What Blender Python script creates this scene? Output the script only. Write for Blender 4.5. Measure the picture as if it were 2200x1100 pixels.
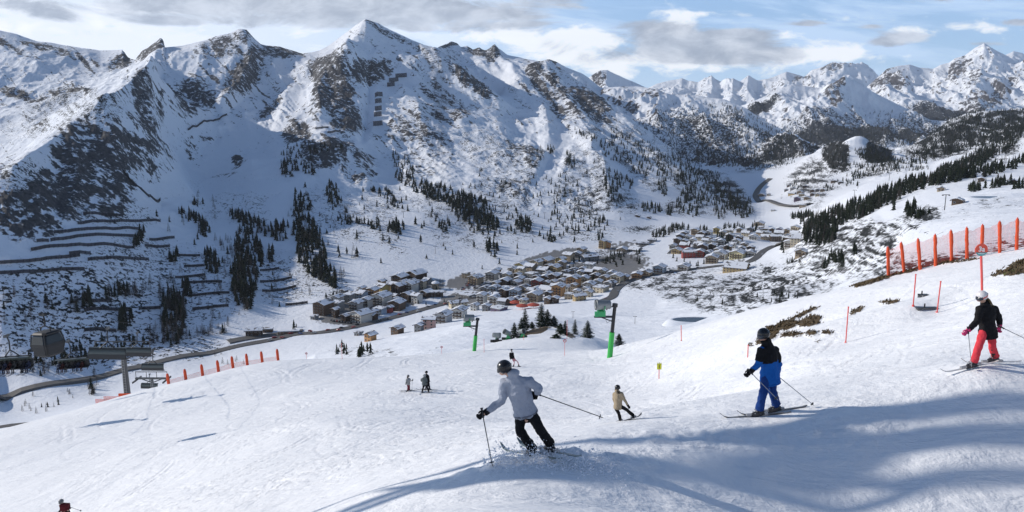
import bpy, bmesh, math, random
import numpy as np
from mathutils import Vector, Matrix
for _o in list(bpy.data.objects): bpy.data.objects.remove(_o)
S = bpy.context.scene
COL = S.collection
RAD = math.radians
# ------------------------------------------------------------------ camera
F = 1650.0; PIT = RAD(11.0); CP, SP = math.cos(PIT), math.sin(PIT)
cam_d = bpy.data.cameras.new('camera'); cam = bpy.data.objects.new('camera', cam_d); COL.objects.link(cam)
cam_d.sensor_width = 36.0; cam_d.lens = 36.0 * F / 2200.0
cam.location = (0, 0, 0); cam.rotation_euler = (RAD(90) - PIT, 0, 0)
cam_d.clip_start = 0.1; cam_d.clip_end = 60000
S.camera = cam
S.render.resolution_x, S.render.resolution_y = 1024, 512
# ------------------------------------------------------------------ light
SUN_EL, SUN_AZ = RAD(24.0), RAD(-74.0)          # azimuth measured from +Y (view), clockwise; -74 = from the left, a little ahead
sdir = Vector((math.sin(SUN_AZ) * math.cos(SUN_EL), math.cos(SUN_AZ) * math.cos(SUN_EL), math.sin(SUN_EL)))
sl = bpy.data.lights.new('sun', 'SUN'); sl.energy = 4.1; sl.angle = RAD(0.5); sl.color = (1.0, 0.93, 0.84)
so = bpy.data.objects.new('sun', sl); COL.objects.link(so); so.rotation_euler = sdir.to_track_quat('Z', 'Y').to_euler()
S.view_settings.view_transform = 'Standard'; S.view_settings.look = 'None'
S.view_settings.gamma = 1.0; S.view_settings.exposure = -0.02
W = bpy.data.worlds.new('World'); S.world = W; W.use_nodes = True
WN, WL = W.node_tree.nodes, W.node_tree.links
for n in list(WN): WN.remove(n)
class G:
    """tiny node-graph helper"""
    def __init__(s, nodes, links): s.n, s.l = nodes, links
    def put(s, sock, v):
        if hasattr(v, 'is_output') or isinstance(v, bpy.types.NodeSocket): s.l.new(v, sock)
        elif v is not None:
            if hasattr(sock, 'default_value'):
                dv = sock.default_value
                if hasattr(dv, '__len__') and not hasattr(v, '__len__'): v = (v,) * len(dv)
                if hasattr(dv, '__len__') and len(dv) == 4 and len(v) == 3: v = (*v, 1)
                sock.default_value = v
    def m(s, op, a=None, b=None, c=None, clamp=False):
        n = s.n.new('ShaderNodeMath'); n.operation = op; n.use_clamp = clamp
        for i, v in enumerate((a, b, c)):
            if v is not None: s.put(n.inputs[i], v)
        return n.outputs[0]
    def vm(s, op, a=None, b=None):
        n = s.n.new('ShaderNodeVectorMath'); n.operation = op
        if a is not None: s.put(n.inputs[0], a)
        if b is not None: s.put(n.inputs[1], b)
        return n.outputs[0]
    def mix(s, f, a, b):
        n = s.n.new('ShaderNodeMix'); n.data_type = 'RGBA'
        s.put(n.inputs[0], f); s.put(n.inputs[6], a); s.put(n.inputs[7], b); return n.outputs[2]
    def noise(s, vec, scale, detail=4, rough=0.55, dist=0.0):
        n = s.n.new('ShaderNodeTexNoise'); n.inputs['Scale'].default_value = scale; n.inputs['Detail'].default_value = detail
        n.inputs['Roughness'].default_value = rough; n.inputs['Distortion'].default_value = dist
        if vec is not None: s.l.new(vec, n.inputs['Vector'])
        return n.outputs[0]
    def comb(s, x, y, z=0.0):
        n = s.n.new('ShaderNodeCombineXYZ')
        for i, v in enumerate((x, y, z)): s.put(n.inputs[i], v)
        return n.outputs[0]
    def sep(s, v):
        n = s.n.new('ShaderNodeSeparateXYZ'); s.l.new(v, n.inputs[0]); return n.outputs
    def ss(s, v, lo, hi):
        n = s.n.new('ShaderNodeMapRange'); n.interpolation_type = 'SMOOTHSTEP'
        s.put(n.inputs[0], v); s.put(n.inputs[1], lo); s.put(n.inputs[2], hi); n.inputs[3].default_value = 0; n.inputs[4].default_value = 1
        return n.outputs[0]
    def lin(s, v, lo, hi, a, b):
        n = s.n.new('ShaderNodeMapRange'); s.put(n.inputs[0], v); s.put(n.inputs[1], lo); s.put(n.inputs[2], hi)
        s.put(n.inputs[3], a); s.put(n.inputs[4], b); return n.outputs[0]
g = G(WN, WL)
out = WN.new('ShaderNodeOutputWorld'); bg = WN.new('ShaderNodeBackground'); WL.new(bg.outputs[0], out.inputs[0])
sky = WN.new('ShaderNodeTexSky'); sky.sky_type = 'NISHITA'; sky.sun_disc = False
sky.sun_elevation = SUN_EL; sky.sun_rotation = SUN_AZ; sky.altitude = 2000; sky.air_density = 1.1; sky.dust_density = 0.2; sky.ozone_density = 3.0
tc = WN.new('ShaderNodeTexCoord').outputs['Generated']
sx, sy, sz = g.sep(tc)
yy = g.m('MAXIMUM', g.m('ABSOLUTE', sy), 0.12)
u = g.m('DIVIDE', sx, yy); v = g.m('DIVIDE', sz, yy)          # directions on the sky, measured like map coordinates
def gauss(cx, cy, rx, ry):
    a = g.m('DIVIDE', g.m('SUBTRACT', u, cx), rx); b = g.m('DIVIDE', g.m('SUBTRACT', v, cy), ry)
    r = g.m('ADD', g.m('MULTIPLY', a, a), g.m('MULTIPLY', b, b))
    return g.m('POWER', 2.718, g.m('MULTIPLY', r, -1.0))
def gsum(lst):
    t = None
    for cx, cy, rx, ry, w in lst:
        k = g.m('MULTIPLY', gauss((cx - 1100) / 1620, (229 - cy) / 1650, rx / 1650, ry / 1650), w)
        t = k if t is None else g.m('ADD', t, k)
    return t
# thin high veil: strong on the left, streaky on the right
vs = g.noise(g.comb(g.m('MULTIPLY', u, 2.2), g.m('ADD', g.m('MULTIPLY', v, 16.0), g.m('MULTIPLY', u, 1.6))), 1.6, 6, 0.6, 0.4)
leftw = g.ss(u, 0.22, -0.38)
veil = g.m('ADD', g.m('MULTIPLY', leftw, 0.78), g.m('MULTIPLY', g.ss(vs, 0.44, 0.64), 0.75), clamp=True)
veil = g.m('MULTIPLY', veil, g.ss(v, 0.42, 0.22))
veil = g.m('MAXIMUM', veil, g.m('MULTIPLY', g.ss(v, 0.09, -0.01), 0.6))
veilc = g.mix(leftw, (6.0, 7.8, 10.4), (9.2, 9.7, 10.4))
base = g.mix(veil, g.mix(g.m('MULTIPLY', g.ss(v, 0.40, 0.18), 0.55), sky.outputs[0], (3.4, 5.9, 10.0)), veilc)
# grey streak clouds and cumulus
warp = g.comb(g.m('MULTIPLY', u, 5.0), g.m('MULTIPLY', v, 15.0))
cn = g.noise(warp, 1.5, 9, 0.62, 0.7)
cn2 = g.noise(g.comb(g.m('MULTIPLY', u, 12.0), g.m('MULTIPLY', v, 26.0)), 1.4, 8, 0.6, 0.3)
grey = gsum([(560, 12, 300, 32, 1.4), (960, 36, 200, 30, 1.35), (720, 58, 190, 20, .85), (180, 40, 160, 18, .5), (1130, 60, 90, 16, .7), (1560, 80, 60, 12, .7), (330, 25, 170, 16, .5), (1220, 15, 90, 14, .6), (1440, 92, 140, 30, 1.25),
             (1510, 130, 120, 20, 1.2), (1350, 60, 90, 12, .4), (1770, 3, 90, 8, 1.1), (1960, 14, 90, 13, .9), (1900, 88, 65, 13, .9), (2010, 62, 60, 9, .85), (1830, 66, 25, 5, .7),
             (2140, 58, 50, 8, 1.0), (1850, 100, 50, 10, .8), (2080, 100, 60, 7, .7), (1700, 60, 40, 7, .8), (420, 55, 120, 14, .7), (60, 20, 120, 12, .6), (1620, 95, 70, 22, .75), (1300, 130, 130, 28, .75), (1690, 125, 120, 22, .55), (1180, 100, 60, 22, .5), (940, 72, 60, 8, .7)])
gm = g.ss(g.m('ADD', grey, g.m('MULTIPLY', g.m('SUBTRACT', cn, 0.5), 3.2)), 0.40, 1.0)
white = gsum([(1420, 66, 80, 20, 1.1), (1180, 98, 80, 30, 1.0), (1290, 85, 70, 25, .8), (1350, 140, 330, 30, .9), (1640, 80, 60, 15, .6), (1750, 120, 160, 26, .7), (1060, 80, 90, 22, .9), (1890, 75, 60, 10, .5), (2050, 70, 90, 14, .6), (1760, 50, 120, 10, .5), (300, 70, 300, 20, .6), (1500, 40, 160, 10, .5)])
wm = g.ss(g.m('ADD', white, g.m('MULTIPLY', g.m('SUBTRACT', cn2, 0.5), 3.0)), 0.35, 0.95)
base = g.mix(g.m('MULTIPLY', wm, 0.8), base, (11.0, 11.0, 11.0))
gc = g.mix(g.ss(cn2, 0.3, 0.7), (3.2, 3.7, 4.6), (6.6, 7.1, 8.0))
base = g.mix(g.m('MULTIPLY', gm, 0.95), base, gc)
WL.new(base, bg.inputs[0]); bg.inputs[1].default_value = 0.115

# ------------------------------------------------------------------ numeric helpers
def ray(px, py):
    a = (px - 1100.0) / F; b = (550.0 - py) / F
    return a, CP + b * SP, -SP + b * CP
def at(px, py, D):
    x, y, z = ray(px, py); return Vector((x / y * D, D, z / y * D))
def proj(x, y, z):
    dep = y * CP - z * SP; up = y * SP + z * CP
    return 1100 + F * x / dep, 550 - F * up / dep
_rng = np.random.RandomState(7)
_perm = _rng.permutation(512); _perm = np.concatenate([_perm, _perm, _perm])
_ga = _rng.rand(512) * 2 * np.pi; _gx, _gy = np.cos(_ga).astype(np.float32), np.sin(_ga).astype(np.float32)
def perlin(x, y):
    xi = np.floor(x).astype(np.int64); yi = np.floor(y).astype(np.int64)
    xf = (x - xi).astype(np.float32); yf = (y - yi).astype(np.float32); xi &= 511; yi &= 511
    uu = xf * xf * xf * (xf * (xf * 6 - 15) + 10); vv = yf * yf * yf * (yf * (yf * 6 - 15) + 10)
    def gr(ix, iy, fx, fy):
        h = _perm[_perm[ix & 511] + (iy & 511)] & 511
        return _gx[h] * fx + _gy[h] * fy
    a = gr(xi, yi, xf, yf); b = gr(xi + 1, yi, xf - 1, yf); c = gr(xi, yi + 1, xf, yf - 1); d = gr(xi + 1, yi + 1, xf - 1, yf - 1)
    return (a + uu * (b - a)) + vv * ((c + uu * (d - c)) - (a + uu * (b - a)))
def fbm(x, y, o=5, gain=0.5):
    t = 0; a = 1.0; n = 0
    for i in range(o):
        t = t + a * perlin(x + 17.3 * i, y - 9.1 * i); n += a; x = x * 2.03; y = y * 2.03; a *= gain
    return t / n * 1.6
def ridged(x, y, o=5, gain=0.55):
    t = 0; a = 1.0; n = 0; w = 1.0
    for i in range(o):
        r = 1 - np.abs(perlin(x + 31.7 * i, y + 11.9 * i)) * 2.0; r = np.clip(r, 0, 1) ** 2
        t = t + a * r * w; w = np.clip(r * 1.6, 0, 1); n += a; x = x * 2.07; y = y * 2.07; a *= gain
    return t / n
def sstep(v, lo, hi):
    t = np.clip((v - lo) / (hi - lo), 0, 1); return t * t * (3 - 2 * t)
class RBF:
    def __init__(s, P, val, pw=1.5):
        P = np.asarray(P, float); n = len(P); s.P = P; s.pw = pw
        K = np.linalg.norm(P[:, None] - P[None], axis=2) ** pw
        A = np.zeros((n + 3, n + 3)); A[:n, :n] = K - np.eye(n) * 1e-5; A[:n, n] = 1; A[:n, n + 1:] = P; A[n, :n] = 1; A[n + 1:, :n] = P.T
        b = np.zeros(n + 3); b[:n] = val; s.w = np.linalg.solve(A, b)
    def __call__(s, X, Y):
        sh = X.shape; X = X.ravel(); Y = Y.ravel(); n = len(s.P); r = np.full(X.shape, s.w[n]) + s.w[n + 1] * X + s.w[n + 2] * Y
        for i in range(n): r += s.w[i] * ((X - s.P[i, 0]) ** 2 + (Y - s.P[i, 1]) ** 2) ** (s.pw / 2)
        return r.reshape(sh)
def bilin(A, fi, fj):
    i = np.clip(fi.astype(int), 0, A.shape[0] - 2); j = np.clip(fj.astype(int), 0, A.shape[1] - 2); a = fi - i; b = fj - j
    return (A[i, j] * (1 - a) * (1 - b) + A[i + 1, j] * a * (1 - b) + A[i, j + 1] * (1 - a) * b + A[i + 1, j + 1] * a * b)
# ------------------------------------------------------------------ scene-graph helpers
def tag(o, label=None, cat=None, group=None, kind=None):
    if label: o['label'] = label
    if cat: o['category'] = cat
    if group: o['group'] = group
    if kind: o['kind'] = kind
    return o
def empty(name, loc, rz=0.0):
    o = bpy.data.objects.new(name, None); COL.objects.link(o); o.location = loc; o.rotation_euler = (0, 0, rz); o.empty_display_size = 0.2; return o
def mesh_obj(name, verts, faces, mat, parent=None, smooth=False):
    me = bpy.data.meshes.new(name); me.from_pydata([tuple(v) for v in verts], [], faces); me.update()
    mats = mat if isinstance(mat, (list, tuple)) else [mat]
    for m_ in mats: me.materials.append(m_)
    if smooth: me.polygons.foreach_set('use_smooth', [True] * len(me.polygons))
    o = bpy.data.objects.new(name, me); COL.objects.link(o); o.parent = parent; return o
def grid_obj(name, X, Y, Z, mat, attrs=None, smooth=True, attr2=None):
    nr, nc = X.shape; co = np.stack([X, Y, Z], -1).reshape(-1, 3).astype(np.float32)
    idx = np.arange(nr * nc, dtype=np.int32).reshape(nr, nc)
    q = np.stack([idx[:-1, :-1], idx[:-1, 1:], idx[1:, 1:], idx[1:, :-1]], -1).reshape(-1, 4)
    me = bpy.data.meshes.new(name); me.vertices.add(len(co)); me.vertices.foreach_set('co', co.ravel())
    me.loops.add(q.size); me.loops.foreach_set('vertex_index', q.ravel())
    me.polygons.add(len(q)); me.polygons.foreach_set('loop_start', np.arange(0, q.size, 4, dtype=np.int32))
    try: me.polygons.foreach_set('loop_total', np.full(len(q), 4, np.int32))
    except Exception: pass
    me.polygons.foreach_set('use_smooth', np.full(len(q), smooth, bool))
    me.update(calc_edges=True)
    for an, arr in (('mask', attrs), ('tone', attr2)):
        if arr is not None:
            at_ = me.attributes.new(an, 'FLOAT_COLOR', 'POINT')
            c = np.concatenate([arr.reshape(-1, 3), np.ones((nr * nc, 1))], 1).astype(np.float32); at_.data.foreach_set('color', c.ravel())
    me.materials.append(mat); o = bpy.data.objects.new(name, me); COL.objects.link(o); return o
class MB:
    """mesh builder: collects boxes, tubes and free faces into one mesh"""
    def __init__(s): s.v = []; s.f = []; s.mi = []
    def add(s, vs, fs, mi=0):
        o = len(s.v); s.v += [tuple(p) for p in vs]; s.f += [tuple(i + o for i in f) for f in fs]; s.mi += [mi] * len(fs); return s
    def box(s, c, d, M=None, mi=0):
        cx, cy, cz = c; dx, dy, dz = d[0] / 2, d[1] / 2, d[2] / 2
        vs = [Vector((x, y, z)) for x in (-dx, dx) for y in (-dy, dy) for z in (-dz, dz)]
        if M is not None: vs = [M @ p for p in vs]
        return s.add([p + Vector(c) for p in vs], [(0, 1, 3, 2), (4, 6, 7, 5), (0, 4, 5, 1), (2, 3, 7, 6), (0, 2, 6, 4), (1, 5, 7, 3)], mi)
    def tube(s, pts, rs, n=8, mi=0, cap=True, sq=(1, 1)):
        pts = [Vector(p) for p in pts]
        if not hasattr(rs, '__len__'): rs = [rs] * len(pts)
        rings = []; up0 = None
        for i, p in enumerate(pts):
            t = (pts[min(i + 1, len(pts) - 1)] - pts[max(i - 1, 0)]).normalized()
            if up0 is None: up0 = Vector((1, 0, 0)) if abs(t.x) < 0.9 else Vector((0, 1, 0))
            a = (up0 - t * up0.dot(t)).normalized(); b = t.cross(a); up0 = a
            rings.append([p + (a * math.cos(k * 2 * math.pi / n) * sq[0] + b * math.sin(k * 2 * math.pi / n) * sq[1]) * rs[i] for k in range(n)])
        vs = [q for r in rings for q in r]; fs = []
        for i in range(len(pts) - 1):
            for k in range(n): fs.append((i * n + k, i * n + (k + 1) % n, (i + 1) * n + (k + 1) % n, (i + 1) * n + k))
        if cap: fs.append(tuple(range(n - 1, -1, -1))); fs.append(tuple(range((len(pts) - 1) * n, len(pts) * n)))
        return s.add(vs, fs, mi)
    def ball(s, c, r, n=10, m=7, M=None, mi=0):
        if not hasattr(r, '__len__'): r = (r, r, r)
        vs = []; fs = []
        for i in range(m + 1):
            th = math.pi * i / m
            for k in range(n):
                ph = 2 * math.pi * k / n; p = Vector((r[0] * math.sin(th) * math.cos(ph), r[1] * math.sin(th) * math.sin(ph), r[2] * math.cos(th)))
                if M is not None: p = M @ p
                vs.append(p + Vector(c))
        for i in range(m):
            for k in range(n): fs.append((i * n + k, (i + 1) * n + k, (i + 1) * n + (k + 1) % n, i * n + (k + 1) % n))
        return s.add(vs, fs, mi)
    def build(s, name, mat, parent=None, smooth=False):
        o = mesh_obj(name, s.v, s.f, mat, parent, smooth)
        if any(s.mi): o.data.polygons.foreach_set('material_index', s.mi)
        return o
def mat_new(name):
    m = bpy.data.materials.new(name); m.use_nodes = True; nt = m.node_tree; b = nt.nodes['Principled BSDF']; return m, G(nt.nodes, nt.links), b
_mc = {}
def flat(name, col, rough=0.7, metal=0.0, var=0.12, scale=6.0, bump=0.0, emis=None, spec=None, alpha=None):
    """procedural paint/cloth/metal: base colour with slight noise variation"""
    if name in _mc: return _mc[name]
    m, q, b = mat_new(name); tcn = q.n.new('ShaderNodeTexCoord').outputs['Object']
    n = q.noise(tcn, scale, 4, 0.6)
    c1 = tuple(min(1, c * (1 + var)) for c in col); c0 = tuple(c * (1 - var) for c in col)
    q.put(b.inputs['Base Color'], q.mix(n, c0, c1)); b.inputs['Roughness'].default_value = rough; b.inputs['Metallic'].default_value = metal
    if bump:
        bn = q.n.new('ShaderNodeBump'); bn.inputs['Strength'].default_value = bump; bn.inputs['Distance'].default_value = 0.02
        q.l.new(q.noise(tcn, scale * 3, 5, 0.6), bn.inputs['Height']); q.l.new(bn.outputs[0], b.inputs['Normal'])
    if spec is not None: b.inputs['Specular IOR Level'].default_value = spec
    if alpha is not None: b.inputs['Alpha'].default_value = alpha
    _mc[name] = m; return m
# ------------------------------------------------------------------ terrain materials
def terrain_mat(name, sc_a, sc_b, rock_c, scrub_c, hard=0.10, snow=(0.85, 0.88, 0.93), aniso=None, bumpd=0.0):
    m, q, b = mat_new(name)
    at_ = q.n.new('ShaderNodeAttribute'); at_.attribute_name = 'mask'; R, Gc, B = q.sep(at_.outputs['Vector'])
    pos = q.n.new('ShaderNodeNewGeometry').outputs['Position']
    if aniso:
        mp = q.n.new('ShaderNodeMapping'); mp.inputs['Rotation'].default_value = (0, 0, aniso[0]); mp.inputs['Scale'].default_value = (1, aniso[1], 1); q.l.new(pos, mp.inputs[0]); pa = mp.outputs[0]
    else: pa = pos
    n1 = q.noise(pa, 1.0 / sc_a, 6, 0.62, 0.3); n2 = q.noise(pos, 1.0 / sc_b, 5, 0.6, 0.2)
    nn = q.m('ADD', q.m('MULTIPLY', n1, 0.55), q.m('MULTIPLY', n2, 0.45))
    nn = q.lin(nn, 0.32, 0.68, 0.0, 1.0)
    thr = q.m('SUBTRACT', 1.0, R); rk = q.ss(q.m('SUBTRACT', nn, thr), -hard, hard)
    rk = q.m('MULTIPLY', rk, q.ss(R, 0.01, 0.06))
    n3 = q.noise(pos, 1.0 / (sc_b * 0.55), 5, 0.65, 0.4); n3 = q.lin(n3, 0.3, 0.7, 0.0, 1.0)
    sk = q.ss(q.m('SUBTRACT', n3, q.m('SUBTRACT', 1.0, Gc)), -hard * 0.7, hard * 0.7); sk = q.m('MULTIPLY', sk, q.ss(Gc, 0.01, 0.06))
    rv = q.noise(pos, 1.0 / (sc_b * 0.8), 5, 0.65)
    rc = q.mix(q.lin(rv, 0.3, 0.7, 0, 1), tuple(c * 0.45 for c in rock_c), tuple(c * 1.45 for c in rock_c))
    sc = q.mix(q.lin(rv, 0.3, 0.7, 0, 1), tuple(c * 0.5 for c in scrub_c), tuple(c * 1.4 for c in scrub_c))
    sn = q.mix(n1, tuple(c * 0.94 for c in snow), snow)
    c = q.mix(rk, sn, rc); c = q.mix(sk, c, sc); c = q.mix(B, c, (0.16, 0.155, 0.15))
    q.put(b.inputs['Base Color'], c); b.inputs['Roughness'].default_value = 0.85; b.inputs['Specular IOR Level'].default_value = 0.15
    if bumpd:
        bn = q.n.new('ShaderNodeBump'); bn.inputs['Strength'].default_value = 0.8; bn.inputs['Distance'].default_value = bumpd
        q.l.new(q.m('ADD', nn, q.m('MULTIPLY', rv, 0.7)), bn.inputs['Height']); q.l.new(bn.outputs[0], b.inputs['Normal'])
    return m
# ------------------------------------------------------------------ mid terrain: valley, village floor, left mountains
NCA, NRA = 1750, 900
QA = np.linspace(-0.95, 0.95, NCA)
def pts_to(lst):
    P = np.array([tuple(at(*p)) for p in lst]); return P
END_A = [(-900, 40, 3000), (-200, 50, 3000), (0, 65, 2950), (35, 72, 2950), (80, 88, 2950), (110, 92, 2950), (170, 104, 2950), (215, 109, 2950), (262, 106, 2900), (275, 122, 2850), (290, 128, 2800), (305, 108, 2800),
  (330, 95, 2800), (345, 84, 2800), (351, 88, 2800), (354, 103, 2800), (400, 96, 2820), (440, 88, 2850), (465, 78, 2870), (490, 74, 2880), (512, 65, 2900), (530, 66, 2900), (545, 82, 2900), (560, 95, 2920), (575, 99, 2950), (600, 101, 2950),
  (620, 107, 2950), (650, 116, 2950), (668, 113, 2950), (685, 108, 2950), (705, 98, 2980), (735, 76, 3000), (765, 55, 3000), (785, 44, 3000), (795, 47, 3000), (815, 52, 3000), (835, 63, 3000), (865, 76, 3000), (900, 93, 3000), (930, 106, 3100), (945, 99, 3500),
  (958, 96, 3700), (970, 90, 3800), (982, 94, 3800), (990, 102, 3800), (1003, 99, 3800), (1016, 107, 3800), (1030, 103, 3800), (1045, 112, 3800), (1056, 104, 3800), (1063, 97, 3700), (1072, 105, 3700), (1090, 117, 3700), (1120, 123, 3650), (1160, 133, 3600), (1180, 142, 3700), (1230, 178, 3900),
  (1300, 238, 3700), (1350, 272, 3500), (1450, 348, 3300), (1530, 362, 3300), (1600, 355, 3400), (1700, 338, 3400), (1760, 328, 3300), (1800, 322, 3200), (1850, 325, 3150), (1900, 336, 3100), (1930, 328, 3000), (1950, 318, 3000), (1990, 295, 3000), (2040, 256, 3000), (2080, 243, 3000), (2130, 238, 3000), (2200, 235, 2950), (2500, 215, 2900), (3000, 190, 2900)]
CA = [(-600, 1000, 300), (0, 920, 400), (200, 880, 420), (400, 830, 450), (550, 800, 480), (700, 762, 450), (800, 740, 500), (900, 762, 300), (900, 735, 420), (980, 700, 560), (1050, 705, 430), (1150, 690, 480), (1250, 700, 480), (1300, 680, 560), (1400, 700, 430), (1400, 660, 640),
  (1500, 690, 400), (1500, 660, 520), (1600, 640, 600), (1650, 640, 420), (1600, 700, 250), (1500, 740, 220), (1300, 800, 180), (1100, 850, 170), (900, 860, 170), (600, 950, 170), (300, 1050, 170), (0, 1200, 170), (-600, 1300, 170), (1700, 680, 180), (1850, 640, 150), (2000, 600, 130), (2200, 560, 120), (2600, 480, 120),
  (0, 850, 555), (150, 822, 580), (300, 790, 630), (450, 760, 675), (560, 736, 700), (640, 715, 725), (-500, 950, 430),
  (680, 700, 745), (760, 690, 770), (850, 665, 830), (950, 640, 880), (1050, 640, 860), (1100, 665, 760), (1180, 650, 790), (1200, 600, 955), (1300, 560, 1080), (1280, 640, 800), (1400, 560, 1070), (1400, 610, 850), (1500, 520, 1200), (1600, 545, 1090), (1700, 520, 1230), (1620, 490, 1360), (1500, 485, 1390), (1300, 520, 1230), (1150, 565, 1060), (1050, 590, 990), (950, 605, 950), (800, 625, 890), (700, 655, 820),
  (1460, 495, 1330), (1400, 500, 1330), (1550, 600, 820), (1700, 580, 800), (1650, 610, 700), (1800, 600, 480), (1760, 610, 560), (1700, 620, 520), (1850, 590, 360), (1900, 560, 420),
  (1650, 430, 2050), (1600, 460, 1700), (1700, 400, 2350), (1640, 385, 2600), (1600, 375, 2800), (1700, 440, 1800),
  # right-hand slopes
  (2000, 540, 210), (2200, 500, 230), (2050, 500, 330), (2200, 455, 400), (1950, 490, 480), (2100, 428, 620), (2180, 405, 680), (2000, 400, 850), (1900, 440, 830), (1850, 480, 780), (1850, 530, 600), (1750, 500, 900), (1780, 550, 700), (1780, 440, 1200), (1850, 400, 1400), (2000, 365, 1500), (2100, 350, 1200), (2200, 340, 1050), (2200, 300, 1700), (2100, 325, 1900),
  (1950, 350, 2100), (1900, 375, 1900), (1800, 380, 2050), (1750, 370, 2250), (1840, 345, 2150), (1815, 302, 2330), (1845, 293, 2350), (1865, 297, 2380), (1900, 328, 2450), (1790, 325, 2350), (1740, 345, 2500), (1845, 315, 2700), (1700, 350, 2800), (2050, 305, 2350), (2150, 270, 2450), (2600, 300, 1500), (2600, 400, 600),
  # left hillside with the barriers, dark wall, spur
  (0, 790, 590), (0, 700, 625), (0, 600, 690), (0, 500, 770), (0, 400, 860), (0, 372, 900), (-300, 600, 650), (-300, 450, 800), (-300, 350, 1500), (-300, 200, 2300), (200, 760, 650), (200, 700, 680), (200, 600, 755), (200, 480, 880), (130, 400, 960), (110, 300, 1080), (60, 340, 980), (220, 380, 1040), (240, 280, 1200), (245, 205, 1400),
  (60, 330, 1300), (0, 360, 1200), (110, 300, 1350), (120, 250, 1600), (245, 212, 1750), (200, 190, 2100), (0, 250, 1900), (60, 200, 2200), (150, 150, 2550), (0, 120, 2700), (290, 180, 1600), (325, 153, 1750), (330, 165, 2000), (290, 150, 2300), (330, 230, 1550), (310, 330, 1250), (290, 420, 1050), (340, 430, 1180),
  (400, 400, 1450), (380, 330, 1650), (380, 220, 2100), (400, 150, 2450), (450, 300, 1850), (470, 210, 2200), (500, 240, 2150), (520, 150, 2500), (560, 130, 2700), (560, 200, 2400), (600, 150, 2650), (620, 200, 2400), (560, 290, 1950), (640, 260, 2050), (660, 150, 2650),
  (380, 460, 1120), (350, 560, 900), (350, 640, 790), (400, 700, 730), (480, 650, 800), (500, 560, 940), (480, 430, 1330), (560, 450, 1230), (560, 540, 1040), (600, 640, 860), (620, 680, 790), (540, 350, 1600), (640, 380, 1480), (600, 330, 1720), (700, 315, 1700), (720, 330, 1660), (700, 380, 1500), (700, 450, 1240), (800, 500, 1150), (760, 570, 1000), (800, 420, 1430), (880, 560, 1030), (900, 480, 1230), (960, 440, 1400),
  # pyramid
  (768, 80, 2850), (745, 105, 2780), (700, 140, 2650), (680, 180, 2400), (720, 150, 2450), (760, 130, 2550), (730, 240, 2080), (770, 250, 2150), (800, 160, 2550), (800, 280, 2080), (790, 340, 1800), (870, 180, 2550), (870, 280, 2120), (900, 360, 1780), (860, 90, 2930), (940, 180, 2600), (930, 130, 2780), (1000, 165, 2720), (1045, 200, 2640), (1075, 230, 2560), (1000, 250, 2330), (1000, 330, 1930), (1050, 400, 1600), (1000, 480, 1300), (1110, 262, 2500),
  (1015, 182, 3000), (1060, 215, 2950), (990, 135, 3450), (1040, 150, 3300), (1100, 150, 3250), (1090, 185, 2950), (1120, 200, 2850), (1080, 120, 3550),
  (1130, 330, 2000), (1150, 260, 2500), (1150, 400, 1620), (1200, 480, 1360), (1100, 500, 1250), (1100, 540, 1130), (1060, 560, 1060), (1250, 500, 1290),
  (1160, 140, 3500), (1200, 155, 3300), (1230, 170, 3150), (1300, 228, 2950), (1350, 258, 2750), (1400, 295, 2550), (1450, 333, 2350), (1500, 368, 2200), (1545, 400, 2050), (1600, 437, 1880), (1625, 466, 1720), (1650, 480, 1500), (1240, 185, 3500), (1310, 245, 3300), (1360, 275, 3100), (1460, 355, 2800), (1560, 412, 2400), (1620, 440, 2100),
  (1200, 230, 2750), (1250, 270, 2450), (1230, 330, 2050), (1300, 330, 2100), (1300, 400, 1700), (1350, 350, 2050), (1400, 400, 1800), (1330, 460, 1430), (1400, 465, 1480), (1480, 430, 1750), (1500, 465, 1560), (1560, 470, 1600)]
_P = pts_to(CA); _E = pts_to(END_A); _N = pts_to([(p, 1300 if p < 1500 else 640, 160) for p in range(-900, 3001, 300)])
QE = _E[:, 0] / _E[:, 1]
def endD(q): return np.interp(q, QE, _E[:, 1])
def endT(q): return np.interp(q, QE, _E[:, 2] / _E[:, 1])
_all = np.concatenate([_P, _E])
KU, KV = 4.0, 1.7
rbfA = RBF(np.stack([_all[:, 0] / _all[:, 1] * KU, np.log(_all[:, 1]) * KV], 1), _all[:, 2] / _all[:, 1], 1.5)
D0A = 140.0
LMAX = math.log(4200.0); L0 = math.log(D0A)
cq = np.linspace(-0.95, 0.95, 330); cl = np.linspace(L0, LMAX, 330)
LL, QQ = np.meshgrid(cl, cq, indexing='ij')
coarse = rbfA(QQ * KU, LL * KV)
tr = np.linspace(0, 1, NRA) ** 0.72
Tm, Qm = np.meshgrid(tr, QA, indexing='ij')
_ld = np.log(endD(QA)); _k = np.exp(-np.linspace(-2, 2, 41) ** 2); _k /= _k.sum()
LDS = np.convolve(np.pad(_ld, 20, mode='edge'), _k, 'valid')          # the far edge, smoothed so that rows do not kink
LYm = L0 + Tm * (LDS[None] - L0)
eA = bilin(coarse, (LYm - L0) / (LMAX - L0) * 329, (Qm + 0.95) / 1.9 * 329)
resf = endT(QA)[None] - eA[-1:]; eA = eA + resf * (0.6 * np.exp(-((1 - Tm) / 0.03)) + 0.4 * np.exp(-((1 - Tm) / 0.006)))
YA = np.exp(LYm); XA = Qm * YA; ZA = eA * YA
PXA, PYA = proj(XA, YA, ZA)
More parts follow.
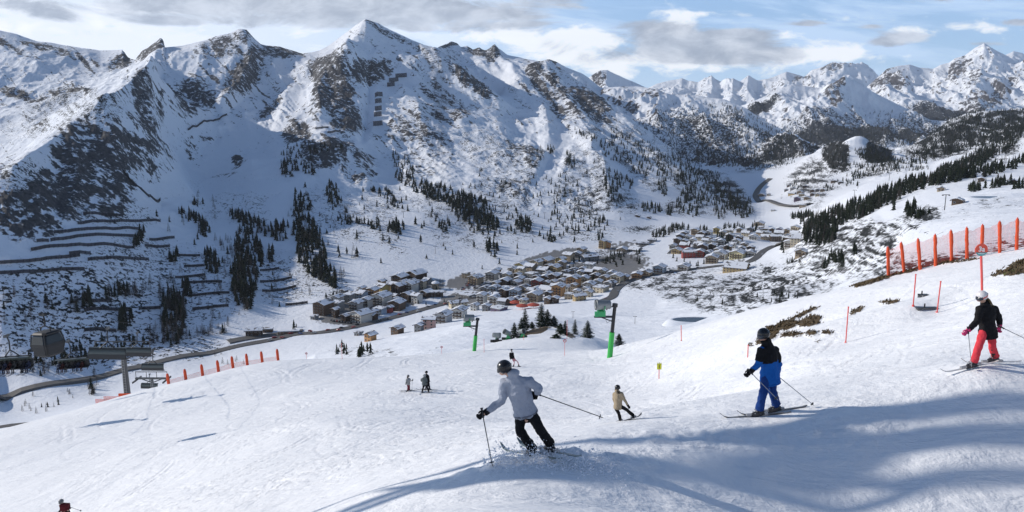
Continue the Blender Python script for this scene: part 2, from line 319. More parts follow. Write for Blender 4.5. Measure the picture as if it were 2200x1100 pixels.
def blobs(PX, PY, lst):
    m = np.zeros(PX.shape, np.float32)
    for (cx, cy, rx, ry, ang, w) in lst:
        a = math.radians(ang); dx = PX - cx; dy = PY - cy; u_ = (dx * math.cos(a) + dy * math.sin(a)) / rx; v_ = (-dx * math.sin(a) + dy * math.cos(a)) / ry
        m = np.maximum(m, w * np.clip(1.35 - (u_ * u_ + v_ * v_) * 0.9, 0, 1))
    return m
def lines(PX, PY, lst):
    m = np.zeros(PX.shape, np.float32)
    for (pts, w, s) in lst:
        for (x0, y0), (x1, y1) in zip(pts[:-1], pts[1:]):
            dx, dy = x1 - x0, y1 - y0; L = dx * dx + dy * dy; t = np.clip(((PX - x0) * dx + (PY - y0) * dy) / L, 0, 1)
            d = np.hypot(PX - x0 - t * dx, PY - y0 - t * dy); m = np.maximum(m, s * np.clip(1.5 - d / w, 0, 1))
    return m
# how rugged the ground is (0 = valley floor, pistes)
pistes = lines(PXA, PYA, [([(640, 390), (600, 440), (640, 520), (800, 580), (880, 600)], 26, 1), ([(880, 480), (900, 540), (900, 600)], 28, 1), ([(1210, 300), (1190, 360), (1160, 430), (1170, 500)], 16, 1),
    ([(1100, 290), (1200, 320), (1160, 400)], 14, 1), ([(1290, 330), (1350, 390), (1400, 430), (1430, 420)], 13, 1), ([(1330, 300), (1400, 360), (1460, 430), (1490, 470)], 9, 1), ([(1100, 150), (1070, 190), (1090, 210)], 16, 1), ([(1300, 470), (1450, 475), (1620, 480)], 12, 1),
    ([(360, 450), (480, 400), (620, 400)], 16, 1), ([(640, 200), (600, 260), (500, 300), (440, 360)], 20, .8), ([(1845, 300), (1840, 340)], 16, 1), ([(1900, 460), (2000, 420), (2100, 390), (2200, 350)], 22, .9), ([(1950, 520), (2200, 470)], 24, .8), ([(1800, 420), (1900, 395), (2050, 370)], 12, .9), ([(1170, 640), (1400, 650)], 22, 1), ([(680, 700), (650, 770)], 16, 1), ([(812, 200), (813, 275)], 17, 1), ([(866, 162), (838, 190)], 15, 1), ([(1640, 400), (1680, 420)], 18, 1)])
valley = sstep(ZA, -205, -150) ; rug = np.clip(valley, 0.03, 1) * (1 - 0.85 * pistes)
n_big = ridged(XA / 520 + 3.1, YA / 620 + 1.7, 5); n_med = fbm(XA / 95, YA / 120, 5, 0.55); n_gul = ridged((XA + YA * 0.35) / 130, (YA - XA * .35) / 480, 4)
edge = 1 - np.exp(-((1 - Tm) / 0.02)); dist = np.clip(YA / 2500, 0.12, 1.2)
dz = ((n_big - 0.35) * 38 + n_med * 6 + (n_gul - .35) * 14) * dist * rug * (0.12 + 0.88 * edge)
dz += fbm(XA / 22, YA / 22, 4) * 1.3 * rug * np.clip(YA / 1500, 0.15, 1) * (0.3 + .7 * edge)
# rock
rockm = blobs(PXA, PYA, [(520, 165, 28, 62, 33, 1.05), (545, 130, 22, 40, 30, .8), (310, 215, 22, 55, -8, .95), (250, 330, 60, 60, 0, .95), (180, 330, 75, 55, -20, 1.0), (130, 415, 85, 66, -30, 1.1), (60, 465, 85, 62, 0, 1.0), (250, 400, 45, 70, 10, .85), (330, 105, 32, 13, -35, 1.1), (270, 125, 40, 14, -25, .85),
    (420, 215, 45, 40, 0, .66), (720, 190, 40, 65, 0, .82), (745, 260, 34, 45, 0, .8), (690, 150, 26, 26, 0, .85), (690, 205, 20, 60, 10, .8), (800, 150, 50, 22, -10, .75), (960, 220, 60, 24, 35, .5), (1035, 195, 30, 12, 45, .95), (995, 170, 22, 9, 45, .85), (930, 255, 50, 18, 20, .36), (860, 285, 50, 20, 20, .3),
    (590, 250, 50, 28, -30, .8), (640, 290, 35, 25, 0, .72), (510, 340, 14, 8, 0, 1.0), (515, 350, 20, 7, -20, .9), (430, 295, 30, 6, 0, .7), (700, 330, 60, 28, -5, .88), (770, 360, 50, 35, 10, .62), (300, 300, 60, 40, 45, .5), (330, 350, 50, 50, 35, .45), (960, 92, 30, 10, 0, 1.0), (1025, 108, 30, 10, 10, 1.0), (1058, 118, 14, 22, 20, 1.1),
    (1180, 190, 50, 22, 35, .55), (1150, 160, 20, 14, 0, .8), (1270, 230, 56, 22, 32, .72), (1220, 250, 44, 16, 20, .42), (1130, 330, 60, 40, 20, .55), (1100, 290, 20, 8, 0, .8), (1110, 405, 60, 26, 0, .52), (1240, 430, 50, 30, 0, .52), (1150, 440, 36, 16, 0, .45), (60, 200, 70, 12, 10, .7), (150, 195, 50, 14, 5, .7), (20, 100, 90, 8, 30, .5), (120, 110, 90, 8, 15, .5), (480, 100, 70, 20, -20, .5), (600, 110, 60, 16, 10, .6), (840, 75, 60, 8, 25, .45),
    (480, 380, 30, 14, 0, .6), (520, 400, 28, 22, 0, .6), (420, 330, 20, 40, -30, .5), (1060, 370, 40, 40, 0, .35), (900, 330, 100, 60, 30, .42), (1200, 350, 30, 30, 0, .5), (340, 240, 14, 50, 0, .4)])
scrub = blobs(PXA, PYA, [(150, 650, 240, 90, 0, .47), (300, 570, 120, 70, 0, .42), (180, 740, 220, 60, 0, .45), (420, 620, 120, 100, 0, .36), (350, 740, 150, 40, 0, .40), (250, 460, 120, 25, 0, .35), (690, 540, 40, 50, 0, .35), (1300, 440, 90, 50, 0, .48), (1250, 380, 120, 70, 0, .42), (1350, 330, 120, 60, 30, .45), (1450, 420, 120, 50, 40, .5), (1100, 420, 90, 50, 0, .4), (1130, 490, 70, 30, 0, .4), (1250, 500, 80, 22, 0, .38), (1380, 490, 50, 14, 0, .55), (1320, 565, 70, 35, 0, .62),
    (860, 520, 40, 40, 0, .4), (1030, 500, 60, 40, 0, .35), (1450, 620, 110, 34, 0, .55), (1450, 610, 150, 40, 0, .5), (1650, 620, 150, 30, 5, .66), (1560, 650, 100, 24, 0, .55), (1700, 590, 120, 22, 8, .5), (1800, 560, 120, 40, 0, .55), (1850, 520, 150, 45, 0, .66), (1950, 500, 100, 22, 10, .6), (2000, 560, 150, 24, -10, .72), (2150, 525, 120, 22, -10, .6), (1970, 460, 50, 22, 0, .8), (2100, 470, 160, 30, 0, .2), (2150, 440, 100, 14, 0, .3), (1950, 430, 40, 22, 0, .5), (2120, 345, 100, 34, -25, .62), (2150, 320, 90, 20, -25, .5), (2120, 275, 160, 32, -8, .93), (2030, 300, 90, 40, -15, .95), (2190, 258, 90, 30, 0, .93), (1740, 380, 60, 40, -30, .6), (1760, 420, 70, 30, -20, .4), (1800, 335, 34, 34, -30, 1.3), (1885, 328, 34, 28, 20, 1.4), (900, 470, 300, 70, 0, .36), (620, 600, 120, 60, 0, .36), (1100, 350, 160, 60, 20, .38), (560, 430, 200, 50, 0, .32), (1880, 360, 60, 20, 0, .5), (1980, 330, 60, 12, 0, .3),
    (1580, 340, 120, 30, 0, .75), (1480, 320, 100, 40, 35, .6), (1570, 420, 60, 30, 40, .75), (700, 610, 60, 40, 0, .35), (760, 755, 60, 14, 0, .3), (820, 765, 40, 12, 0, .3), (120, 250, 120, 50, -15, .4), (200, 240, 70, 40, 0, .45), (40, 380, 60, 40, 0, .5)])
streak = fbm((PXA * 0.75 + PYA * 0.66) / 70, (-PXA * 0.66 + PYA * 0.75) / 9, 5, 0.6)          # strata that run down to the right across the faces
lump = fbm(PXA / 34 + 5, PYA / 26, 5, 0.6)
gxn = np.gradient(dz, axis=1) / np.maximum(YA * 1.9 / NCA, .1)
alpine = sstep(ZA, -150, -40) * (PXA < 1700)
patch = sstep(fbm(PXA / 90 + 2, PYA / 60 + 9, 3), -.25, .3)
fine = fbm((PXA * 0.8 + PYA * 0.6) / 22, (-PXA * 0.6 + PYA * 0.8) / 4.5, 4, .65)
R_ = rockm * (0.74 + 0.8 * lump + 0.45 * streak + .3 * fine) + 0.62 * alpine * sstep(streak + .45 * fine, .10, .42) * (.25 + .75 * patch) + .20 * alpine + 0.16 * alpine * np.clip(gxn * 2, -1, 1.5)
R_ = np.clip(R_ * (1 - 0.9 * pistes), 0, .69); pat2 = fbm(PXA / 26 + 9, PYA / 8, 4, .6)
G_ = np.clip((scrub * (.55 + .75 * sstep(pat2, -.25, .3)) + 0.14 * lump * (scrub > .05)) * (1 - 0.95 * pistes), 0, 1)
dz += rockm * (lump * 15 + streak * 7) * dist * (0.2 + .8 * edge)
def tents(lst):
    m_ = np.zeros(PXA.shape, np.float32)
    for (pts, w, s_) in lst:
        d_ = np.full(PXA.shape, 1e9, np.float32)
        for (x0, y0), (x1, y1) in zip(pts[:-1], pts[1:]):
            dx_, dy_ = x1 - x0, y1 - y0; t_ = np.clip(((PXA - x0) * dx_ + (PYA - y0) * dy_) / (dx_ * dx_ + dy_ * dy_), 0, 1); d_ = np.minimum(d_, np.hypot(PXA - x0 - t_ * dx_, PYA - y0 - t_ * dy_))
        m_ += s_ * np.clip(1 - d_ / w, 0, 1)
    return m_
dz += tents([([(785, 46), (772, 80), (750, 110), (745, 125)], 34, 26), ([(745, 125), (700, 150), (682, 200), (690, 250)], 24, 22), ([(790, 150), (795, 200), (785, 260), (780, 300)], 16, -20), ([(900, 95), (1000, 165), (1045, 205), (1075, 235)], 20, 16), ([(345, 88), (330, 155), (260, 205), (200, 255), (120, 300), (30, 370)], 26, 24), ([(520, 68), (545, 120), (515, 190), (480, 235)], 22, 26),
  ([(330, 160), (320, 220), (335, 280)], 18, 20), ([(240, 260), (260, 330), (300, 400)], 26, 14), ([(160, 300), (170, 380), (150, 460)], 26, 14), ([(1063, 99), (1075, 125), (1100, 150)], 16, 16), ([(1160, 136), (1230, 240), (1290, 330), (1310, 420)], 34, 20), ([(1100, 160), (1170, 230), (1180, 300)], 26, 16), ([(880, 130), (900, 260), (960, 380)], 40, 12), ([(560, 110), (620, 190), (600, 260)], 26, 12), ([(440, 90), (420, 170), (440, 240)], 26, 12), ([(700, 310), (760, 330), (790, 390)], 24, 12)]) * np.clip(YA / 2600, .3, 1.1) * (0.15 + .85 * edge)
ZA = ZA + dz
# flatten under the village floor slightly and lay the reservoir
B_ = blobs(PXA, PYA, [(700, 690, 70, 14, 8, 0.0)])
town = blobs(PXA, PYA, [(820, 645, 150, 30, -14, 1), (1000, 640, 60, 16, -10, 1), (1130, 610, 140, 26, -12, 1), (1270, 590, 130, 34, -14, 1), (1000, 605, 50, 16, -10, .9), (1180, 560, 90, 20, -14, 1), (1330, 530, 50, 12, -12, .6), (1540, 545, 90, 20, 8, .5), (1530, 505, 90, 16, 8, .35), (1680, 510, 50, 12, 0, .35), (1700, 420, 40, 12, 0, .3), (730, 690, 60, 9, 6, .9)])
B_ = np.clip(sstep(town + 0.5 * fbm(PXA / 9, PYA / 6, 3), 0.42, 0.62), 0, 1) * 0.92  # village asphalt, with some of the shade there painted into the dark cover
G_ = G_ * (1 - town * 0.6)
matA = terrain_mat('mountain_ground', 20, 6.5, (0.070, 0.068, 0.070), (0.022, 0.023, 0.022), 0.11, bumpd=0.9)
terrA = tag(grid_obj('valley_and_mountains', XA, YA, ZA, matA, np.stack([R_, G_, B_], -1)), kind='structure')
# ground behind the skyline so that side views do not see an open edge
kb = np.linspace(0, 1, 12)[:, None]; Yb = YA[-1:] * (1 + kb * .5); Xb = QA[None] * Yb; Zb = ZA[-1:] - (Yb - YA[-1:]) * (0.25 + .4 * kb) 
grid_ = np.stack([np.repeat(R_[-1:], 12, 0), np.repeat(G_[-1:], 12, 0), np.zeros((12, NCA))], -1)
tag(grid_obj('mountain_back_slope', Xb, Yb, Zb, matA, grid_), kind='structure')
ln0 = math.log(D0A)
def zA(x, y):
    q = x / y; fj_ = (q + .95) / 1.9 * (NCA - 1); t = (math.log(y) - ln0) / (float(np.interp(q, QA, LDS)) - ln0); t = min(max(t, 0), 1)
    fi_ = t ** (1 / 0.72) * (NRA - 1)
    return float(bilin(ZA, np.array([fi_]), np.array([fj_]))[0])
EA = ZA / YA; CMA = np.maximum.accumulate(EA, 0)
def place(px, py):
    """the point of the ground that the eye meets in this direction"""
    x, y, z = ray(px, py); q = x / y; e = z / y; j = int(round((q + .95) / 1.9 * (NCA - 1)))
    if j < 0 or j >= NCA: return None
    i = int(np.searchsorted(CMA[:, j], e))
    if i >= NRA or i < 1: return None
    a = (e - EA[i - 1, j]) / max(EA[i, j] - EA[i - 1, j], 1e-9) if EA[i, j] > EA[i - 1, j] else 0; a = min(max(a, 0), 1)
    Y = YA[i - 1, j] + a * (YA[i, j] - YA[i - 1, j]); return Vector((q * Y, Y, zA(q * Y, Y)))
# ------------------------------------------------------------------ farther ranges, each a heightfield of its own
def rng_layer(name, ridge, foot, npx, nrow, amp, wl, mat, rocks, scr, seed, rbase=0.3, back=0.35):
    E = pts_to(ridge); Ft = pts_to(foot); q = np.linspace(E[0, 0] / E[0, 1], E[-1, 0] / E[-1, 1], npx)
    yr = np.interp(q, E[:, 0] / E[:, 1], E[:, 1]); er = np.interp(q, E[:, 0] / E[:, 1], E[:, 2] / E[:, 1])
    yf = np.interp(q, Ft[:, 0] / Ft[:, 1], Ft[:, 1]); zf = np.interp(q, Ft[:, 0] / Ft[:, 1], Ft[:, 2])
    t = np.linspace(0, 1 + back, nrow); T_, Q_ = np.meshgrid(t, q, indexing='ij'); Y = yf + (yr - yf) * T_; X = Q_ * Y
    zr = er * yr; Z = np.where(T_ <= 1, zf + (zr - zf) * T_ ** 1.25, zr - (T_ - 1) * (yr - yf) * 0.5)
    px_, py_ = proj(X, Y, Z)
    e = np.clip(np.abs(1 - T_) / 0.10, 0, 1); win = np.clip(T_ * 4, 0, 1)
    rd = ridged(X / wl + seed, Y / wl * .8 + seed * 2, 6); rd2 = ridged(X / wl * 3.1 + seed * 3, Y / wl * 1.2, 5); f_ = fbm(X / wl * 4, Y / wl * 4 + seed, 5)
    d_ = ((rd - .4) * 1.0 + (rd2 - .35) * .45 + f_ * .22) * amp * (0.05 + 0.95 * e) * win
    Z = Z + d_
    sl = np.gradient(Z, axis=1) / np.gradient(X, axis=1)
    st = fbm((px_ + py_ * .5) / 16 + seed, (py_ - px_ * .4) / 7, 5, .6)
    R = rbase + 0.5 * np.clip(sl, -1, 1.2) * .6 + st * .3 + blobs(px_, py_, rocks) * .8; Gm = blobs(px_, py_, scr) + 0.25 * st * (blobs(px_, py_, scr) > .05)
    return tag(grid_obj(name, X, Y, Z, mat, np.stack([np.clip(R, 0, .66), np.clip(Gm, 0, .9), np.zeros_like(R)], -1)), kind='structure'), (q, X, Y, Z)
matF = terrain_mat('far_mountain_ground', 55, 22, (0.070, 0.064, 0.068), (0.022, 0.026, 0.033), 0.13, bumpd=4.0)
lb, LB = rng_layer('forested_mountain', [(1000, 150, 5200), (1120, 140, 5200), (1160, 131, 5200), (1180, 126, 5200), (1195, 131, 5200), (1215, 143, 5200), (1250, 158, 5200), (1268, 170, 5200), (1290, 188, 5100), (1330, 186, 5000), (1370, 185, 5000), (1400, 190, 4900), (1440, 203, 4900), (1500, 205, 4800), (1560, 214, 4700), (1600, 230, 4600), (1640, 256, 4500), (1700, 287, 4400), (1760, 320, 4200), (1800, 345, 4000), (2300, 370, 4000)],
    [(1000, 380, 3000), (1300, 380, 3000), (1600, 385, 2950), (1800, 385, 2900), (2300, 390, 2900)], 620, 260, 140, 800, matF, [(1180, 130, 20, 8, 0, .8), (1330, 215, 60, 12, 10, .35), (1430, 200, 60, 8, 0, .5)],
    [(1640, 290, 100, 22, 25, .62), (1520, 290, 100, 45, 20, .52), (1450, 250, 60, 30, 10, .36), (1560, 240, 50, 12, 15, .6), (1600, 338, 200, 20, 0, .75), (1400, 300, 80, 40, 0, .42), (1720, 322, 60, 10, 20, .7)], 2.0, .2)
lc, LC = rng_layer('shoulder_mountain', [(1450, 260, 5900), (1560, 235, 5900), (1600, 225, 5800), (1640, 208, 5800), (1680, 188, 5800), (1700, 182, 5800), (1730, 184, 5800), (1760, 190, 5800), (1785, 180, 5800), (1815, 173, 5800), (1835, 178, 5800), (1855, 188, 5800), (1900, 210, 5700), (1950, 235, 5600), (2000, 258, 5500), (2060, 262, 5500), (2300, 262, 5500)],
    [(1450, 300, 4500), (1700, 330, 4300), (1900, 335, 4200), (2300, 330, 4000)], 560, 240, 150, 1000, matF, [(1800, 205, 22, 30, 30, .6), (1830, 230, 40, 30, 30, .4)],
    [(1620, 235, 60, 9, -28, .95), (1830, 262, 160, 22, 0, .5), (1900, 290, 220, 26, 0, .93), (1740, 290, 110, 20, 0, .85), (1950, 262, 80, 20, 10, .5)], 5.0, .06)
ld, LD = rng_layer('high_peaks', [(1180, 240, 7000), (1240, 200, 7000), (1262, 168, 7000), (1275, 158, 7000), (1290, 150, 7000), (1305, 149, 7000), (1318, 155, 7000), (1340, 166, 7000), (1375, 182, 7000), (1440, 215, 7000), (1600, 240, 7300), (1780, 235, 7500), (1830, 205, 7500), (1862, 187, 7500), (1880, 170, 7500), (1905, 147, 7500), (1930, 140, 7500), (1955, 137, 7500), (1975, 144, 7500), (2005, 147, 7500), (2022, 138, 7500), (2040, 133, 7500), (2052, 124, 7500), (2072, 118, 7500), (2095, 103, 7500), (2115, 93, 7500), (2130, 102, 7500), (2160, 117, 7500), (2185, 131, 7500), (2205, 134, 7500), (2300, 120, 7500)],
    [(1180, 300, 5600), (1700, 280, 5700), (2000, 300, 5200), (2300, 300, 5000)], 800, 300, 250, 1600, matF, [(1925, 175, 40, 30, -20, .62), (1890, 180, 20, 14, -40, .5), (2060, 140, 24, 14, -40, .5), (2120, 205, 60, 26, -30, .5), (2110, 165, 26, 24, 0, .3), (1285, 158, 22, 10, 0, .55)],
    [(2000, 262, 200, 18, 0, .85), (2060, 245, 80, 14, -20, .6)], 9.0, .10)
le, LE = rng_layer('distant_range', [(1100, 230, 11500), (1380, 195, 11500), (1410, 180, 11500), (1438, 173, 11500), (1465, 168, 11500), (1482, 176, 11500), (1500, 180, 11500), (1515, 169, 11500), (1530, 166, 11500), (1548, 176, 11500), (1575, 168, 11000), (1590, 174, 11000), (1608, 160, 11000), (1628, 172, 11000), (1650, 168, 11000), (1672, 160, 11000), (1690, 153, 11000), (1708, 158, 11000), (1728, 164, 11000), (1744, 150, 11000), (1765, 145, 11000), (1780, 139, 11000), (1795, 136, 11000), (1808, 142, 11000), (1835, 140, 11000), (1852, 138, 11000), (1866, 150, 11000), (1888, 166, 11000), (1950, 185, 11000), (2120, 140, 11000), (2160, 118, 11000), (2178, 109, 11000), (2195, 113, 11000), (2230, 128, 11000), (2320, 140, 11000)],
    [(1100, 260, 9000), (2320, 260, 9000)], 700, 200, 300, 1900, matF, [(1800, 150, 40, 12, 0, .5), (1720, 165, 20, 8, 0, .5)], [], 13.0, .06)
# ------------------------------------------------------------------ foreground piste
FG = [(-900, 1400, 30), (-300, 1150, 45), (0, 1100, 40), (135, 1112, 35), (400, 1100, 22), (600, 1100, 15.5), (800, 1100, 10.5), (960, 1100, 8.4), (1100, 1100, 7.6), (1420, 1100, 10.0), (1800, 1100, 11.8), (2200, 1100, 11.6), (2600, 1100, 11),
  (820, 1058, 11.6), (1000, 1010, 12.4), (1058, 1003, 11.6), (1150, 975, 12.4), (1300, 958, 13.0), (1500, 935, 14.0), (1640, 897, 15.4), (1800, 905, 14.6), (2000, 890, 14.6), (2200, 875, 14.6), (2600, 850, 14), (1400, 1010, 11.8), (1700, 990, 13.2), (2050, 990, 13.0), (2400, 980, 13),
  (2110, 790, 16), (2145, 775, 17.2), (1990, 800, 17), (2300, 730, 18), (2600, 700, 18), (1340, 907, 32), (1450, 880, 30), (1180, 900, 30), (1000, 930, 25), (700, 1000, 21), (400, 1000, 38), (0, 1000, 62), (-500, 1000, 90), (700, 900, 40), (400, 900, 74), (200, 930, 75), (915, 845, 60), (875, 838, 62), (1103, 788, 82), (700, 820, 88), (800, 790, 105), (1400, 832, 52), (1300, 830, 60), (1200, 830, 60), (1600, 850, 30), (1607, 793, 46), (1500, 790, 52), (1310, 768, 90), (1215, 764, 100), (1150, 790, 80), (1817, 738, 36), (1700, 780, 31), (1900, 740, 28), (2000, 720, 26), (1462, 735, 76), (1961, 655, 38), (2013, 668, 37), (2113, 665, 30), (2200, 640, 28), (1700, 715, 42), (1600, 730, 52), (2180, 590, 38), (2500, 560, 36), (1850, 680, 44),
  (0, 925, 100), (-300, 985, 90), (100, 903, 108), (210, 872, 115), (330, 843, 120), (450, 810, 125), (600, 778, 127), (680, 773, 126), (800, 768, 126), (900, 763, 125), (1000, 757, 125), (1080, 758, 118), (1150, 756, 118),
  (1908, 595, 57), (1830, 618, 62), (1750, 637, 68), (1670, 652, 73), (1600, 668, 78), (1520, 693, 84), (1450, 713, 90), (1380, 730, 98), (2000, 573, 56), (2100, 553, 54), (2200, 536, 52), (2500, 480, 50), (1340, 742, 102),
  (1100, 728, 150), (1050, 740, 150), (1165, 702, 166), (1220, 722, 150), (1280, 730, 145), (1200, 742, 132),
  (-300, 1130, 130), (0, 1050, 140), (200, 980, 150), (450, 920, 155), (600, 880, 160), (800, 850, 160), (900, 840, 160), (1000, 790, 160), (1050, 790, 185), (1160, 780, 205), (1280, 780, 190), (1340, 770, 145), (1400, 770, 130), (1500, 745, 118), (1600, 720, 112), (1750, 690, 98), (1908, 650, 84), (2000, 630, 82), (2200, 600, 80), (2500, 540, 78)]
_f = pts_to(FG); SC = 1.0
# extra anchors under and behind the camera so the ground goes on there
_ex = np.array([(0, 0, -1.7), (0, -8, -0.6), (-6, 0, -3.6), (6, 1, -1.6), (0, 3, -2.5), (4, 4, -2.9), (-4, 4, -4.1), (-12, 5, -7.5), (12, 6, -2.4), (20, 10, -2.6), (-25, 15, -14), (-60, 30, -28), (30, 20, -3.0)])
_f = np.concatenate([_f, _ex])
def warpY(x, y): return np.stack([np.asarray(x) / (np.asarray(y) + 14), np.log(np.asarray(y) + 14) * 1.0], -1)
_w = warpY(_f[:, 0], _f[:, 1])
rbfF = RBF(_w * np.array([2.0, 2.0]), _f[:, 2] / (_f[:, 1] + 14), 1.8)
def fz_raw(x, y):
    w = warpY(x, y); return rbfF(w[..., 0] * 2, w[..., 1] * 2) * (y + 14)
def extras(x, y):
    d = np.hypot(x, y); z = fbm(x / 9, y / 9, 3) * 0.13 * np.clip(d / 25, 0.25, 1.6) + fbm(x / 1.6 + 7, y / 2.2, 4) * 0.022
    # skied-out ridges running across the near slope
    near_ = np.clip((26 - d) / 8, 0, 1) * np.clip(d / 6, 0, 1)
    z = z + near_ * (ridged((x * .16 + y * .05) / 1.6, (y - x * .18) / 1.5, 3) - .3) * 0.05
    # churned snow where the skier in front turns
    c = np.exp(-((x - 1.1) / 1.25) ** 2 - ((y - 12.0) / .42) ** 2) + .6 * np.exp(-((x + .3) / .8) ** 2 - ((y - 11.6) / .35) ** 2)
    z = z + c * (0.10 + 0.22 * np.clip(fbm(x * 2.6, y * 3.2, 4), -.4, 1))
    # loose lumps along the berm to the right
    c2 = np.exp(-((y - 13.6 - (x - 2) * .12) / .5) ** 2) * np.clip((x - 1) / 2, 0, 1) * np.clip((9 - x) / 3, 0, 1)
    return z + c2 * np.clip(fbm(x * 2.1 + 4, y * 2.4, 4), -.2, 1) * 0.13
def fz(x, y):
    return fz_raw(x, y) + extras(x, y)
def zF(x, y): return float(fz(np.array([float(x)]), np.array([float(y)]))[0])
NCF, NRF = 900, 760
qf = np.tan(np.linspace(-0.98, 0.98, NCF)); yf_ = np.concatenate([np.linspace(-7, 2.0, 12), np.exp(np.linspace(math.log(2.2), math.log(215), NRF))])
Yf, Qf = np.meshgrid(yf_, qf, indexing='ij'); Xf = Qf * (Yf * 0.86 + 8.5)
cI = np.linspace(0, len(yf_) - 1, 260); cJ = np.linspace(0, NCF - 1, 260)
Yc = np.interp(cI, np.arange(len(yf_)), yf_)[:, None] * np.ones((1, 260)); Xc = np.interp(cJ, np.arange(NCF), qf)[None] * (Yc * 0.86 + 8.5)
Zc = fz_raw(Xc, Yc)
II, JJ = np.meshgrid(np.arange(len(yf_)), np.arange(NCF), indexing='ij')
Zf = bilin(Zc, II / (len(yf_) - 1) * 259, JJ / (NCF - 1) * 259)
dF = np.hypot(Xf, Yf)
Zf += extras(Xf, Yf)
PXF, PYF = proj(Xf, np.maximum(Yf, .5), Zf)
# bare grass where the snow has blown off
GR = [(1690, 700, 26, 12, -12, 1.0), (1655, 715, 22, 14, -20, 1.0), (1640, 730, 20, 8, -30, .9), (1735, 695, 26, 9, -5, .95), (1745, 685, 22, 7, -5, .8), (1700, 718, 34, 9, -5, .85), (1740, 716, 18, 8, 0, .8), (1775, 715, 13, 6, 5, .85), (1840, 668, 22, 6, -25, .8), (1610, 742, 12, 5, -40, .8), (1725, 675, 45, 4, -22, .7), (1910, 651, 20, 4, 0, .6), (1897, 672, 10, 4, 0, .5), (1800, 700, 20, 5, 0, .4), (1760, 735, 20, 4, 0, .4),
  (2185, 582, 34, 12, -18, 1.0), (2200, 575, 30, 16, -10, 1.0), (2150, 588, 22, 4, -20, .8), (2185, 600, 16, 3, -30, .7), (1870, 607, 44, 5, -17, .85), (1950, 585, 40, 2.5, -12, .6), (2060, 562, 70, 2.2, -8, .5), (1400, 712, 34, 3, -20, .9), (1360, 722, 20, 3, -20, .8), (1150, 712, 36, 7, -15, .95), (1180, 700, 34, 8, 0, .8), (1226, 722, 14, 6, 20, .9), (1500, 690, 60, 2.5, -16, .5), (1650, 655, 50, 2, -18, .3)]
gm_ = blobs(PXF, PYF, GR) * (Yf > 12)
tuft = fbm(Xf / 1.1, Yf / 1.1, 4, .6)
tuft2 = fbm(Xf / 2.6 + 3, Yf / 5.5, 4, .6)
gmask = np.clip(gm_ * 0.80 + tuft * 0.30 * (gm_ > .03) + tuft2 * .7 * (gm_ > .03), 0, 1)
Zf += sstep(gmask, .35, .7) * (0.10 + 0.12 * np.clip(tuft, -1, 1)) * np.clip(Yf / 40, .5, 1)
# carved ski tracks: arcs pressed into the snow, mostly in pairs
R_t = random.Random(77); _ly0, _ly1 = math.log(2.2), math.log(215)
def press(x, y, dep):
    if y < 3 or y > 140: return
    i = 12 + (math.log(y) - _ly0) / (_ly1 - _ly0) * (NRF - 1); j = (math.atan(x / (y * .86 + 8.5)) + .98) / 1.96 * (NCF - 1); ii, jj = int(round(i)), int(round(j))
    if 1 < ii < Zf.shape[0] - 2 and 1 < jj < NCF - 2:
        P_t[ii, jj] = max(P_t[ii, jj], dep); U_t[ii, jj + 1] = max(U_t[ii, jj + 1], dep * .5); U_t[ii + 1, jj] = max(U_t[ii + 1, jj], dep * .4)
P_t = np.zeros_like(Zf); U_t = np.zeros_like(Zf)
for k in range(680):
    y0 = math.exp(R_t.uniform(math.log(17), math.log(105))); x0 = R_t.uniform(-.66, .25) * y0 if R_t.random() < .8 else R_t.uniform(.0, .66) * y0; a = R_t.choice((R_t.gauss(1.0, .35), R_t.gauss(2.2, .35), R_t.gauss(.35, .25))); L = R_t.uniform(1.0, 3.2) * (1 + y0 / 14); cur = R_t.gauss(0, .9) / L; dep = R_t.uniform(.012, .030) * (1 + y0 / 45); gap = R_t.uniform(.25, .5) * (1 + y0 / 60)
    for off in (0, gap) if R_t.random() < .75 else (0,):
        n = int(L / (.012 * (1 + y0 / 10))); x, y, aa = x0 - math.sin(a) * off, y0 + math.cos(a) * off, a
        for i in range(n): x += math.cos(aa) * L / n; y += math.sin(aa) * L / n; aa += cur * L / n; press(x, y, dep * math.sin(math.pi * (i + .5) / n) ** .5)
Zf -= P_t; Zf += np.where(P_t > 0, 0, U_t) * .6
m, q, b = mat_new('piste_snow')
pos = q.n.new('ShaderNodeNewGeometry').outputs['Position']
at_ = q.n.new('ShaderNodeAttribute'); at_.attribute_name = 'mask'; R, Gc, B = q.sep(at_.outputs['Vector'])
h_small = q.noise(pos, 5.0, 6, 0.65); h_mid = q.noise(pos, 0.9, 5, 0.6, 0.5); h_big = q.noise(pos, 0.22, 4, 0.55, 0.4)
mpv = q.n.new('ShaderNodeMapping'); mpv.inputs['Rotation'].default_value = (0, 0, 0.25); mpv.inputs['Scale'].default_value = (0.25, 1.6, 1); q.l.new(pos, mpv.inputs[0])
h_str = q.noise(mpv.outputs[0], 1.2, 5, 0.6, 0.3)
hh = q.m('ADD', q.m('ADD', q.m('MULTIPLY', h_small, 0.045), q.m('MULTIPLY', h_mid, 0.15)), q.m('ADD', q.m('MULTIPLY', h_big, 0.30), q.m('MULTIPLY', h_str, 0.16)))
chop = q.m('MULTIPLY', q.ss(q.noise(pos, .35, 3, .5, .5), .48, .62), q.noise(pos, 2.6, 5, .7, .8))
hh = q.m('ADD', hh, q.m('MULTIPLY', chop, 0.055))
bn = q.n.new('ShaderNodeBump'); bn.inputs['Strength'].default_value = 0.75; bn.inputs['Distance'].default_value = 1.0; q.l.new(hh, bn.inputs['Height'])
gv = q.noise(pos, 9.0, 5, 0.7, 0.5); gv2 = q.noise(pos, 1.5, 3, 0.6)
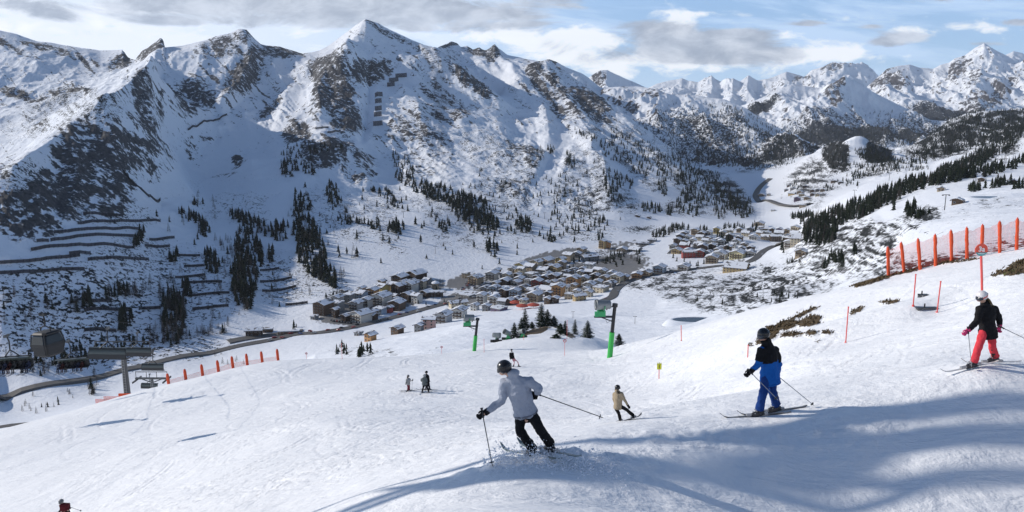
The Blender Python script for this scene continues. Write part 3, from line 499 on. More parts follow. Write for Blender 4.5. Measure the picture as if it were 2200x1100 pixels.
gcol = q.mix(q.lin(gv, .3, .7, 0, 1), (0.030, 0.022, 0.014), (0.15, 0.11, 0.06)); gcol = q.mix(q.m('MULTIPLY', q.ss(gv2, .5, .65), q.m('MULTIPLY', B, .7)), gcol, (0.13, 0.15, 0.045))
gk = q.ss(q.m('ADD', R, q.m('MULTIPLY', q.m('SUBTRACT', gv, 0.5), 0.6)), 0.42, 0.52)
sn = q.mix(h_mid, (0.87, 0.885, 0.91), (0.92, 0.925, 0.935))
q.put(b.inputs['Base Color'], q.mix(gk, sn, gcol)); b.inputs['Roughness'].default_value = 0.6; b.inputs['Specular IOR Level'].default_value = 0.2
q.l.new(bn.outputs[0], b.inputs['Normal'])
green = (PXF > 2100) * 1.0
tag(grid_obj('snow_slope', Xf, Yf, Zf, m, np.stack([gmask, gmask * 0, green], -1)), kind='structure')
# ------------------------------------------------------------------ shared materials for things
M_SNOW = flat('settled_snow', (0.80, 0.83, 0.88), 0.8, var=0.05, scale=2)
M_WOOD = flat('dark_timber', (0.07, 0.042, 0.028), 0.8, var=0.3, scale=3)
M_GLASS = flat('window_glass', (0.03, 0.035, 0.045), 0.15, var=0.2)
M_BARK = flat('bark', (0.05, 0.038, 0.028), 0.95, var=0.35, scale=4)
def needle(name, c0, c1, amt, sc):
    m, q, b = mat_new(name); ge = q.n.new('ShaderNodeNewGeometry'); ri = q.n.new('ShaderNodeObjectInfo').outputs['Random']; nz = q.sep(ge.outputs['Normal'])[2]
    n = q.noise(ge.outputs['Position'], sc, 4, .6); up = q.m('ABSOLUTE', nz); s_ = q.m('MULTIPLY', q.ss(up, .55, .95), q.ss(q.m('ADD', n, q.m('MULTIPLY', ri, .12)), .56, .66)); s_ = q.m('MULTIPLY', s_, amt)
    n2 = q.noise(ge.outputs['Position'], .12, 2, .5); q.put(b.inputs['Base Color'], q.mix(s_, q.mix(q.m('ADD', q.m('MULTIPLY', n2, .6), q.m('MULTIPLY', ri, .4)), c0, c1), (.5, .53, .58))); b.inputs['Roughness'].default_value = .9; b.inputs['Specular IOR Level'].default_value = .1; return m
M_NEEDLE = needle('spruce_needles', (.008, .013, .010), (.026, .034, .018), .55, .5)
M_NEEDLE2 = needle('near_spruce_needles', (.013, .022, .012), (.034, .048, .024), .5, 2.2)
M_TWIG = flat('bare_twigs', (0.060, 0.048, 0.042), 0.95, var=0.4, scale=1.0)
M_ASPH = flat('wet_asphalt', (0.105, 0.100, 0.095), 0.8, var=0.3, scale=0.15)
M_STEEL = flat('grey_steel', (0.10, 0.105, 0.11), 0.5, 0.6, 0.15)
M_DARK = flat('dark_steel', (0.03, 0.032, 0.036), 0.5, 0.5, 0.2)
M_CABLE = flat('steel_cable', (0.04, 0.04, 0.045), 0.6, 0.5)
# ------------------------------------------------------------------ roads
def resample(pts, step):
    out_ = [pts[0]]
    for a, b in zip(pts[:-1], pts[1:]):
        L = (b - a).length; n = max(1, int(L / step))
        for i in range(1, n + 1): out_.append(a.lerp(b, i / n))
    return out_
def ribbon(name, pix, w, mat, lift=0.6, kind='structure'):
    P = [place(*p) for p in pix]; P = [p for p in P if p]
    P = [Vector((p.x, p.y, 0)) for p in P]
    for _ in range(2):
        Q = [P[0]]
        for a, b in zip(P[:-1], P[1:]): Q += [a.lerp(b, .25), a.lerp(b, .75)]
        P = Q + [P[-1]]
    P = resample(P, 9.0); vs = []; fs = []
    for i, p in enumerate(P):
        t = (P[min(i + 1, len(P) - 1)] - P[max(i - 1, 0)]).normalized(); n = Vector((-t.y, t.x, 0))
        zc = max(zA(p.x, p.y), zA(p.x + n.x * w / 2, p.y + n.y * w / 2), zA(p.x - n.x * w / 2, p.y - n.y * w / 2)) + lift
        for k in (-1, -.33, .33, 1): c = p + n * w / 2 * k; vs.append((c.x, c.y, zc))
        for k in (-1, 1): c = p + n * (w / 2 + 1.5) * k; vs.append((c.x, c.y, zc - 2.5))
    for i in range(len(P) - 1):
        a, b = i * 6, (i + 1) * 6
        fs += [(a, a + 1, b + 1, b), (a + 1, a + 2, b + 2, b + 1), (a + 2, a + 3, b + 3, b + 2), (a + 4, a, b, b + 4), (a + 3, a + 5, b + 5, b + 3)]
    return tag(mesh_obj(name, vs, fs, mat), kind=kind), P
_, ROAD1 = ribbon('main_road', [(-60, 862), (0, 851), (120, 828), (240, 800), (330, 782), (430, 760), (540, 738), (600, 728), (640, 717), (700, 716), (760, 704), (840, 684), (900, 668), (960, 652), (1010, 640), (1060, 634)], 10.0, M_ASPH)
_, ROAD2 = ribbon('village_road', [(1290, 650), (1318, 640), (1322, 622), (1350, 605), (1400, 592), (1450, 583), (1510, 577), (1560, 570), (1600, 568), (1625, 558), (1640, 542), (1665, 530), (1690, 522)], 9.0, M_ASPH)
ribbon('valley_road', [(1655, 385), (1640, 395), (1626, 410), (1622, 425), (1660, 436), (1705, 445), (1740, 440)], 16.0, M_ASPH, 1.2)
ribbon('side_street', [(1000, 640), (1080, 622), (1140, 600), (1200, 585), (1260, 570), (1330, 548), (1400, 520)], 8.0, M_ASPH)
ribbon('upper_street', [(1440, 545), (1455, 528), (1470, 512)], 8.0, M_ASPH)
ribbon('station_road', [(490, 735), (560, 722), (650, 712)], 12.0, M_ASPH)
ribbon('lower_track', [(-40, 928), (60, 912), (180, 892)], 4.0, M_ASPH, 0.3)
# ------------------------------------------------------------------ trees
rnd = random.Random(11)
def crown_mesh(seed, h, r, tiers, n, top=0.0, base=0.12, jag=0.45):
    """jagged tiers of boughs; every bough is a drooping spike with gaps between them"""
    R_n = random.Random(seed); b = MB()
    for k in range(tiers):
        f = k / max(1, tiers - 1); z0 = h * (base + (1 - base) * f ** 0.9 * 0.93); rr = r * (1 - f) ** 0.85 * R_n.uniform(.8, 1.15) + 0.04 * r; hh = h * (1 - base) / tiers * 1.7
        a0 = R_n.uniform(0, 6.28)
        for j in range(n):
            a = a0 + 6.283 * j / n + R_n.uniform(-.2, .2); q_ = rr * R_n.uniform(1 - jag, 1.12); wv = 6.283 / n * R_n.uniform(.42, .62); dz_ = hh * R_n.uniform(.15, .5)
            tip = (math.cos(a) * q_, math.sin(a) * q_, z0 - dz_); l = (math.cos(a - wv) * q_ * .55, math.sin(a - wv) * q_ * .55, z0 + hh * .05); rr_ = (math.cos(a + wv) * q_ * .55, math.sin(a + wv) * q_ * .55, z0 + hh * .05)
            c = (0, 0, z0 + hh * .75); lo = (0, 0, z0 - hh * .1)
            b.add([c, l, tip, rr_, lo], [(0, 1, 2), (0, 2, 3), (4, 2, 1), (4, 3, 2)])
    b.add([(0.05 * r, 0, h * .86), (-.03 * r, .05 * r, h * .86), (-.03 * r, -.05 * r, h * .86), (0, 0, h * 1.02)], [(0, 1, 3), (1, 2, 3), (2, 0, 3)])
    return b
def near_crown(seed, h, r, density=1.0):
    """hundreds of small needle sprays around the trunk"""
    R_n = random.Random(seed); b = MB(); nb = int(150 * density)
    for k in range(nb):
        f = (k / nb) ** 0.8; z0 = h * (0.05 + .93 * f); L = r * (1 - f) ** .75 * R_n.uniform(.6, 1.18) + .05 * r; a = k * 2.4 + R_n.uniform(-.3, .3)
        d = Vector((math.cos(a), math.sin(a), R_n.uniform(-.22, .25)))
        for s_ in range(5):
            t0 = .15 + s_ * .18; c = Vector((0, 0, z0)) + d * L * t0; w_ = L * (.30 - .035 * s_) + .03
            for sd in (-1, 1):
                e = Vector((-d.y, d.x, 0)) * sd * w_ + d * w_ * .9 + Vector((0, 0, R_n.uniform(-.30, .22) * w_ * 1.6)); p = c + d * w_ * .6 + Vector((0, 0, -.10 * w_))
                b.add([c, c + e, p, c + Vector((0, 0, .25 * w_))], [(0, 1, 2), (3, 2, 1)])
    return b
def trunk_mesh(h, r):
    b = MB(); b.tube([(0, 0, -0.6), (0.03 * r, 0, h * .3), (0, 0.02, h * .65), (0, 0, h * .96)], [r, r * .75, r * .42, r * .06], 6); return b
def pair(nm, crown, trunk, cm, tm=None):
    a = bpy.data.meshes.new('crown'); a.from_pydata(crown.v, [], crown.f); a.materials.append(cm); a.update()
    t = bpy.data.meshes.new('trunk'); t.from_pydata(trunk.v, [], trunk.f); t.materials.append(tm or M_BARK); t.update(); return (nm, a, t)
SPR = [pair('spruce_tree', crown_mesh(i, 12, (2.9, 3.4, 2.5, 3.7)[i], (9, 8, 10, 7)[i], 8), trunk_mesh(12, .28), M_NEEDLE) for i in range(4)]
STP = [pair('stone_pine', crown_mesh(20 + i, 10, 3.1, 6, 7, base=.2, jag=.6), trunk_mesh(10, .3), M_NEEDLE) for i in range(2)]
def larch(seed, h):
    R_n = random.Random(seed); b = MB()
    for k in range(46):
        f = .12 + .85 * k / 46; a = k * 2.4; L = h * .24 * (1 - f) + .25; z0 = h * f; dx, dy = math.cos(a), math.sin(a); w_ = .16
        b.add([(0, 0, z0), (dx * L * .6 - dy * w_ * 2, dy * L * .6 + dx * w_ * 2, z0 + L * .05), (dx * L, dy * L, z0 - .1 * L), (dx * L * .6 + dy * w_ * 2, dy * L * .6 - dx * w_ * 2, z0 + .3)], [(0, 1, 2, 3)])
    return b
LAR = [pair('bare_larch', larch(i, 11), trunk_mesh(11, .2), M_TWIG, M_TWIG) for i in range(2)]
def plant(proto, loc, s, label, group, cat='tree', rz=None):
    e = empty(proto[0], loc, rnd.uniform(0, 6.28) if rz is None else rz); e.scale = (s * rnd.uniform(.88, 1.12), s * rnd.uniform(.88, 1.12), s)
    for nm, me in (('trunk', proto[2]), ('crown', proto[1])):
        o = bpy.data.objects.new(nm, me); COL.objects.link(o); o.parent = e
    return tag(e, label, cat, group)
# clumps: centre, radii, tilt, number, tree height in metres, kind (s spruce, p pine, l larch), where they stand in words
CL = [(950, 500, 260, 60, 0, 44, 11, 'p', 'scattered singly on the slope above the village'), (800, 450, 160, 50, 0, 24, 10, 'p', 'scattered singly above the wide piste'), (1120, 450, 130, 60, 10, 50, 10, 'p', 'scattered singly left of the high piste'), (460, 520, 120, 70, 20, 40, 11, 'l', 'scattered above the barrier slope'), (1250, 430, 90, 60, 0, 50, 10, 's', 'scattered between the right pistes'),
  (648, 440, 17, 27, 8, 36, 13, 'p', 'on the snowy knob above the left piste'), (716, 420, 14, 26, -25, 26, 13, 'p', 'on the small rib left of the wide piste'), (622, 365, 18, 18, 0, 24, 12, 'p', 'below the rocky knoll'), (640, 335, 36, 16, -20, 34, 11, 'p', 'on the rocky knoll below the pyramid peak'), (700, 318, 40, 12, 0, 24, 10, 'p', 'on the rocky knoll below the pyramid peak'), (665, 365, 14, 14, 0, 10, 12, 'p', 'below the rocky knoll'),
  (868, 362, 14, 28, -35, 34, 12, 's', 'in the upper strip on the mountain face'), (895, 400, 50, 10, 25, 50, 12, 'p', 'in the upper strip on the mountain face'), (960, 425, 50, 14, 15, 75, 13, 'p', 'in the thick middle strip on the mountain face'), (1010, 450, 42, 20, 20, 80, 14, 'p', 'in the thick middle strip on the mountain face'), (1035, 480, 32, 18, 15, 60, 14, 'p', 'in the thick middle strip on the mountain face'), (955, 488, 14, 12, 0, 12, 12, 's', 'below the thick middle strip'), (1060, 538, 14, 18, 10, 16, 13, 'p', 'above the village car park'), (1126, 488, 18, 13, 20, 22, 14, 'p', 'on the spur right of the middle strip'), (820, 415, 24, 10, 20, 18, 11, 'p', 'left of the mountain face strip'), (850, 440, 20, 8, 20, 12, 11, 'p', 'left of the mountain face strip'),
  (853, 493, 16, 14, 0, 22, 13, 'p', 'beside the wide piste'), (735, 478, 14, 6, 0, 6, 12, 's', 'in the row above the left piste'), (770, 482, 30, 4, 3, 9, 12, 's', 'in the row above the left piste'), (805, 488, 14, 6, 0, 6, 12, 's', 'in the row above the left piste'), (655, 498, 24, 20, 0, 48, 13, 's', 'in the dense left wood'), (668, 548, 26, 36, -18, 96, 13, 's', 'in the dense left wood'), (702, 590, 16, 26, -30, 38, 13, 's', 'in the dense left wood'), (735, 595, 8, 12, 0, 5, 11, 'l', 'at the edge of the left wood'), (760, 548, 10, 10, 0, 6, 11, 'l', 'alone on the slope'), (600, 505, 16, 14, 0, 16, 12, 's', 'between the two left woods'), (580, 550, 10, 14, 0, 10, 12, 's', 'between the two left woods'),
  (520, 470, 30, 10, 20, 30, 12, 's', 'above the barrier slope'), (560, 490, 34, 11, 15, 34, 12, 's', 'above the barrier slope'), (605, 488, 16, 8, 0, 12, 12, 's', 'above the barrier slope'), (535, 545, 24, 40, -10, 90, 13, 's', 'in the wood between the barrier rows'), (525, 612, 22, 40, -5, 76, 13, 's', 'in the wood between the barrier rows'), (455, 565, 16, 24, -15, 26, 12, 's', 'between the barrier rows'), (490, 545, 18, 30, 0, 24, 11, 'l', 'between the barrier rows'), (425, 440, 14, 5, 0, 10, 10, 's', 'on the snow shoulder'), (410, 470, 26, 8, 25, 22, 12, 's', 'on the snow shoulder'), (438, 496, 12, 18, -20, 20, 12, 's', 'on the snow shoulder'), (300, 514, 7, 22, 28, 24, 11, 's', 'between the avalanche barriers'), (374, 555, 10, 16, 0, 12, 11, 's', 'right of the avalanche barriers'),
  (370, 670, 26, 50, -5, 60, 13, 'l', 'in the bare wood above the road'), (375, 690, 20, 40, 0, 44, 13, 's', 'in the wood above the road'), (400, 630, 12, 24, 0, 16, 12, 's', 'in the wood above the road'), (270, 690, 14, 26, 10, 16, 12, 's', 'behind the lift pylon'), (188, 650, 9, 18, 20, 12, 11, 's', 'on the lower barrier slope'), (300, 625, 34, 14, -20, 24, 10, 'l', 'on the lower barrier slope'), (250, 630, 26, 14, -20, 18, 10, 's', 'on the lower barrier slope'), (160, 660, 18, 14, 0, 12, 10, 'l', 'on the lower barrier slope'), (350, 725, 50, 16, 0, 30, 9, 'l', 'just above the road'), (180, 760, 110, 16, -8, 40, 8, 's', 'just above the road'), (60, 790, 60, 20, 0, 24, 10, 'l', 'just above the road'), (450, 715, 50, 12, -10, 24, 9, 'l', 'just above the road'), (720, 640, 20, 10, 0, 10, 9, 'l', 'behind the left houses'), (700, 470, 80, 60, 0, 26, 9, 'l', 'scattered on the lower mountain'), (60, 660, 60, 50, 0, 22, 9, 'l', 'scattered on the lower mountain'), (470, 640, 60, 50, 0, 30, 9, 'l', 'scattered on the barrier slope'), (620, 620, 50, 40, 0, 24, 9, 'l', 'scattered on the barrier slope'),
  (1184, 322, 9, 9, 0, 12, 12, 'p', 'in the lone dark clump by the high piste'), (1225, 345, 9, 18, -20, 18, 12, 's', 'on the rib right of the lone clump'), (1160, 330, 8, 14, -20, 10, 10, 's', 'left of the lone clump'), (1315, 402, 16, 26, -20, 36, 13, 's', 'between the right pistes'), (1340, 390, 26, 10, 30, 26, 12, 's', 'between the right pistes'), (1275, 298, 34, 7, 25, 22, 11, 's', 'on the upper forest slope'), (1320, 330, 34, 12, 30, 44, 11, 's', 'on the upper forest slope'), (1375, 355, 30, 14, 35, 40, 12, 's', 'on the upper forest slope'), (1345, 305, 34, 12, 35, 40, 11, 's', 'on the upper forest slope'), (1420, 395, 10, 28, -15, 24, 13, 's', 'between the right pistes'), (1400, 450, 24, 9, 10, 20, 13, 's', 'at the foot of the right pistes'), (1440, 455, 10, 9, 0, 8, 12, 's', 'at the foot of the right pistes'), (1395, 330, 26, 14, 40, 40, 11, 's', 'on the forested spur'), (1440, 365, 28, 18, 40, 70, 12, 's', 'on the forested spur'), (1490, 400, 34, 24, 40, 100, 12, 's', 'on the forested spur'), (1545, 425, 36, 22, 40, 120, 12, 's', 'on the forested spur'), (1590, 445, 26, 16, 35, 60, 12, 's', 'on the forested spur'), (1480, 440, 22, 24, 20, 46, 13, 's', 'on the forested spur'), (1550, 460, 20, 12, 0, 24, 12, 'l', 'on the forested spur'), (1240, 290, 20, 10, 20, 10, 9, 's', 'on the upper forest slope'),
  (1090, 400, 10, 8, 0, 5, 10, 's', 'on the middle slope'), (1200, 400, 40, 20, 0, 16, 9, 's', 'on the bushy slope below the high piste'), (1290, 475, 12, 6, 0, 8, 10, 's', 'below the bushy slope'), (1175, 508, 8, 12, 0, 6, 12, 's', 'above the village roofs'), (1190, 515, 6, 8, 0, 4, 12, 's', 'above the village roofs'), (1290, 512, 8, 5, 0, 6, 10, 's', 'behind the tall yellow house'), (1100, 470, 20, 30, 0, 8, 10, 's', 'on the middle slope'), (1240, 470, 60, 26, 0, 30, 9, 's', 'on the bushy slope below the high piste'), (1180, 420, 50, 12, 0, 14, 9, 's', 'on the bushy slope below the high piste'),
  (1430, 498, 26, 7, -20, 34, 10, 's', 'in the hedge wood beside the small piste'), (1462, 490, 20, 4, 5, 14, 10, 's', 'in the hedge wood beside the small piste'), (1510, 496, 14, 4, 0, 8, 10, 's', 'behind the upper houses'), (1575, 490, 24, 5, 0, 16, 10, 's', 'behind the upper houses'), (1618, 490, 10, 8, 0, 10, 11, 's', 'behind the upper houses'), (1548, 515, 7, 14, 0, 9, 12, 's', 'among the upper houses'), (1562, 530, 6, 16, 0, 10, 12, 's', 'among the upper houses'), (1530, 528, 8, 8, 0, 6, 11, 's', 'among the upper houses'), (1322, 560, 24, 14, 0, 14, 9, 's', 'on the rocky mound in the village'), (1370, 555, 14, 12, 0, 8, 9, 's', 'on the rocky mound in the village'), (1240, 600, 60, 20, 0, 10, 9, 's', 'between the village houses'), (1270, 560, 40, 10, 0, 8, 9, 's', 'between the village houses'), (890, 640, 80, 16, 0, 8, 8, 's', 'between the left houses'), (1500, 560, 60, 16, 0, 6, 8, 's', 'between the upper houses'),
  (1745, 478, 24, 14, 0, 46, 13, 's', 'in the wood right of the village'), (1765, 500, 28, 20, 10, 70, 13, 's', 'in the wood right of the village'), (1800, 470, 28, 12, -10, 56, 12, 's', 'in the wood right of the village'), (1735, 510, 12, 14, 0, 16, 12, 's', 'in the wood right of the village'), (1682, 537, 5, 6, 0, 4, 12, 's', 'at the road bend'), (1850, 450, 36, 14, -18, 80, 12, 's', 'in the long tree line across the right slope'), (1905, 425, 36, 12, -20, 70, 12, 's', 'in the long tree line across the right slope'), (1960, 402, 36, 9, -14, 56, 12, 's', 'in the long tree line across the right slope'), (2030, 388, 40, 7, -10, 46, 12, 's', 'in the long tree line across the right slope'), (2100, 376, 40, 6, -12, 34, 11, 's', 'in the long tree line across the right slope'), (2165, 360, 40, 6, -15, 34, 11, 's', 'in the long tree line across the right slope'), (1720, 465, 24, 6, -10, 22, 12, 's', 'at the left end of the long tree line'),
  (1955, 455, 10, 10, 0, 10, 10, 's', 'on the bushy mound'), (1975, 462, 26, 8, -5, 16, 6, 'p', 'on the bushy mound'), (1920, 448, 3, 6, 0, 3, 10, 's', 'left of the bushy mound'), (2145, 400, 30, 4, -10, 12, 9, 's', 'above the small reservoir'), (2090, 408, 14, 5, 0, 8, 9, 's', 'above the small reservoir'), (2190, 405, 14, 5, 0, 8, 9, 's', 'above the small reservoir'),
  (2090, 348, 50, 12, -32, 130, 11, 's', 'in the dark band of wood on the right'), (2150, 315, 50, 10, -32, 120, 11, 's', 'in the dark band of wood on the right'), (2195, 285, 30, 10, -30, 60, 11, 's', 'in the dark band of wood on the right'), (2040, 366, 30, 8, -15, 60, 11, 's', 'in the dark band of wood on the right'), (1930, 345, 60, 5, 3, 50, 11, 's', 'on the flat beyond the knoll'), (1880, 362, 50, 6, 5, 44, 11, 's', 'below the white knoll'), (1850, 375, 30, 8, -10, 30, 11, 's', 'below the white knoll'), (1960, 362, 40, 5, 0, 26, 10, 's', 'on the flat beyond the knoll'), (1795, 335, 22, 22, -35, 60, 10, 's', 'on the dark flank of the white knoll'), (1885, 325, 20, 16, 35, 60, 10, 's', 'on the dark flank of the white knoll'), (1760, 365, 34, 14, -35, 36, 10, 'l', 'below the white knoll'), (1725, 390, 30, 14, -30, 22, 9, 's', 'above the far houses'), (1820, 395, 30, 8, 0, 14, 10, 's', 'below the white knoll'), (1780, 405, 12, 6, 0, 8, 10, 's', 'above the far houses'),
  (1810, 566, 4, 8, 0, 3, 11, 's', 'on the moor beside the posts'), (1775, 572, 8, 8, 0, 5, 10, 's', 'on the moor beside the road'), (1795, 558, 12, 10, 0, 5, 9, 's', 'on the moor beside the road'), (1835, 550, 10, 5, 0, 3, 9, 's', 'on the moor beside the road'), (1705, 565, 14, 6, 0, 5, 7, 's', 'on the moor below the tan house'), (1670, 640, 50, 10, 0, 8, 4, 's', 'on the moor beyond the slope edge'), (1530, 640, 40, 14, 0, 5, 4, 's', 'on the moor beyond the slope edge'),
  (780, 760, 16, 8, 0, 6, 6, 'p', 'on the snow field below the piste'), (735, 755, 14, 10, 0, 6, 6, 'p', 'on the snow field below the piste'), (633, 705, 4, 4, 0, 2, 8, 's', 'beside the brown house'), (200, 830, 14, 22, 0, 10, 9, 'l', 'beside the lift pylon'), (60, 880, 60, 14, 0, 8, 5, 'l', 'below the left road'), (120, 860, 60, 20, 0, 10, 5, 'l', 'below the left road'), (500, 770, 40, 16, 0, 8, 6, 'l', 'below the left road')]
TR = []
for ci, (cx, cy, rx, ry, an, n, h, kd, wh) in enumerate(CL):
    a = math.radians(an); rx, ry = (rx * 1.15, ry * 1.35) if n >= 34 else (rx, ry)
    for k in range(int(n * (1.5 if kd != 'l' else 1.0))):
        r_ = math.sqrt(rnd.random()) * 1.05; t_ = rnd.random() * 6.283; dx, dy = rx * r_ * math.cos(t_), ry * r_ * math.sin(t_)
        p = place(cx + dx * math.cos(a) - dy * math.sin(a), cy + dx * math.sin(a) + dy * math.cos(a))
        if p is None: continue
        hh = h * rnd.uniform(.6, 1.3); kk = kd if rnd.random() < .86 else ('l' if kd == 's' else 's'); TR.append((hh / p.y, p, hh, kk, wh))
TR.sort(key=lambda t: -t[0])
cnt = {'s': 0, 'p': 0, 'l': 0}; CAP = {'s': 285, 'p': 150, 'l': 170}; rest = {'s': [], 'p': [], 'l': []}
for sz, p, hh, kk, wh in TR:
    if cnt[kk] < CAP[kk]:
        cnt[kk] += 1; pr = {'s': SPR, 'p': STP, 'l': LAR}[kk]; pr = pr[cnt[kk] % len(pr)]
        lab = {'s': 'dark green spruce ', 'p': 'dark stone pine ', 'l': 'bare brown larch '}[kk] + wh
        plant(pr, p - Vector((0, 0, .4)), hh / {'s': 12, 'p': 10, 'l': 11}[kk], lab, {'s': 'spruces ', 'p': 'stone pines ', 'l': 'larches '}[kk] + wh)
    else: rest[kk].append((p, hh))
# the far-off woods beyond the first trees: one object per kind
def forest(name, items, protos, h0, mat, label):
    Vs, Fs = [], []; off = 0; base_ = [(np.array(b_.v, np.float32), np.array([f for f in b_.f if len(f) == 3] or [(0, 0, 0)], np.int32)) for b_ in protos]
    for p, hh in items:
        v_, f_ = base_[rnd.randrange(len(base_))]; a = rnd.random() * 6.28; s = hh / h0; c_, s_ = math.cos(a) * s, math.sin(a) * s
        w = np.empty_like(v_); w[:, 0] = v_[:, 0] * c_ - v_[:, 1] * s_ + p.x; w[:, 1] = v_[:, 0] * s_ + v_[:, 1] * c_ + p.y; w[:, 2] = v_[:, 2] * s + p.z - .4
        Vs.append(w); Fs.append(f_ + off); off += len(v_)
    if not Vs: return
    v_ = np.concatenate(Vs); f_ = np.concatenate(Fs); me = bpy.data.meshes.new(name); me.vertices.add(len(v_)); me.vertices.foreach_set('co', v_.ravel())
    me.loops.add(f_.size); me.loops.foreach_set('vertex_index', f_.ravel().astype(np.int32)); me.polygons.add(len(f_)); me.polygons.foreach_set('loop_start', np.arange(0, f_.size, 3, dtype=np.int32)); me.update(calc_edges=True)
    me.materials.append(mat); o = bpy.data.objects.new(name, me); COL.objects.link(o); tag(o, label, 'forest', kind='stuff')
low = [crown_mesh(60 + i, 12, 3.2, 5, 6) for i in range(3)]
def tri(b):
    f2 = []
    for f in b.f: f2 += [f] if len(f) == 3 else [(f[0], f[1], f[2]), (f[0], f[2], f[3])]
    b.f = f2; return b
# woods on the ranges behind
def pick_layer(L, n, fn, h):
    q_, X, Y, Z = L; px_, py_ = proj(X, Y, Z); e = Z / Y; vis = e >= np.maximum.accumulate(e, 0) - 1e-6; w = fn(px_, py_) * vis * (px_ > -60) * (px_ < 2260)
    w = w.ravel() * np.sqrt(np.gradient(py_, axis=0) ** 2 + 1e-3).ravel(); w = w / w.sum(); idx = np.random.RandomState(3).choice(len(w), n, p=w)
    for i in idx: rest['s'].append((Vector((X.ravel()[i] + rnd.uniform(-9, 9), Y.ravel()[i] + rnd.uniform(-9, 9), Z.ravel()[i])), h * rnd.uniform(.6, 1.15)))
pick_layer(LB, 2300, lambda a, b_: blobs(a, b_, [(1640, 290, 110, 30, 25, .7), (1520, 290, 110, 50, 20, .45), (1560, 240, 50, 14, 15, .6), (1600, 335, 200, 22, 0, 1.0), (1400, 300, 80, 40, 0, .2)]), 15)
pick_layer(LC, 1800, lambda a, b_: blobs(a, b_, [(1620, 235, 60, 9, -28, .9), (1900, 295, 220, 22, 0, 1), (1740, 295, 110, 18, 0, .8), (1950, 262, 80, 16, 10, .3)]), 16)
pick_layer(LD, 500, lambda a, b_: blobs(a, b_, [(2000, 262, 200, 14, 0, .85), (2080, 240, 80, 14, -20, .5)]), 17)
def pickA(n, lst, h):
    w = blobs(PXA[:, ::2], PYA[:, ::2], lst); e = EA[:, ::2]; w = (w * (e >= CMA[:, ::2] - 1e-6)).ravel(); w *= np.abs(np.gradient(PYA[:, ::2], axis=0)).ravel(); w /= w.sum()
    idx = np.random.RandomState(5).choice(len(w), n, p=w); xs, ys, zs = XA[:, ::2].ravel(), YA[:, ::2].ravel(), ZA[:, ::2].ravel()
    for i in idx: rest['s'].append((Vector((xs[i] + rnd.uniform(-4, 4), ys[i] + rnd.uniform(-4, 4), zs[i])), h * rnd.uniform(.6, 1.15)))
pickA(2300, [(2120, 280, 130, 28, -8, 1), (2030, 300, 80, 30, -15, 1), (2195, 255, 60, 22, 0, 1), (1580, 345, 110, 18, 0, 1), (1500, 360, 60, 20, 35, .8), (1885, 345, 50, 14, 20, .8), (2070, 250, 60, 10, -15, .9)], 11)
forest('distant_spruce_wood', rest['s'], [tri(b_) for b_ in low], 12, M_NEEDLE, 'dark mass of far spruces covering the hillsides beyond the village')
forest('distant_pine_wood', rest['p'], [tri(crown_mesh(70 + i, 10, 3.1, 4, 6, base=.2, jag=.6)) for i in range(2)], 10, M_NEEDLE, 'dark mass of stone pines in strips across the mountain face')
forest('distant_larch_wood', rest['l'], [tri(larch(80, 11))], 11, M_TWIG, 'thin brown mass of bare larches on the left slope')
# near trees on and beside the snowy hump
TREES = [o for o in bpy.data.objects if o.name.split('.')[0] in ('spruce_tree', 'stone_pine', 'bare_larch')]
for px, py, D, h, w, lab in [(1105, 728, 152, 3.6, 1.3, 'dark spruce left of the ground snow guns'), (1128, 712, 160, 5.4, 1.5, 'tall narrow spruce behind the snow guns'), (1120, 722, 158, 4.2, 1.5, 'short spruce touching the right snow gun'), (1163, 706, 165, 6.0, 2.0, 'biggest spruce on top of the grassy hump'), (1176, 706, 167, 4.6, 1.9, 'second spruce on the grassy hump beside the biggest'), (1190, 705, 167, 3.0, 1.6, 'low spruce at the right edge of the grassy hump'), (1204, 716, 152, 2.2, 1.3, 'small spruce just right of the hump'), (1214, 720, 152, 3.2, 1.0, 'slim snow-dusted spruce right of the hump'), (1235, 724, 155, 4.0, 1.0, 'slender lone spruce left of the rounded one'), (1262, 730, 150, 4.2, 1.7, 'rounded spruce nearest the big snow gun tower'), (1143, 702, 164, 1.6, .9, 'tiny spruce on the left of the grassy hump'), (1330, 722, 112, 2.0, 1.0, 'dark spruce behind the big green tower'), (1423, 697, 128, 1.5, .9, 'small spruce at the slope edge beside the round pond'), (1195, 728, 140, 1.0, 1.2, 'creeping pine bush below the hump')]:
    p = at(px, py, D); z0 = zF(p.x, p.y) if D < 210 else p.z
    e = empty('spruce_tree', (p.x, p.y, min(p.z, z0 + .3) if abs(z0 - p.z) < 4 else z0), rnd.random() * 6)
    seed = int(px); c = near_crown(seed, h, w); c.build('crown', M_NEEDLE2, e); trunk_mesh(h, .09 + h * .018).build('trunk', M_BARK, e); tag(e, lab, 'tree')
ORD = ['first', 'second', 'third', 'fourth', 'fifth', 'sixth', 'seventh', 'eighth', 'ninth', 'tenth', 'eleventh', 'twelfth', 'thirteenth', 'fourteenth', 'fifteenth', 'sixteenth', 'seventeenth', 'eighteenth', 'nineteenth', 'twentieth']
def relabel(objs):
    """things whose words are the same get their place from the left"""
    by = {}
    for o in objs: by.setdefault(o['label'], []).append(o)
    for lab, os_ in by.items():
        if 1 < len(os_) <= 20:
            os_.sort(key=lambda o: o.location.x / max(o.location.y, 1))
            for i, o in enumerate(os_): o['label'] = lab + (', leftmost' if i == 0 else ', rightmost' if i == len(os_) - 1 else ', ' + ORD[i] + ' from the left')
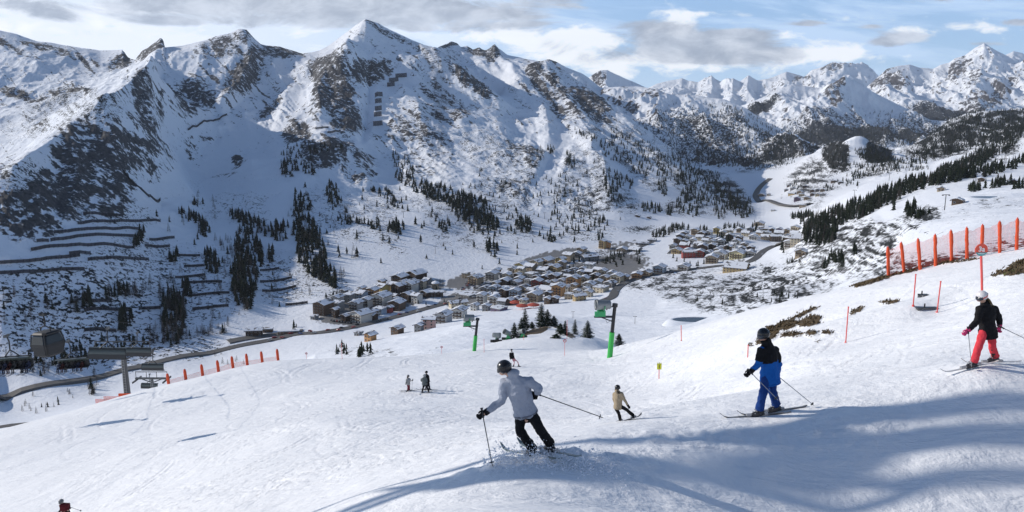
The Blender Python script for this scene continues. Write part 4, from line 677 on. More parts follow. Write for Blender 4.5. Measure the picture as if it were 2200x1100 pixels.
# ------------------------------------------------------------------ houses
WALLC = {'white': (.62, .60, .55), 'cream': (.60, .52, .38), 'yellow': (.60, .47, .18), 'pale yellow': (.62, .56, .34), 'orange': (.52, .28, .12), 'ochre': (.46, .34, .17), 'tan': (.38, .30, .21), 'brown': (.13, .085, .055), 'dark brown': (.06, .038, .026), 'grey': (.24, .245, .25), 'pale grey': (.42, .42, .42), 'blue-grey': (.30, .37, .45), 'red': (.30, .06, .05), 'pink': (.56, .36, .32), 'purple': (.16, .12, .20)}
WM = {k: flat(k.replace(' ', '_').replace('-', '_') + '_render', c, 0.9, var=0.1, scale=.6) for k, c in WALLC.items()}
M_FRAME = flat('white_window_frame', (.55, .53, .5), .6)
def _rs():
    m, q, b = mat_new('roof_snow'); po = q.n.new('ShaderNodeNewGeometry').outputs['Position']; n = q.ss(q.noise(po, .16, 4, .6, .5), .55, .62); q.put(b.inputs['Base Color'], q.mix(n, (.80, .83, .88), (.10, .09, .09))); b.inputs['Roughness'].default_value = .8; return m
M_RSNOW = _rs()
def rnd_mesh(b, name, mats, smooth=False):
    me = bpy.data.meshes.new(name); me.from_pydata(b.v, [], b.f)
    for m_ in mats: me.materials.append(m_)
    if any(b.mi): me.polygons.foreach_set('material_index', b.mi)
    if smooth: me.polygons.foreach_set('use_smooth', [True] * len(me.polygons))
    me.update(); return me
def inst(name, me, parent, loc=(0, 0, 0), rz=0.0):
    o = bpy.data.objects.new(name, me); COL.objects.link(o); o.parent = parent; o.location = loc; o.rotation_euler = (0, 0, rz); return o
def win_mesh():
    b = MB(); b.box((0, 0, 0), (1.5, .16, 1.5), mi=0); b.box((0, -.10, 0), (1.25, .06, 1.25), mi=1); return rnd_mesh(b, 'window', [M_FRAME, M_GLASS])
WIN = win_mesh()
bb = MB(); bb.box((0, -.55, 0), (1, 1.1, .18), mi=0); bb.box((0, -1.08, .5), (1, .08, .95), mi=0); bb.box((0, -.6, .10), (.98, .95, .05), mi=1)
BALC = rnd_mesh(bb, 'balcony', [M_WOOD, M_SNOW])
bd = MB(); bd.box((0, -.06, 1.1), (1.3, .14, 2.2)); DOOR = rnd_mesh(bd, 'door', [M_WOOD])
bc = MB(); bc.box((0, 0, .6), (.9, .9, 2.2), mi=0); bc.box((0, 0, 1.78), (1.05, 1.05, .18), mi=1); CHIM = rnd_mesh(bc, 'chimney', [flat('chimney_render', (.3, .29, .27), .9), M_SNOW])
_hc = {}
def house_meshes(w, d, h, form, col):
    key = (round(w), round(d), round(h), form, col)
    if key in _hc: return _hc[key]
    w, d, h = key[:3]; b = MB(); r = MB(); ov = 1.3
    b.box((0, 0, h / 2 - 1.5), (w, d, h + 3))
    rh = w * .5 * (.36 if form == 'gable' else .0); rhx = d * .5 * .40
    if form == 'gable':       # ridge runs away from the front (along y); gable faces the front
        for sy in (-d / 2, d / 2): b.add([(-w / 2, sy, h), (w / 2, sy, h), (0, sy, h + rh)], [(0, 1, 2) if sy < 0 else (0, 2, 1)])
        for th, mi, e_, z0 in ((.45, 0, ov, 0), (.55, 1, ov - .15, .45)):
            k = rh / (w / 2)
            for sx_ in (-1, 1):
                xa, za = 0, h + rh + z0; xb, zb = sx_ * (w / 2 + e_), h - k * e_ + z0
                vs = [(xa, -d / 2 - e_, za), (xb, -d / 2 - e_, zb), (xb, d / 2 + e_, zb), (xa, d / 2 + e_, za)]; vs += [(x, y, z + th) for x, y, z in vs]
                r.add(vs, [(0, 1, 2, 3), (4, 7, 6, 5), (0, 4, 5, 1), (1, 5, 6, 2), (2, 6, 7, 3), (3, 7, 4, 0)], mi)
    elif form == 'eaves':     # ridge runs across
        for sx_ in (-w / 2, w / 2): b.add([(sx_, -d / 2, h), (sx_, d / 2, h), (sx_, 0, h + rhx)], [(0, 1, 2)])
        for th, mi, e_, z0 in ((.45, 0, ov, 0), (.55, 1, ov - .15, .45)):
            k = rhx / (d / 2)
            for sy in (-1, 1):
                ya, za = 0, h + rhx + z0; yb, zb = sy * (d / 2 + e_), h - k * e_ + z0
                vs = [(-w / 2 - e_, ya, za), (-w / 2 - e_, yb, zb), (w / 2 + e_, yb, zb), (w / 2 + e_, ya, za)]; vs += [(x, y, z + th) for x, y, z in vs]
                r.add(vs, [(0, 1, 2, 3), (4, 7, 6, 5), (0, 4, 5, 1), (1, 5, 6, 2), (2, 6, 7, 3), (3, 7, 4, 0)], mi)
    else:
        r.box((0, 0, h + .3), (w + .8, d + .8, .6), mi=0); r.box((0, 0, h + .85), (w + .5, d + .5, .5), mi=1)
        rh = .8
    _hc[key] = (rnd_mesh(b, 'wall', [WM[col]]), rnd_mesh(r, 'roof', [M_WOOD if form != 'flat' else WM['grey'], M_RSNOW]), w, d, h, max(rh, rhx if form == 'eaves' else 0))
    return _hc[key]
def house(px, py, wpx, col, floors, form, rz=None, name=None, label=None, where='', aspect=1.0, win=True):
    p = place(px, py)
    if p is None: return None
    m_ = wpx * p.y / F
    w = max(6, m_ * .80); d = max(6, w * aspect * 1.05)
    if rz is None: rz = RAD(-28 + rnd.uniform(-9, 9))
    h = floors * 2.9 + .3
    Wm, Rm, w, d, h, rh = house_meshes(w, d, h, form, col)
    zz = min(zA(p.x + dx * w * .4, p.y + dy * d * .4) for dx in (-1, 1) for dy in (-1, 1)); zz = (zz + p.z) / 2
    form_w = {'gable': 'gabled', 'eaves': 'long-roofed', 'flat': 'flat-roofed'}[form]
    nm = name or ('hotel' if floors >= 4 else 'chalet' if form == 'gable' else 'house')
    e = empty(nm, (p.x, p.y + d * .3, zz), rz)
    fw = {1: 'one', 2: 'two', 3: 'three', 4: 'four', 5: 'five', 6: 'six'}[floors]
    tag(e, label or f'{fw}-storey {form_w} {col} {nm} {where}', nm.replace('_', ' '), 'village houses ' + where if where else 'village houses')
    inst('wall', Wm, e); ro = inst('roof', Rm, e)
    if form != 'flat': inst('chimney', CHIM, ro, (w * .18, d * .2 if form == 'gable' else 0, h + rh * .55))
    elif w > 9: inst('chimney', CHIM, ro, (w * .25, d * .1, h + .6))
    if win:
        nx = max(2, int(w / 3.6)); ny = max(1, int(d / 5.0))
        for f_ in range(floors):
            z = 1.6 + f_ * 2.9
            for i in range(nx):
                x = (i + .5) / nx * w - w / 2
                if f_ == 0 and i == nx // 2: inst('door', DOOR, e, (x, -d / 2 - .02, 0)); continue
                inst('window', WIN, e, (x, -d / 2 - .03, z))
            if p.y < 1250:
                for i in range(ny): inst('window', WIN, e, (-w / 2 - .03, (i + .5) / ny * d - d / 2, z), -math.pi / 2)
            if form == 'gable' and f_ > 0 and w > 8:
                bo = inst('balcony', BALC, e, (0, -d / 2 - .02, z - 1.35)); bo.scale = (w * .86, 1, 1)
    return e
rnd.seed(5)
A_, B_z, C_, D_, E_z, F_z, G_z = 'in the left cluster above the car park', 'below the main road on the left', 'in the village below the piste foot', 'in the village beside the slope', 'in the upper village', 'at the edge of the pine wood', 'in the far hamlet down the valley'
H = [(693, 676, 40, 'brown', 4, 'gable', A_), (722, 668, 30, 'grey', 3, 'flat', A_), (724, 655, 26, 'pale grey', 3, 'gable', A_), (749, 650, 24, 'grey', 3, 'flat', A_), (774, 646, 28, 'blue-grey', 3, 'eaves', A_), (764, 668, 28, 'pale grey', 3, 'gable', A_), (775, 692, 44, 'white', 3, 'gable', A_), (742, 690, 20, 'dark brown', 2, 'gable', A_), (787, 660, 24, 'white', 3, 'gable', A_), (818, 658, 42, 'white', 4, 'gable', A_), (800, 638, 26, 'orange', 3, 'gable', A_), (820, 631, 28, 'yellow', 3, 'eaves', A_), (848, 626, 20, 'ochre', 3, 'eaves', A_), (856, 634, 28, 'dark brown', 4, 'gable', A_), (882, 630, 30, 'white', 4, 'gable', A_), (858, 609, 34, 'dark brown', 3, 'gable', A_), (893, 602, 42, 'dark brown', 3, 'gable', A_), (876, 648, 26, 'brown', 3, 'gable', A_), (895, 651, 22, 'white', 3, 'eaves', A_), (852, 667, 34, 'brown', 3, 'gable', A_), (815, 675, 28, 'blue-grey', 2, 'flat', A_), (916, 638, 26, 'dark brown', 2, 'gable', A_), (938, 638, 34, 'dark brown', 2, 'eaves', A_), (802, 680, 18, 'brown', 2, 'gable', A_), (675, 686, 16, 'grey', 1, 'flat', A_), (835, 672, 14, 'red', 2, 'gable', A_),
     (922, 706, 34, 'pink', 3, 'eaves', B_z), (952, 694, 36, 'pale grey', 3, 'gable', B_z), (853, 718, 26, 'brown', 2, 'gable', B_z), (795, 733, 24, 'orange', 2, 'gable', B_z), (987, 684, 32, 'white', 3, 'gable', B_z), (900, 712, 16, 'grey', 2, 'gable', B_z), (770, 721, 12, 'grey', 1, 'flat', B_z),
     (984, 660, 48, 'cream', 2, 'eaves', C_), (1035, 656, 24, 'white', 4, 'gable', C_), (1020, 667, 18, 'white', 2, 'gable', C_), (1001, 597, 18, 'tan', 2, 'flat', C_), (1022, 611, 30, 'tan', 3, 'gable', C_), (1057, 602, 28, 'white', 3, 'gable', C_), (1067, 589, 18, 'brown', 2, 'gable', C_), (1087, 597, 28, 'grey', 2, 'flat', C_), (1116, 608, 22, 'tan', 2, 'gable', C_), (1104, 587, 20, 'cream', 2, 'gable', C_), (1122, 583, 30, 'yellow', 3, 'gable', C_), (1140, 586, 26, 'tan', 3, 'eaves', C_), (1153, 576, 26, 'cream', 3, 'gable', C_), (1174, 572, 32, 'tan', 3, 'gable', C_), (1192, 588, 28, 'ochre', 3, 'gable', C_), (1168, 589, 28, 'grey', 2, 'eaves', C_), (1142, 598, 26, 'grey', 2, 'flat', C_), (1085, 618, 28, 'dark brown', 3, 'gable', C_), (1109, 616, 22, 'white', 2, 'gable', C_), (1126, 627, 24, 'tan', 2, 'gable', C_), (1154, 619, 26, 'red', 3, 'gable', C_), (1153, 631, 22, 'brown', 2, 'gable', C_), (1172, 630, 24, 'grey', 2, 'eaves', C_), (1044, 629, 24, 'grey', 2, 'gable', C_), (1063, 633, 22, 'blue-grey', 3, 'gable', C_), (1085, 639, 22, 'dark brown', 3, 'gable', C_), (1107, 640, 28, 'blue-grey', 3, 'gable', C_), (1005, 638, 50, 'grey', 1, 'flat', C_), (1063, 655, 24, 'white', 3, 'gable', D_), (1080, 657, 20, 'grey', 2, 'eaves', D_), (1072, 668, 34, 'purple', 1, 'flat', D_), (1045, 668, 18, 'grey', 2, 'gable', D_), (1095, 655, 18, 'brown', 2, 'gable', D_),
     (1149, 649, 34, 'tan', 3, 'gable', D_), (1130, 648, 20, 'brown', 2, 'gable', D_), (1205, 565, 22, 'yellow', 2, 'gable', C_), (1222, 560, 24, 'tan', 3, 'eaves', C_), (1240, 553, 20, 'grey', 2, 'gable', C_), (1250, 543, 20, 'tan', 2, 'gable', C_), (1268, 560, 46, 'grey', 2, 'eaves', C_), (1267, 577, 28, 'white', 2, 'flat', C_), (1248, 594, 18, 'cream', 2, 'gable', D_), (1172, 605, 24, 'brown', 2, 'gable', C_), (1191, 607, 24, 'dark brown', 3, 'gable', C_), (1208, 612, 18, 'white', 2, 'gable', D_), (1233, 618, 30, 'orange', 4, 'gable', D_), (1200, 637, 30, 'orange', 4, 'gable', D_), (1178, 633, 24, 'grey', 2, 'eaves', D_), (1245, 646, 34, 'ochre', 2, 'eaves', D_), (1222, 643, 18, 'tan', 2, 'flat', D_), (1267, 621, 28, 'white', 2, 'gable', D_), (1256, 607, 24, 'cream', 2, 'gable', D_), (1292, 628, 32, 'cream', 2, 'flat', D_), (1285, 615, 22, 'white', 2, 'gable', D_), (1312, 618, 24, 'grey', 2, 'gable', D_), (1327, 608, 28, 'cream', 3, 'gable', D_), (1343, 604, 18, 'tan', 2, 'gable', D_), (1369, 599, 24, 'orange', 2, 'gable', D_), (1390, 594, 24, 'tan', 2, 'gable', D_), (1315, 596, 22, 'white', 2, 'gable', D_), (1279, 601, 20, 'brown', 2, 'gable', D_), (1232, 589, 18, 'blue-grey', 2, 'gable', D_), (1300, 605, 20, 'tan', 2, 'gable', D_), (1218, 627, 18, 'white', 2, 'gable', D_), (1135, 612, 18, 'grey', 2, 'flat', C_),
     (1295, 534, 14, 'ochre', 4, 'gable', C_), (1306, 533, 12, 'orange', 3, 'gable', C_), (1338, 540, 26, 'tan', 1, 'gable', E_z), (1366, 540, 26, 'grey', 1, 'eaves', E_z), (1380, 526, 34, 'grey', 1, 'eaves', E_z), (1402, 519, 22, 'grey', 1, 'flat', E_z), (1418, 588, 30, 'blue-grey', 3, 'gable', E_z), (1471, 581, 28, 'white', 2, 'gable', E_z), (1455, 545, 22, 'ochre', 2, 'gable', E_z), (1481, 554, 38, 'red', 3, 'eaves', E_z), (1505, 553, 22, 'red', 3, 'gable', E_z), (1473, 534, 24, 'red', 2, 'eaves', E_z), (1478, 516, 18, 'white', 2, 'gable', E_z), (1495, 505, 18, 'tan', 3, 'gable', E_z), (1511, 541, 24, 'brown', 3, 'gable', E_z), (1524, 551, 22, 'blue-grey', 2, 'gable', E_z), (1549, 558, 36, 'white', 3, 'gable', E_z), (1531, 566, 30, 'tan', 3, 'gable', E_z), (1588, 556, 36, 'pale yellow', 3, 'gable', E_z), (1614, 550, 26, 'white', 2, 'gable', E_z), (1540, 502, 16, 'yellow', 3, 'gable', E_z), (1569, 502, 16, 'cream', 2, 'eaves', E_z), (1620, 515, 22, 'white', 2, 'gable', E_z), (1634, 506, 16, 'tan', 2, 'eaves', E_z), (1509, 508, 16, 'brown', 2, 'gable', E_z), (1524, 506, 16, 'pale grey', 2, 'gable', E_z), (1490, 524, 16, 'white', 2, 'gable', E_z), (1500, 533, 18, 'tan', 2, 'eaves', E_z), (1551, 540, 16, 'cream', 2, 'gable', E_z), (1612, 498, 13, 'grey', 2, 'gable', E_z), (1590, 500, 14, 'tan', 2, 'gable', E_z), (1545, 522, 14, 'grey', 2, 'gable', E_z),
     (1667, 519, 30, 'dark brown', 3, 'eaves', F_z), (1676, 507, 22, 'grey', 2, 'eaves', F_z), (1711, 523, 24, 'cream', 3, 'eaves', F_z), (1712, 513, 22, 'tan', 2, 'eaves', F_z), (1709, 505, 20, 'white', 2, 'eaves', F_z), (1696, 532, 22, 'white', 3, 'gable', F_z), (1724, 548, 26, 'tan', 2, 'gable', F_z), (1633, 486, 24, 'tan', 2, 'gable', F_z), (1642, 494, 22, 'ochre', 1, 'eaves', F_z), (1660, 500, 16, 'brown', 2, 'gable', F_z), (1675, 499, 14, 'purple', 2, 'gable', F_z), (1691, 501, 16, 'tan', 2, 'gable', F_z), (1650, 507, 14, 'white', 2, 'gable', F_z),
     (1703, 419, 16, 'ochre', 2, 'eaves', G_z), (1720, 416, 12, 'tan', 2, 'gable', G_z), (1705, 407, 12, 'pale grey', 2, 'gable', G_z), (1723, 422, 12, 'cream', 2, 'gable', G_z), (1714, 432, 13, 'purple', 3, 'gable', G_z), (1662, 454, 10, 'white', 1, 'flat', G_z), (1727, 445, 18, 'tan', 2, 'flat', G_z), (1746, 413, 9, 'brown', 2, 'gable', G_z), (1757, 412, 9, 'grey', 2, 'gable', G_z), (1768, 412, 10, 'tan', 2, 'gable', G_z), (1769, 421, 11, 'grey', 2, 'eaves', G_z), (1746, 421, 10, 'brown', 2, 'gable', G_z), (1735, 429, 12, 'tan', 2, 'gable', G_z), (1793, 392, 13, 'brown', 2, 'eaves', G_z), (1807, 394, 11, 'dark brown', 1, 'gable', G_z), (1637, 422, 13, 'tan', 2, 'gable', G_z), (1652, 421, 8, 'white', 2, 'gable', G_z), (1690, 411, 9, 'grey', 2, 'gable', G_z), (1730, 404, 9, 'dark brown', 2, 'gable', G_z), (1757, 422, 9, 'cream', 2, 'gable', G_z), (1697, 400, 9, 'dark brown', 1, 'gable', G_z)]
HS = []
for h_ in H:
    px, py, w_, c_, f_, fm, z_ = h_
    kw = {}
    if fm == 'eaves' and w_ >= 30: kw['aspect'] = .42; kw['rz'] = RAD(24 if z_ in (C_, D_) else 0 + rnd.uniform(-6, 6))
    o = house(px, py, w_ * (1.0 if w_ > 14 else 1.15), c_, f_, fm, where=z_, **kw)
    if o: HS.append(o)
for spec in [(545, 722, 44, 'dark brown', 2, 'eaves', 'long dark lift station with snowy roof edge beside the left road', 'lift_station', .45), (575, 714, 26, 'brown', 1, 'flat', 'low flat annexe right of the dark lift station', 'annexe', .6), (620, 718, 56, 'brown', 1, 'flat', 'long low gallery with dark edge above the left road', 'gallery', .2),
             (1585, 582, 62, 'ochre', 2, 'eaves', 'large ochre tennis hall with a wide snowy roof beside the moor', 'sports_hall', .85), (2060, 438, 26, 'brown', 1, 'gable', 'brown hut at the left end of the small reservoir', 'hut', 1.0), (2023, 410, 16, 'tan', 1, 'gable', 'tan farmhouse in the trees above the right slope', 'farmhouse', 1.0), (2110, 390, 10, 'brown', 1, 'gable', 'tiny brown hut above the small reservoir', 'hut', 1.0), (2178, 396, 10, 'dark brown', 1, 'gable', 'tiny dark hut at the right frame edge above the reservoir', 'hut', 1.0), (1370, 466, 12, 'dark brown', 1, 'gable', 'dark hut at the foot of the right pistes', 'hut', 1.0), (1188, 158, 16, 'dark brown', 1, 'flat', 'dark cable car station on the high saddle', 'mountain_station', .8), (752, 78, 5, 'dark brown', 1, 'flat', 'small dark hut on the left ridge of the pyramid peak', 'hut', 1.0), (1395, 470, 9, 'brown', 1, 'gable', 'small brown hut beside the dark hut below the pistes', 'hut', 1.0)]:
    px, py, w_, c_, f_, fm, lab, nm, asp = spec
    o = house(px, py, w_, c_, f_, fm, rz=RAD(8) if nm in ('lift_station', 'annexe', 'gallery') else None, name=nm, label=lab, aspect=asp); 
    if o and 'group' in o: del o['group']
    if o and nm == 'mountain_station': o.location.z += 2
# smaller chalets and barns that fill the gaps of the village
R_f = random.Random(21); taken = [(h_[0], h_[1], h_[2]) for h_ in H]
for poly, z_, n_ in (([(1040, 640), (1090, 590), (1200, 575), (1330, 590), (1310, 630), (1180, 655), (1060, 660)], 'low in the village centre', 46), ([(690, 680), (740, 640), (860, 600), (920, 610), (900, 655), (800, 690)], 'low in the left cluster', 18), ([(1430, 540), (1480, 500), (1600, 500), (1620, 545), (1540, 570)], 'low in the upper village', 24), ([(1630, 500), (1720, 495), (1720, 525), (1640, 515)], 'low by the pine wood', 8)):
    xs, ys = [a for a, _ in poly], [b_ for _, b_ in poly]; made = 0
    for _ in range(1500):
        x, y = R_f.uniform(min(xs), max(xs)), R_f.uniform(min(ys), max(ys)); ins = False; j = len(poly) - 1
        for i in range(len(poly)):
            if (ys[i] > y) != (ys[j] > y) and x < (xs[j] - xs[i]) * (y - ys[i]) / (ys[j] - ys[i]) + xs[i]: ins = not ins
            j = i
        if not ins or any(abs(x - a) < (w_ + 15) * .44 and abs(y - b_) < 7.5 for a, b_, w_ in taken): continue
        taken.append((x, y, 15)); o = house(x, y, R_f.uniform(14, 20), R_f.choice(['brown', 'dark brown', 'dark brown', 'tan', 'grey', 'cream', 'white', 'brown']), R_f.choice((2, 2, 3)), R_f.choice(['gable', 'gable', 'eaves']), where=z_)
        if o: HS.append(o)
        made += 1
        if made >= n_: break
relabel(HS)
# round tower house, red parasols
p = place(936, 620)
if p:
    e = empty('round_pavilion', p); b = MB(); b.tube([(0, 0, -2), (0, 0, 7)], [4.2, 4.2], 12); b.build('wall', WM['tan'], e); b = MB(); b.tube([(0, 0, 7), (0, 0, 8.2), (0, 0, 10)], [5.4, 4.6, .3], 12); b.build('roof', M_SNOW, e)
    for k in range(6): inst('window', WIN, e, (4.25 * math.sin(k * 1.05), -4.25 * math.cos(k * 1.05), 4.5), k * 1.05)
    tag(e, 'round tan pavilion with a snowy cone roof above the dark chalets', 'pavilion')
M_RED = flat('red_canvas', (.42, .07, .04), .8)
for px, py, lab in [(1108, 656, 'leftmost'), (1122, 664, 'middle and largest'), (1146, 662, 'rightmost')]:
    p = place(px, py); e = empty('parasol', p); b = MB(); b.tube([(0, 0, 3.2), (0, 0, 3.9), (0, 0, 5.6)], [6.6, 6.2, .3], 10); b.build('canopy', M_RED, e); b = MB(); b.tube([(0, 0, -.5), (0, 0, 5)], .15, 6); b.build('pole', M_STEEL, e)
    tag(e, lab + ' of three big red parasols at the village edge', 'parasol', 'red parasols at the village edge')
# ------------------------------------------------------------------ cars
CARC = {'white': (.6, .6, .6), 'black': (.02, .02, .022), 'silver': (.32, .33, .34), 'red': (.35, .03, .03), 'blue': (.05, .08, .22), 'grey': (.12, .12, .13)}
def car_meshes(col):
    b = MB(); prof = [(-2.2, .35), (-2.2, .85), (-1.9, 1.0), (1.1, 1.02), (2.1, .82), (2.2, .35)]; n = len(prof)
    b.add([(x, -.88, z) for x, z in prof] + [(x, .88, z) for x, z in prof], [tuple(range(n)), tuple(range(2 * n - 1, n - 1, -1))] + [(i, i + n, (i + 1) % n + n, (i + 1) % n) for i in range(n)])
    b.add([(-1.7, -.74, 1.45), (.3, -.74, 1.45), (.3, .74, 1.45), (-1.7, .74, 1.45), (-1.72, -.76, 1.38), (.32, -.76, 1.38), (.32, .76, 1.38), (-1.72, .76, 1.38)], [(0, 1, 2, 3), (0, 4, 5, 1), (1, 5, 6, 2), (2, 6, 7, 3), (3, 7, 4, 0)])
    c = MB(); pr = [(-2.0, .98), (-1.7, 1.4), (.3, 1.4), (1.1, .98)]; c.add([(x, -.76, z) for x, z in pr] + [(x, .76, z) for x, z in pr], [(0, 1, 2, 3), (7, 6, 5, 4), (0, 4, 5, 1), (2, 6, 7, 3)])
    w = MB(); w.tube([(0, -.12, 0), (0, .12, 0)], .34, 10)
    return rnd_mesh(b, 'body', [flat(col + '_car_paint', CARC[col], .25, .2)]), rnd_mesh(c, 'window_band', [M_GLASS]), rnd_mesh(w, 'wheel', [flat('tyre_rubber', (.02, .02, .02), .9)])
CM = {c: car_meshes(c) for c in CARC}
def car(p, rz, col, where):
    e = empty('car', p, rz); bm_, cm_, wm_ = CM[col]; inst('body', bm_, e); inst('window_band', cm_, e)
    for x in (-1.35, 1.35):
        for y in (-.8, .8): inst('wheel', wm_, e, (x, y, .34))
    tag(e, f'{col} car {where}', 'car', 'cars ' + where); return e
CARS = []
cl = list(CARC)
for R_d, lo, hi, n, where in ((ROAD1, .45, .97, 24, 'on the main road'), (ROAD2, .05, .9, 10, 'on the village road')):
    for k in range(n):
        i = int((lo + (hi - lo) * (k + rnd.random() * .7) / n) * (len(R_d) - 2)); a, b_ = R_d[i], R_d[i + 1]; t = (b_ - a).normalized(); s_ = rnd.choice((-1, 1)); c = a + Vector((-t.y, t.x, 0)) * 3.4 * s_
        CARS.append(car(Vector((c.x, c.y, zA(c.x, c.y) + 1.1)), math.atan2(t.y, t.x), rnd.choice(cl), where))
for i in range(5):
    for j in range(9):
        px, py = 992 + j * 5.5 + i * 3 + rnd.uniform(-.8, .8), 624 - i * 4.2 - j * .9
        if rnd.random() < .8:
            p = place(px, py)
            if p: CARS.append(car(p + Vector((0, 0, .5)), RAD(70 + rnd.uniform(-5, 5)), rnd.choice(cl), 'parked in the village car park'))
for k in range(8):
    p = place(712 + k * 6, 690 + k * .8); 
    if p: CARS.append(car(p + Vector((0, 0, .5)), RAD(100), rnd.choice(cl), 'parked below the left hotels'))
relabel(CARS)
relabel(TREES)
# ------------------------------------------------------------------ avalanche barriers
pb = MB(); pb.box((0, 0, 1.2), (.28, .28, 3.6)); pb.tube([(0, 0, 2.4), (0, -2.0, -.4)], .12, 5); POSTM = rnd_mesh(pb, 'post', [M_DARK])
M_BAR = flat('rusty_steel_slats', (.026, .023, .028), .9, .0)
def barrier(pix, hgt, label, grp, step=5.0, name='avalanche_barrier'):
    P = [place(*p) for p in pix]; P = [p for p in P if p]
    if len(P) < 2: return
    P = resample(P, step); P = [Vector((p.x, p.y, zA(p.x, p.y))) for p in P]; o0 = P[len(P) // 2]
    e = empty(name, o0); b = MB(); up = Vector((0, -.25, 1)).normalized()
    for a, c in zip(P[:-1], P[1:]):
        a, c = a - o0, c - o0; t = (c - a).normalized(); n_ = Vector((t.y, -t.x, 0)) * .12
        for k in range(5):
            z0, z1 = hgt * (.06 + .19 * k), hgt * (.06 + .19 * k + .165); q_ = [a + up * z0, c + up * z0, c + up * z1, a + up * z1]
            b.add([v + n_ for v in q_] + [v - n_ for v in q_], [(0, 1, 2, 3), (7, 6, 5, 4), (0, 4, 5, 1), (3, 2, 6, 7), (1, 5, 6, 2), (4, 0, 3, 7)])
    b.build('slatted_panel', M_BAR, e)
    for p in P[:: max(1, len(P) // 60 + 1)]: o = inst('post', POSTM, e, p - o0); o.scale = (1, 1, hgt / 3)
    tag(e, label, 'avalanche barrier', grp)
LB_ = [([(180, 463), (205, 460), (230, 465), (265, 467)], 'topmost row'), ([(168, 482), (215, 478), (345, 477)], 'second row from the top'), ([(118, 502), (170, 496), (300, 494)], 'third row from the top'), ([(80, 521), (105, 520)], 'short piece left of the fourth row'), ([(110, 519), (160, 512), (290, 509)], 'fourth row from the top'), ([(68, 540), (190, 530), (285, 534)], 'fifth row from the top'), ([(-30, 571), (90, 561), (172, 551)], 'long row that starts at the left frame edge'), ([(150, 548), (195, 547)], 'short piece below the fifth row'), ([(-30, 594), (90, 586), (182, 581)], 'long lower row at the left frame edge'), ([(190, 561), (320, 560)], 'row ending in the bushes right of centre'), ([(322, 517), (375, 512)], 'short row right of the gully trees'), ([(312, 530), (365, 531)], 'lower short row right of the gully trees'), ([(385, 550), (430, 551)], 'small piece left of the larch wood'), ([(396, 574), (438, 572)], 'second small piece left of the larch wood'), ([(377, 598), (441, 592)], 'upper row left of the wide wood'), ([(400, 609), (477, 607)], 'second row left of the wide wood'), ([(414, 637), (493, 631)], 'third row left of the wide wood'), ([(414, 666), (491, 659)], 'lowest row left of the wide wood'), ([(559, 583), (600, 578)], 'upper row right of the wide wood'), ([(559, 607), (627, 598)], 'second row right of the wide wood'), ([(564, 627), (636, 617)], 'third row right of the wide wood'), ([(614, 657), (661, 652)], 'lowest row above the first hotel'), ([(182, 670), (284, 669)], 'low dark row behind the lift pylon'), ([(300, 666), (345, 664)], 'short piece right of the low dark row'), ([(182, 713), (250, 714)], 'bottom row among the larches'), ([(190, 651), (240, 650)], 'short piece above the low dark row')]
for pix, w in LB_: barrier(pix, 3.9 if pix[0][0] < 360 else 3.3, 'dark avalanche barrier on the left slope, ' + w, 'avalanche barriers on the left slope')
UB = [(862, 166, 24, 'topmost of the upper three'), (846, 175, 20, 'second of the upper three'), (840, 185, 16, 'lowest of the upper three'), (814, 208, 16, 'first of the lower five'), (813, 221, 14, 'second of the lower five'), (813, 237, 14, 'third of the lower five'), (812, 250, 16, 'fourth of the lower five'), (812, 270, 20, 'lowest and widest of the lower five')]
for px, py, w, lab in UB: barrier([(px - w / 2, py + 1.5), (px + w / 2, py - .5)], 14.0, 'dark snow rake on the pyramid face, ' + lab, 'snow rakes on the pyramid face', 8)
for pix, lab in [([(678, 278), (706, 276)], 'pale upper wall line left of the knoll'), ([(704, 286), (732, 283)], 'pale wall line just above the knoll'), ([(404, 280), (440, 262), (488, 248)], 'long slanting embankment wall in the high bowl'), ([(265, 370), (290, 400), (320, 425), (345, 430)], 'curved diversion wall below the dark cliff')]:
    barrier(pix, 5, 'grey snow wall, ' + lab, 'snow walls on the mountain', 12, 'snow_wall')
# ------------------------------------------------------------------ drag lift pylons on the slopes
pm = MB(); pm.tube([(0, 0, -1), (0, 0, 11)], [.35, .25], 6); pm.box((0, 0, 11), (5, .4, .4)); pm.box((-2.3, 0, 10.6), (.6, 1.2, .5)); pm.box((2.3, 0, 10.6), (.6, 1.2, .5)); PYL = rnd_mesh(pm, 'lift_pylon', [M_DARK]); PY = []
for px, py, lab in [(867, 468, 'in the middle of the wide piste'), (935, 545, 'low on the wide piste'), (675, 110, 'on the saddle left of the pyramid'), (1170, 470, 'on the bushy slope'), (1843, 405, 'on the right slope below the far hamlet'), (1835, 425, 'second on the right slope'), (2029, 452, 'beside the brown hut'), (1910, 388, 'beyond the long tree line'), (1364, 696, 'on the snow field behind the big tower'), (1231, 684, 'on the snow field above the grassy hump'), (1500, 430, 'on the forested spur'), (1195, 360, 'on the high piste')]:
    p = place(px, py)
    if p: o = inst('lift_pylon', PYL, None, p); o.scale = (.45,) * 3 if py in (696, 684) else (1,) * 3; tag(o, 'thin dark T-shaped lift pylon ' + lab, 'lift pylon', 'thin lift pylons on far slopes')
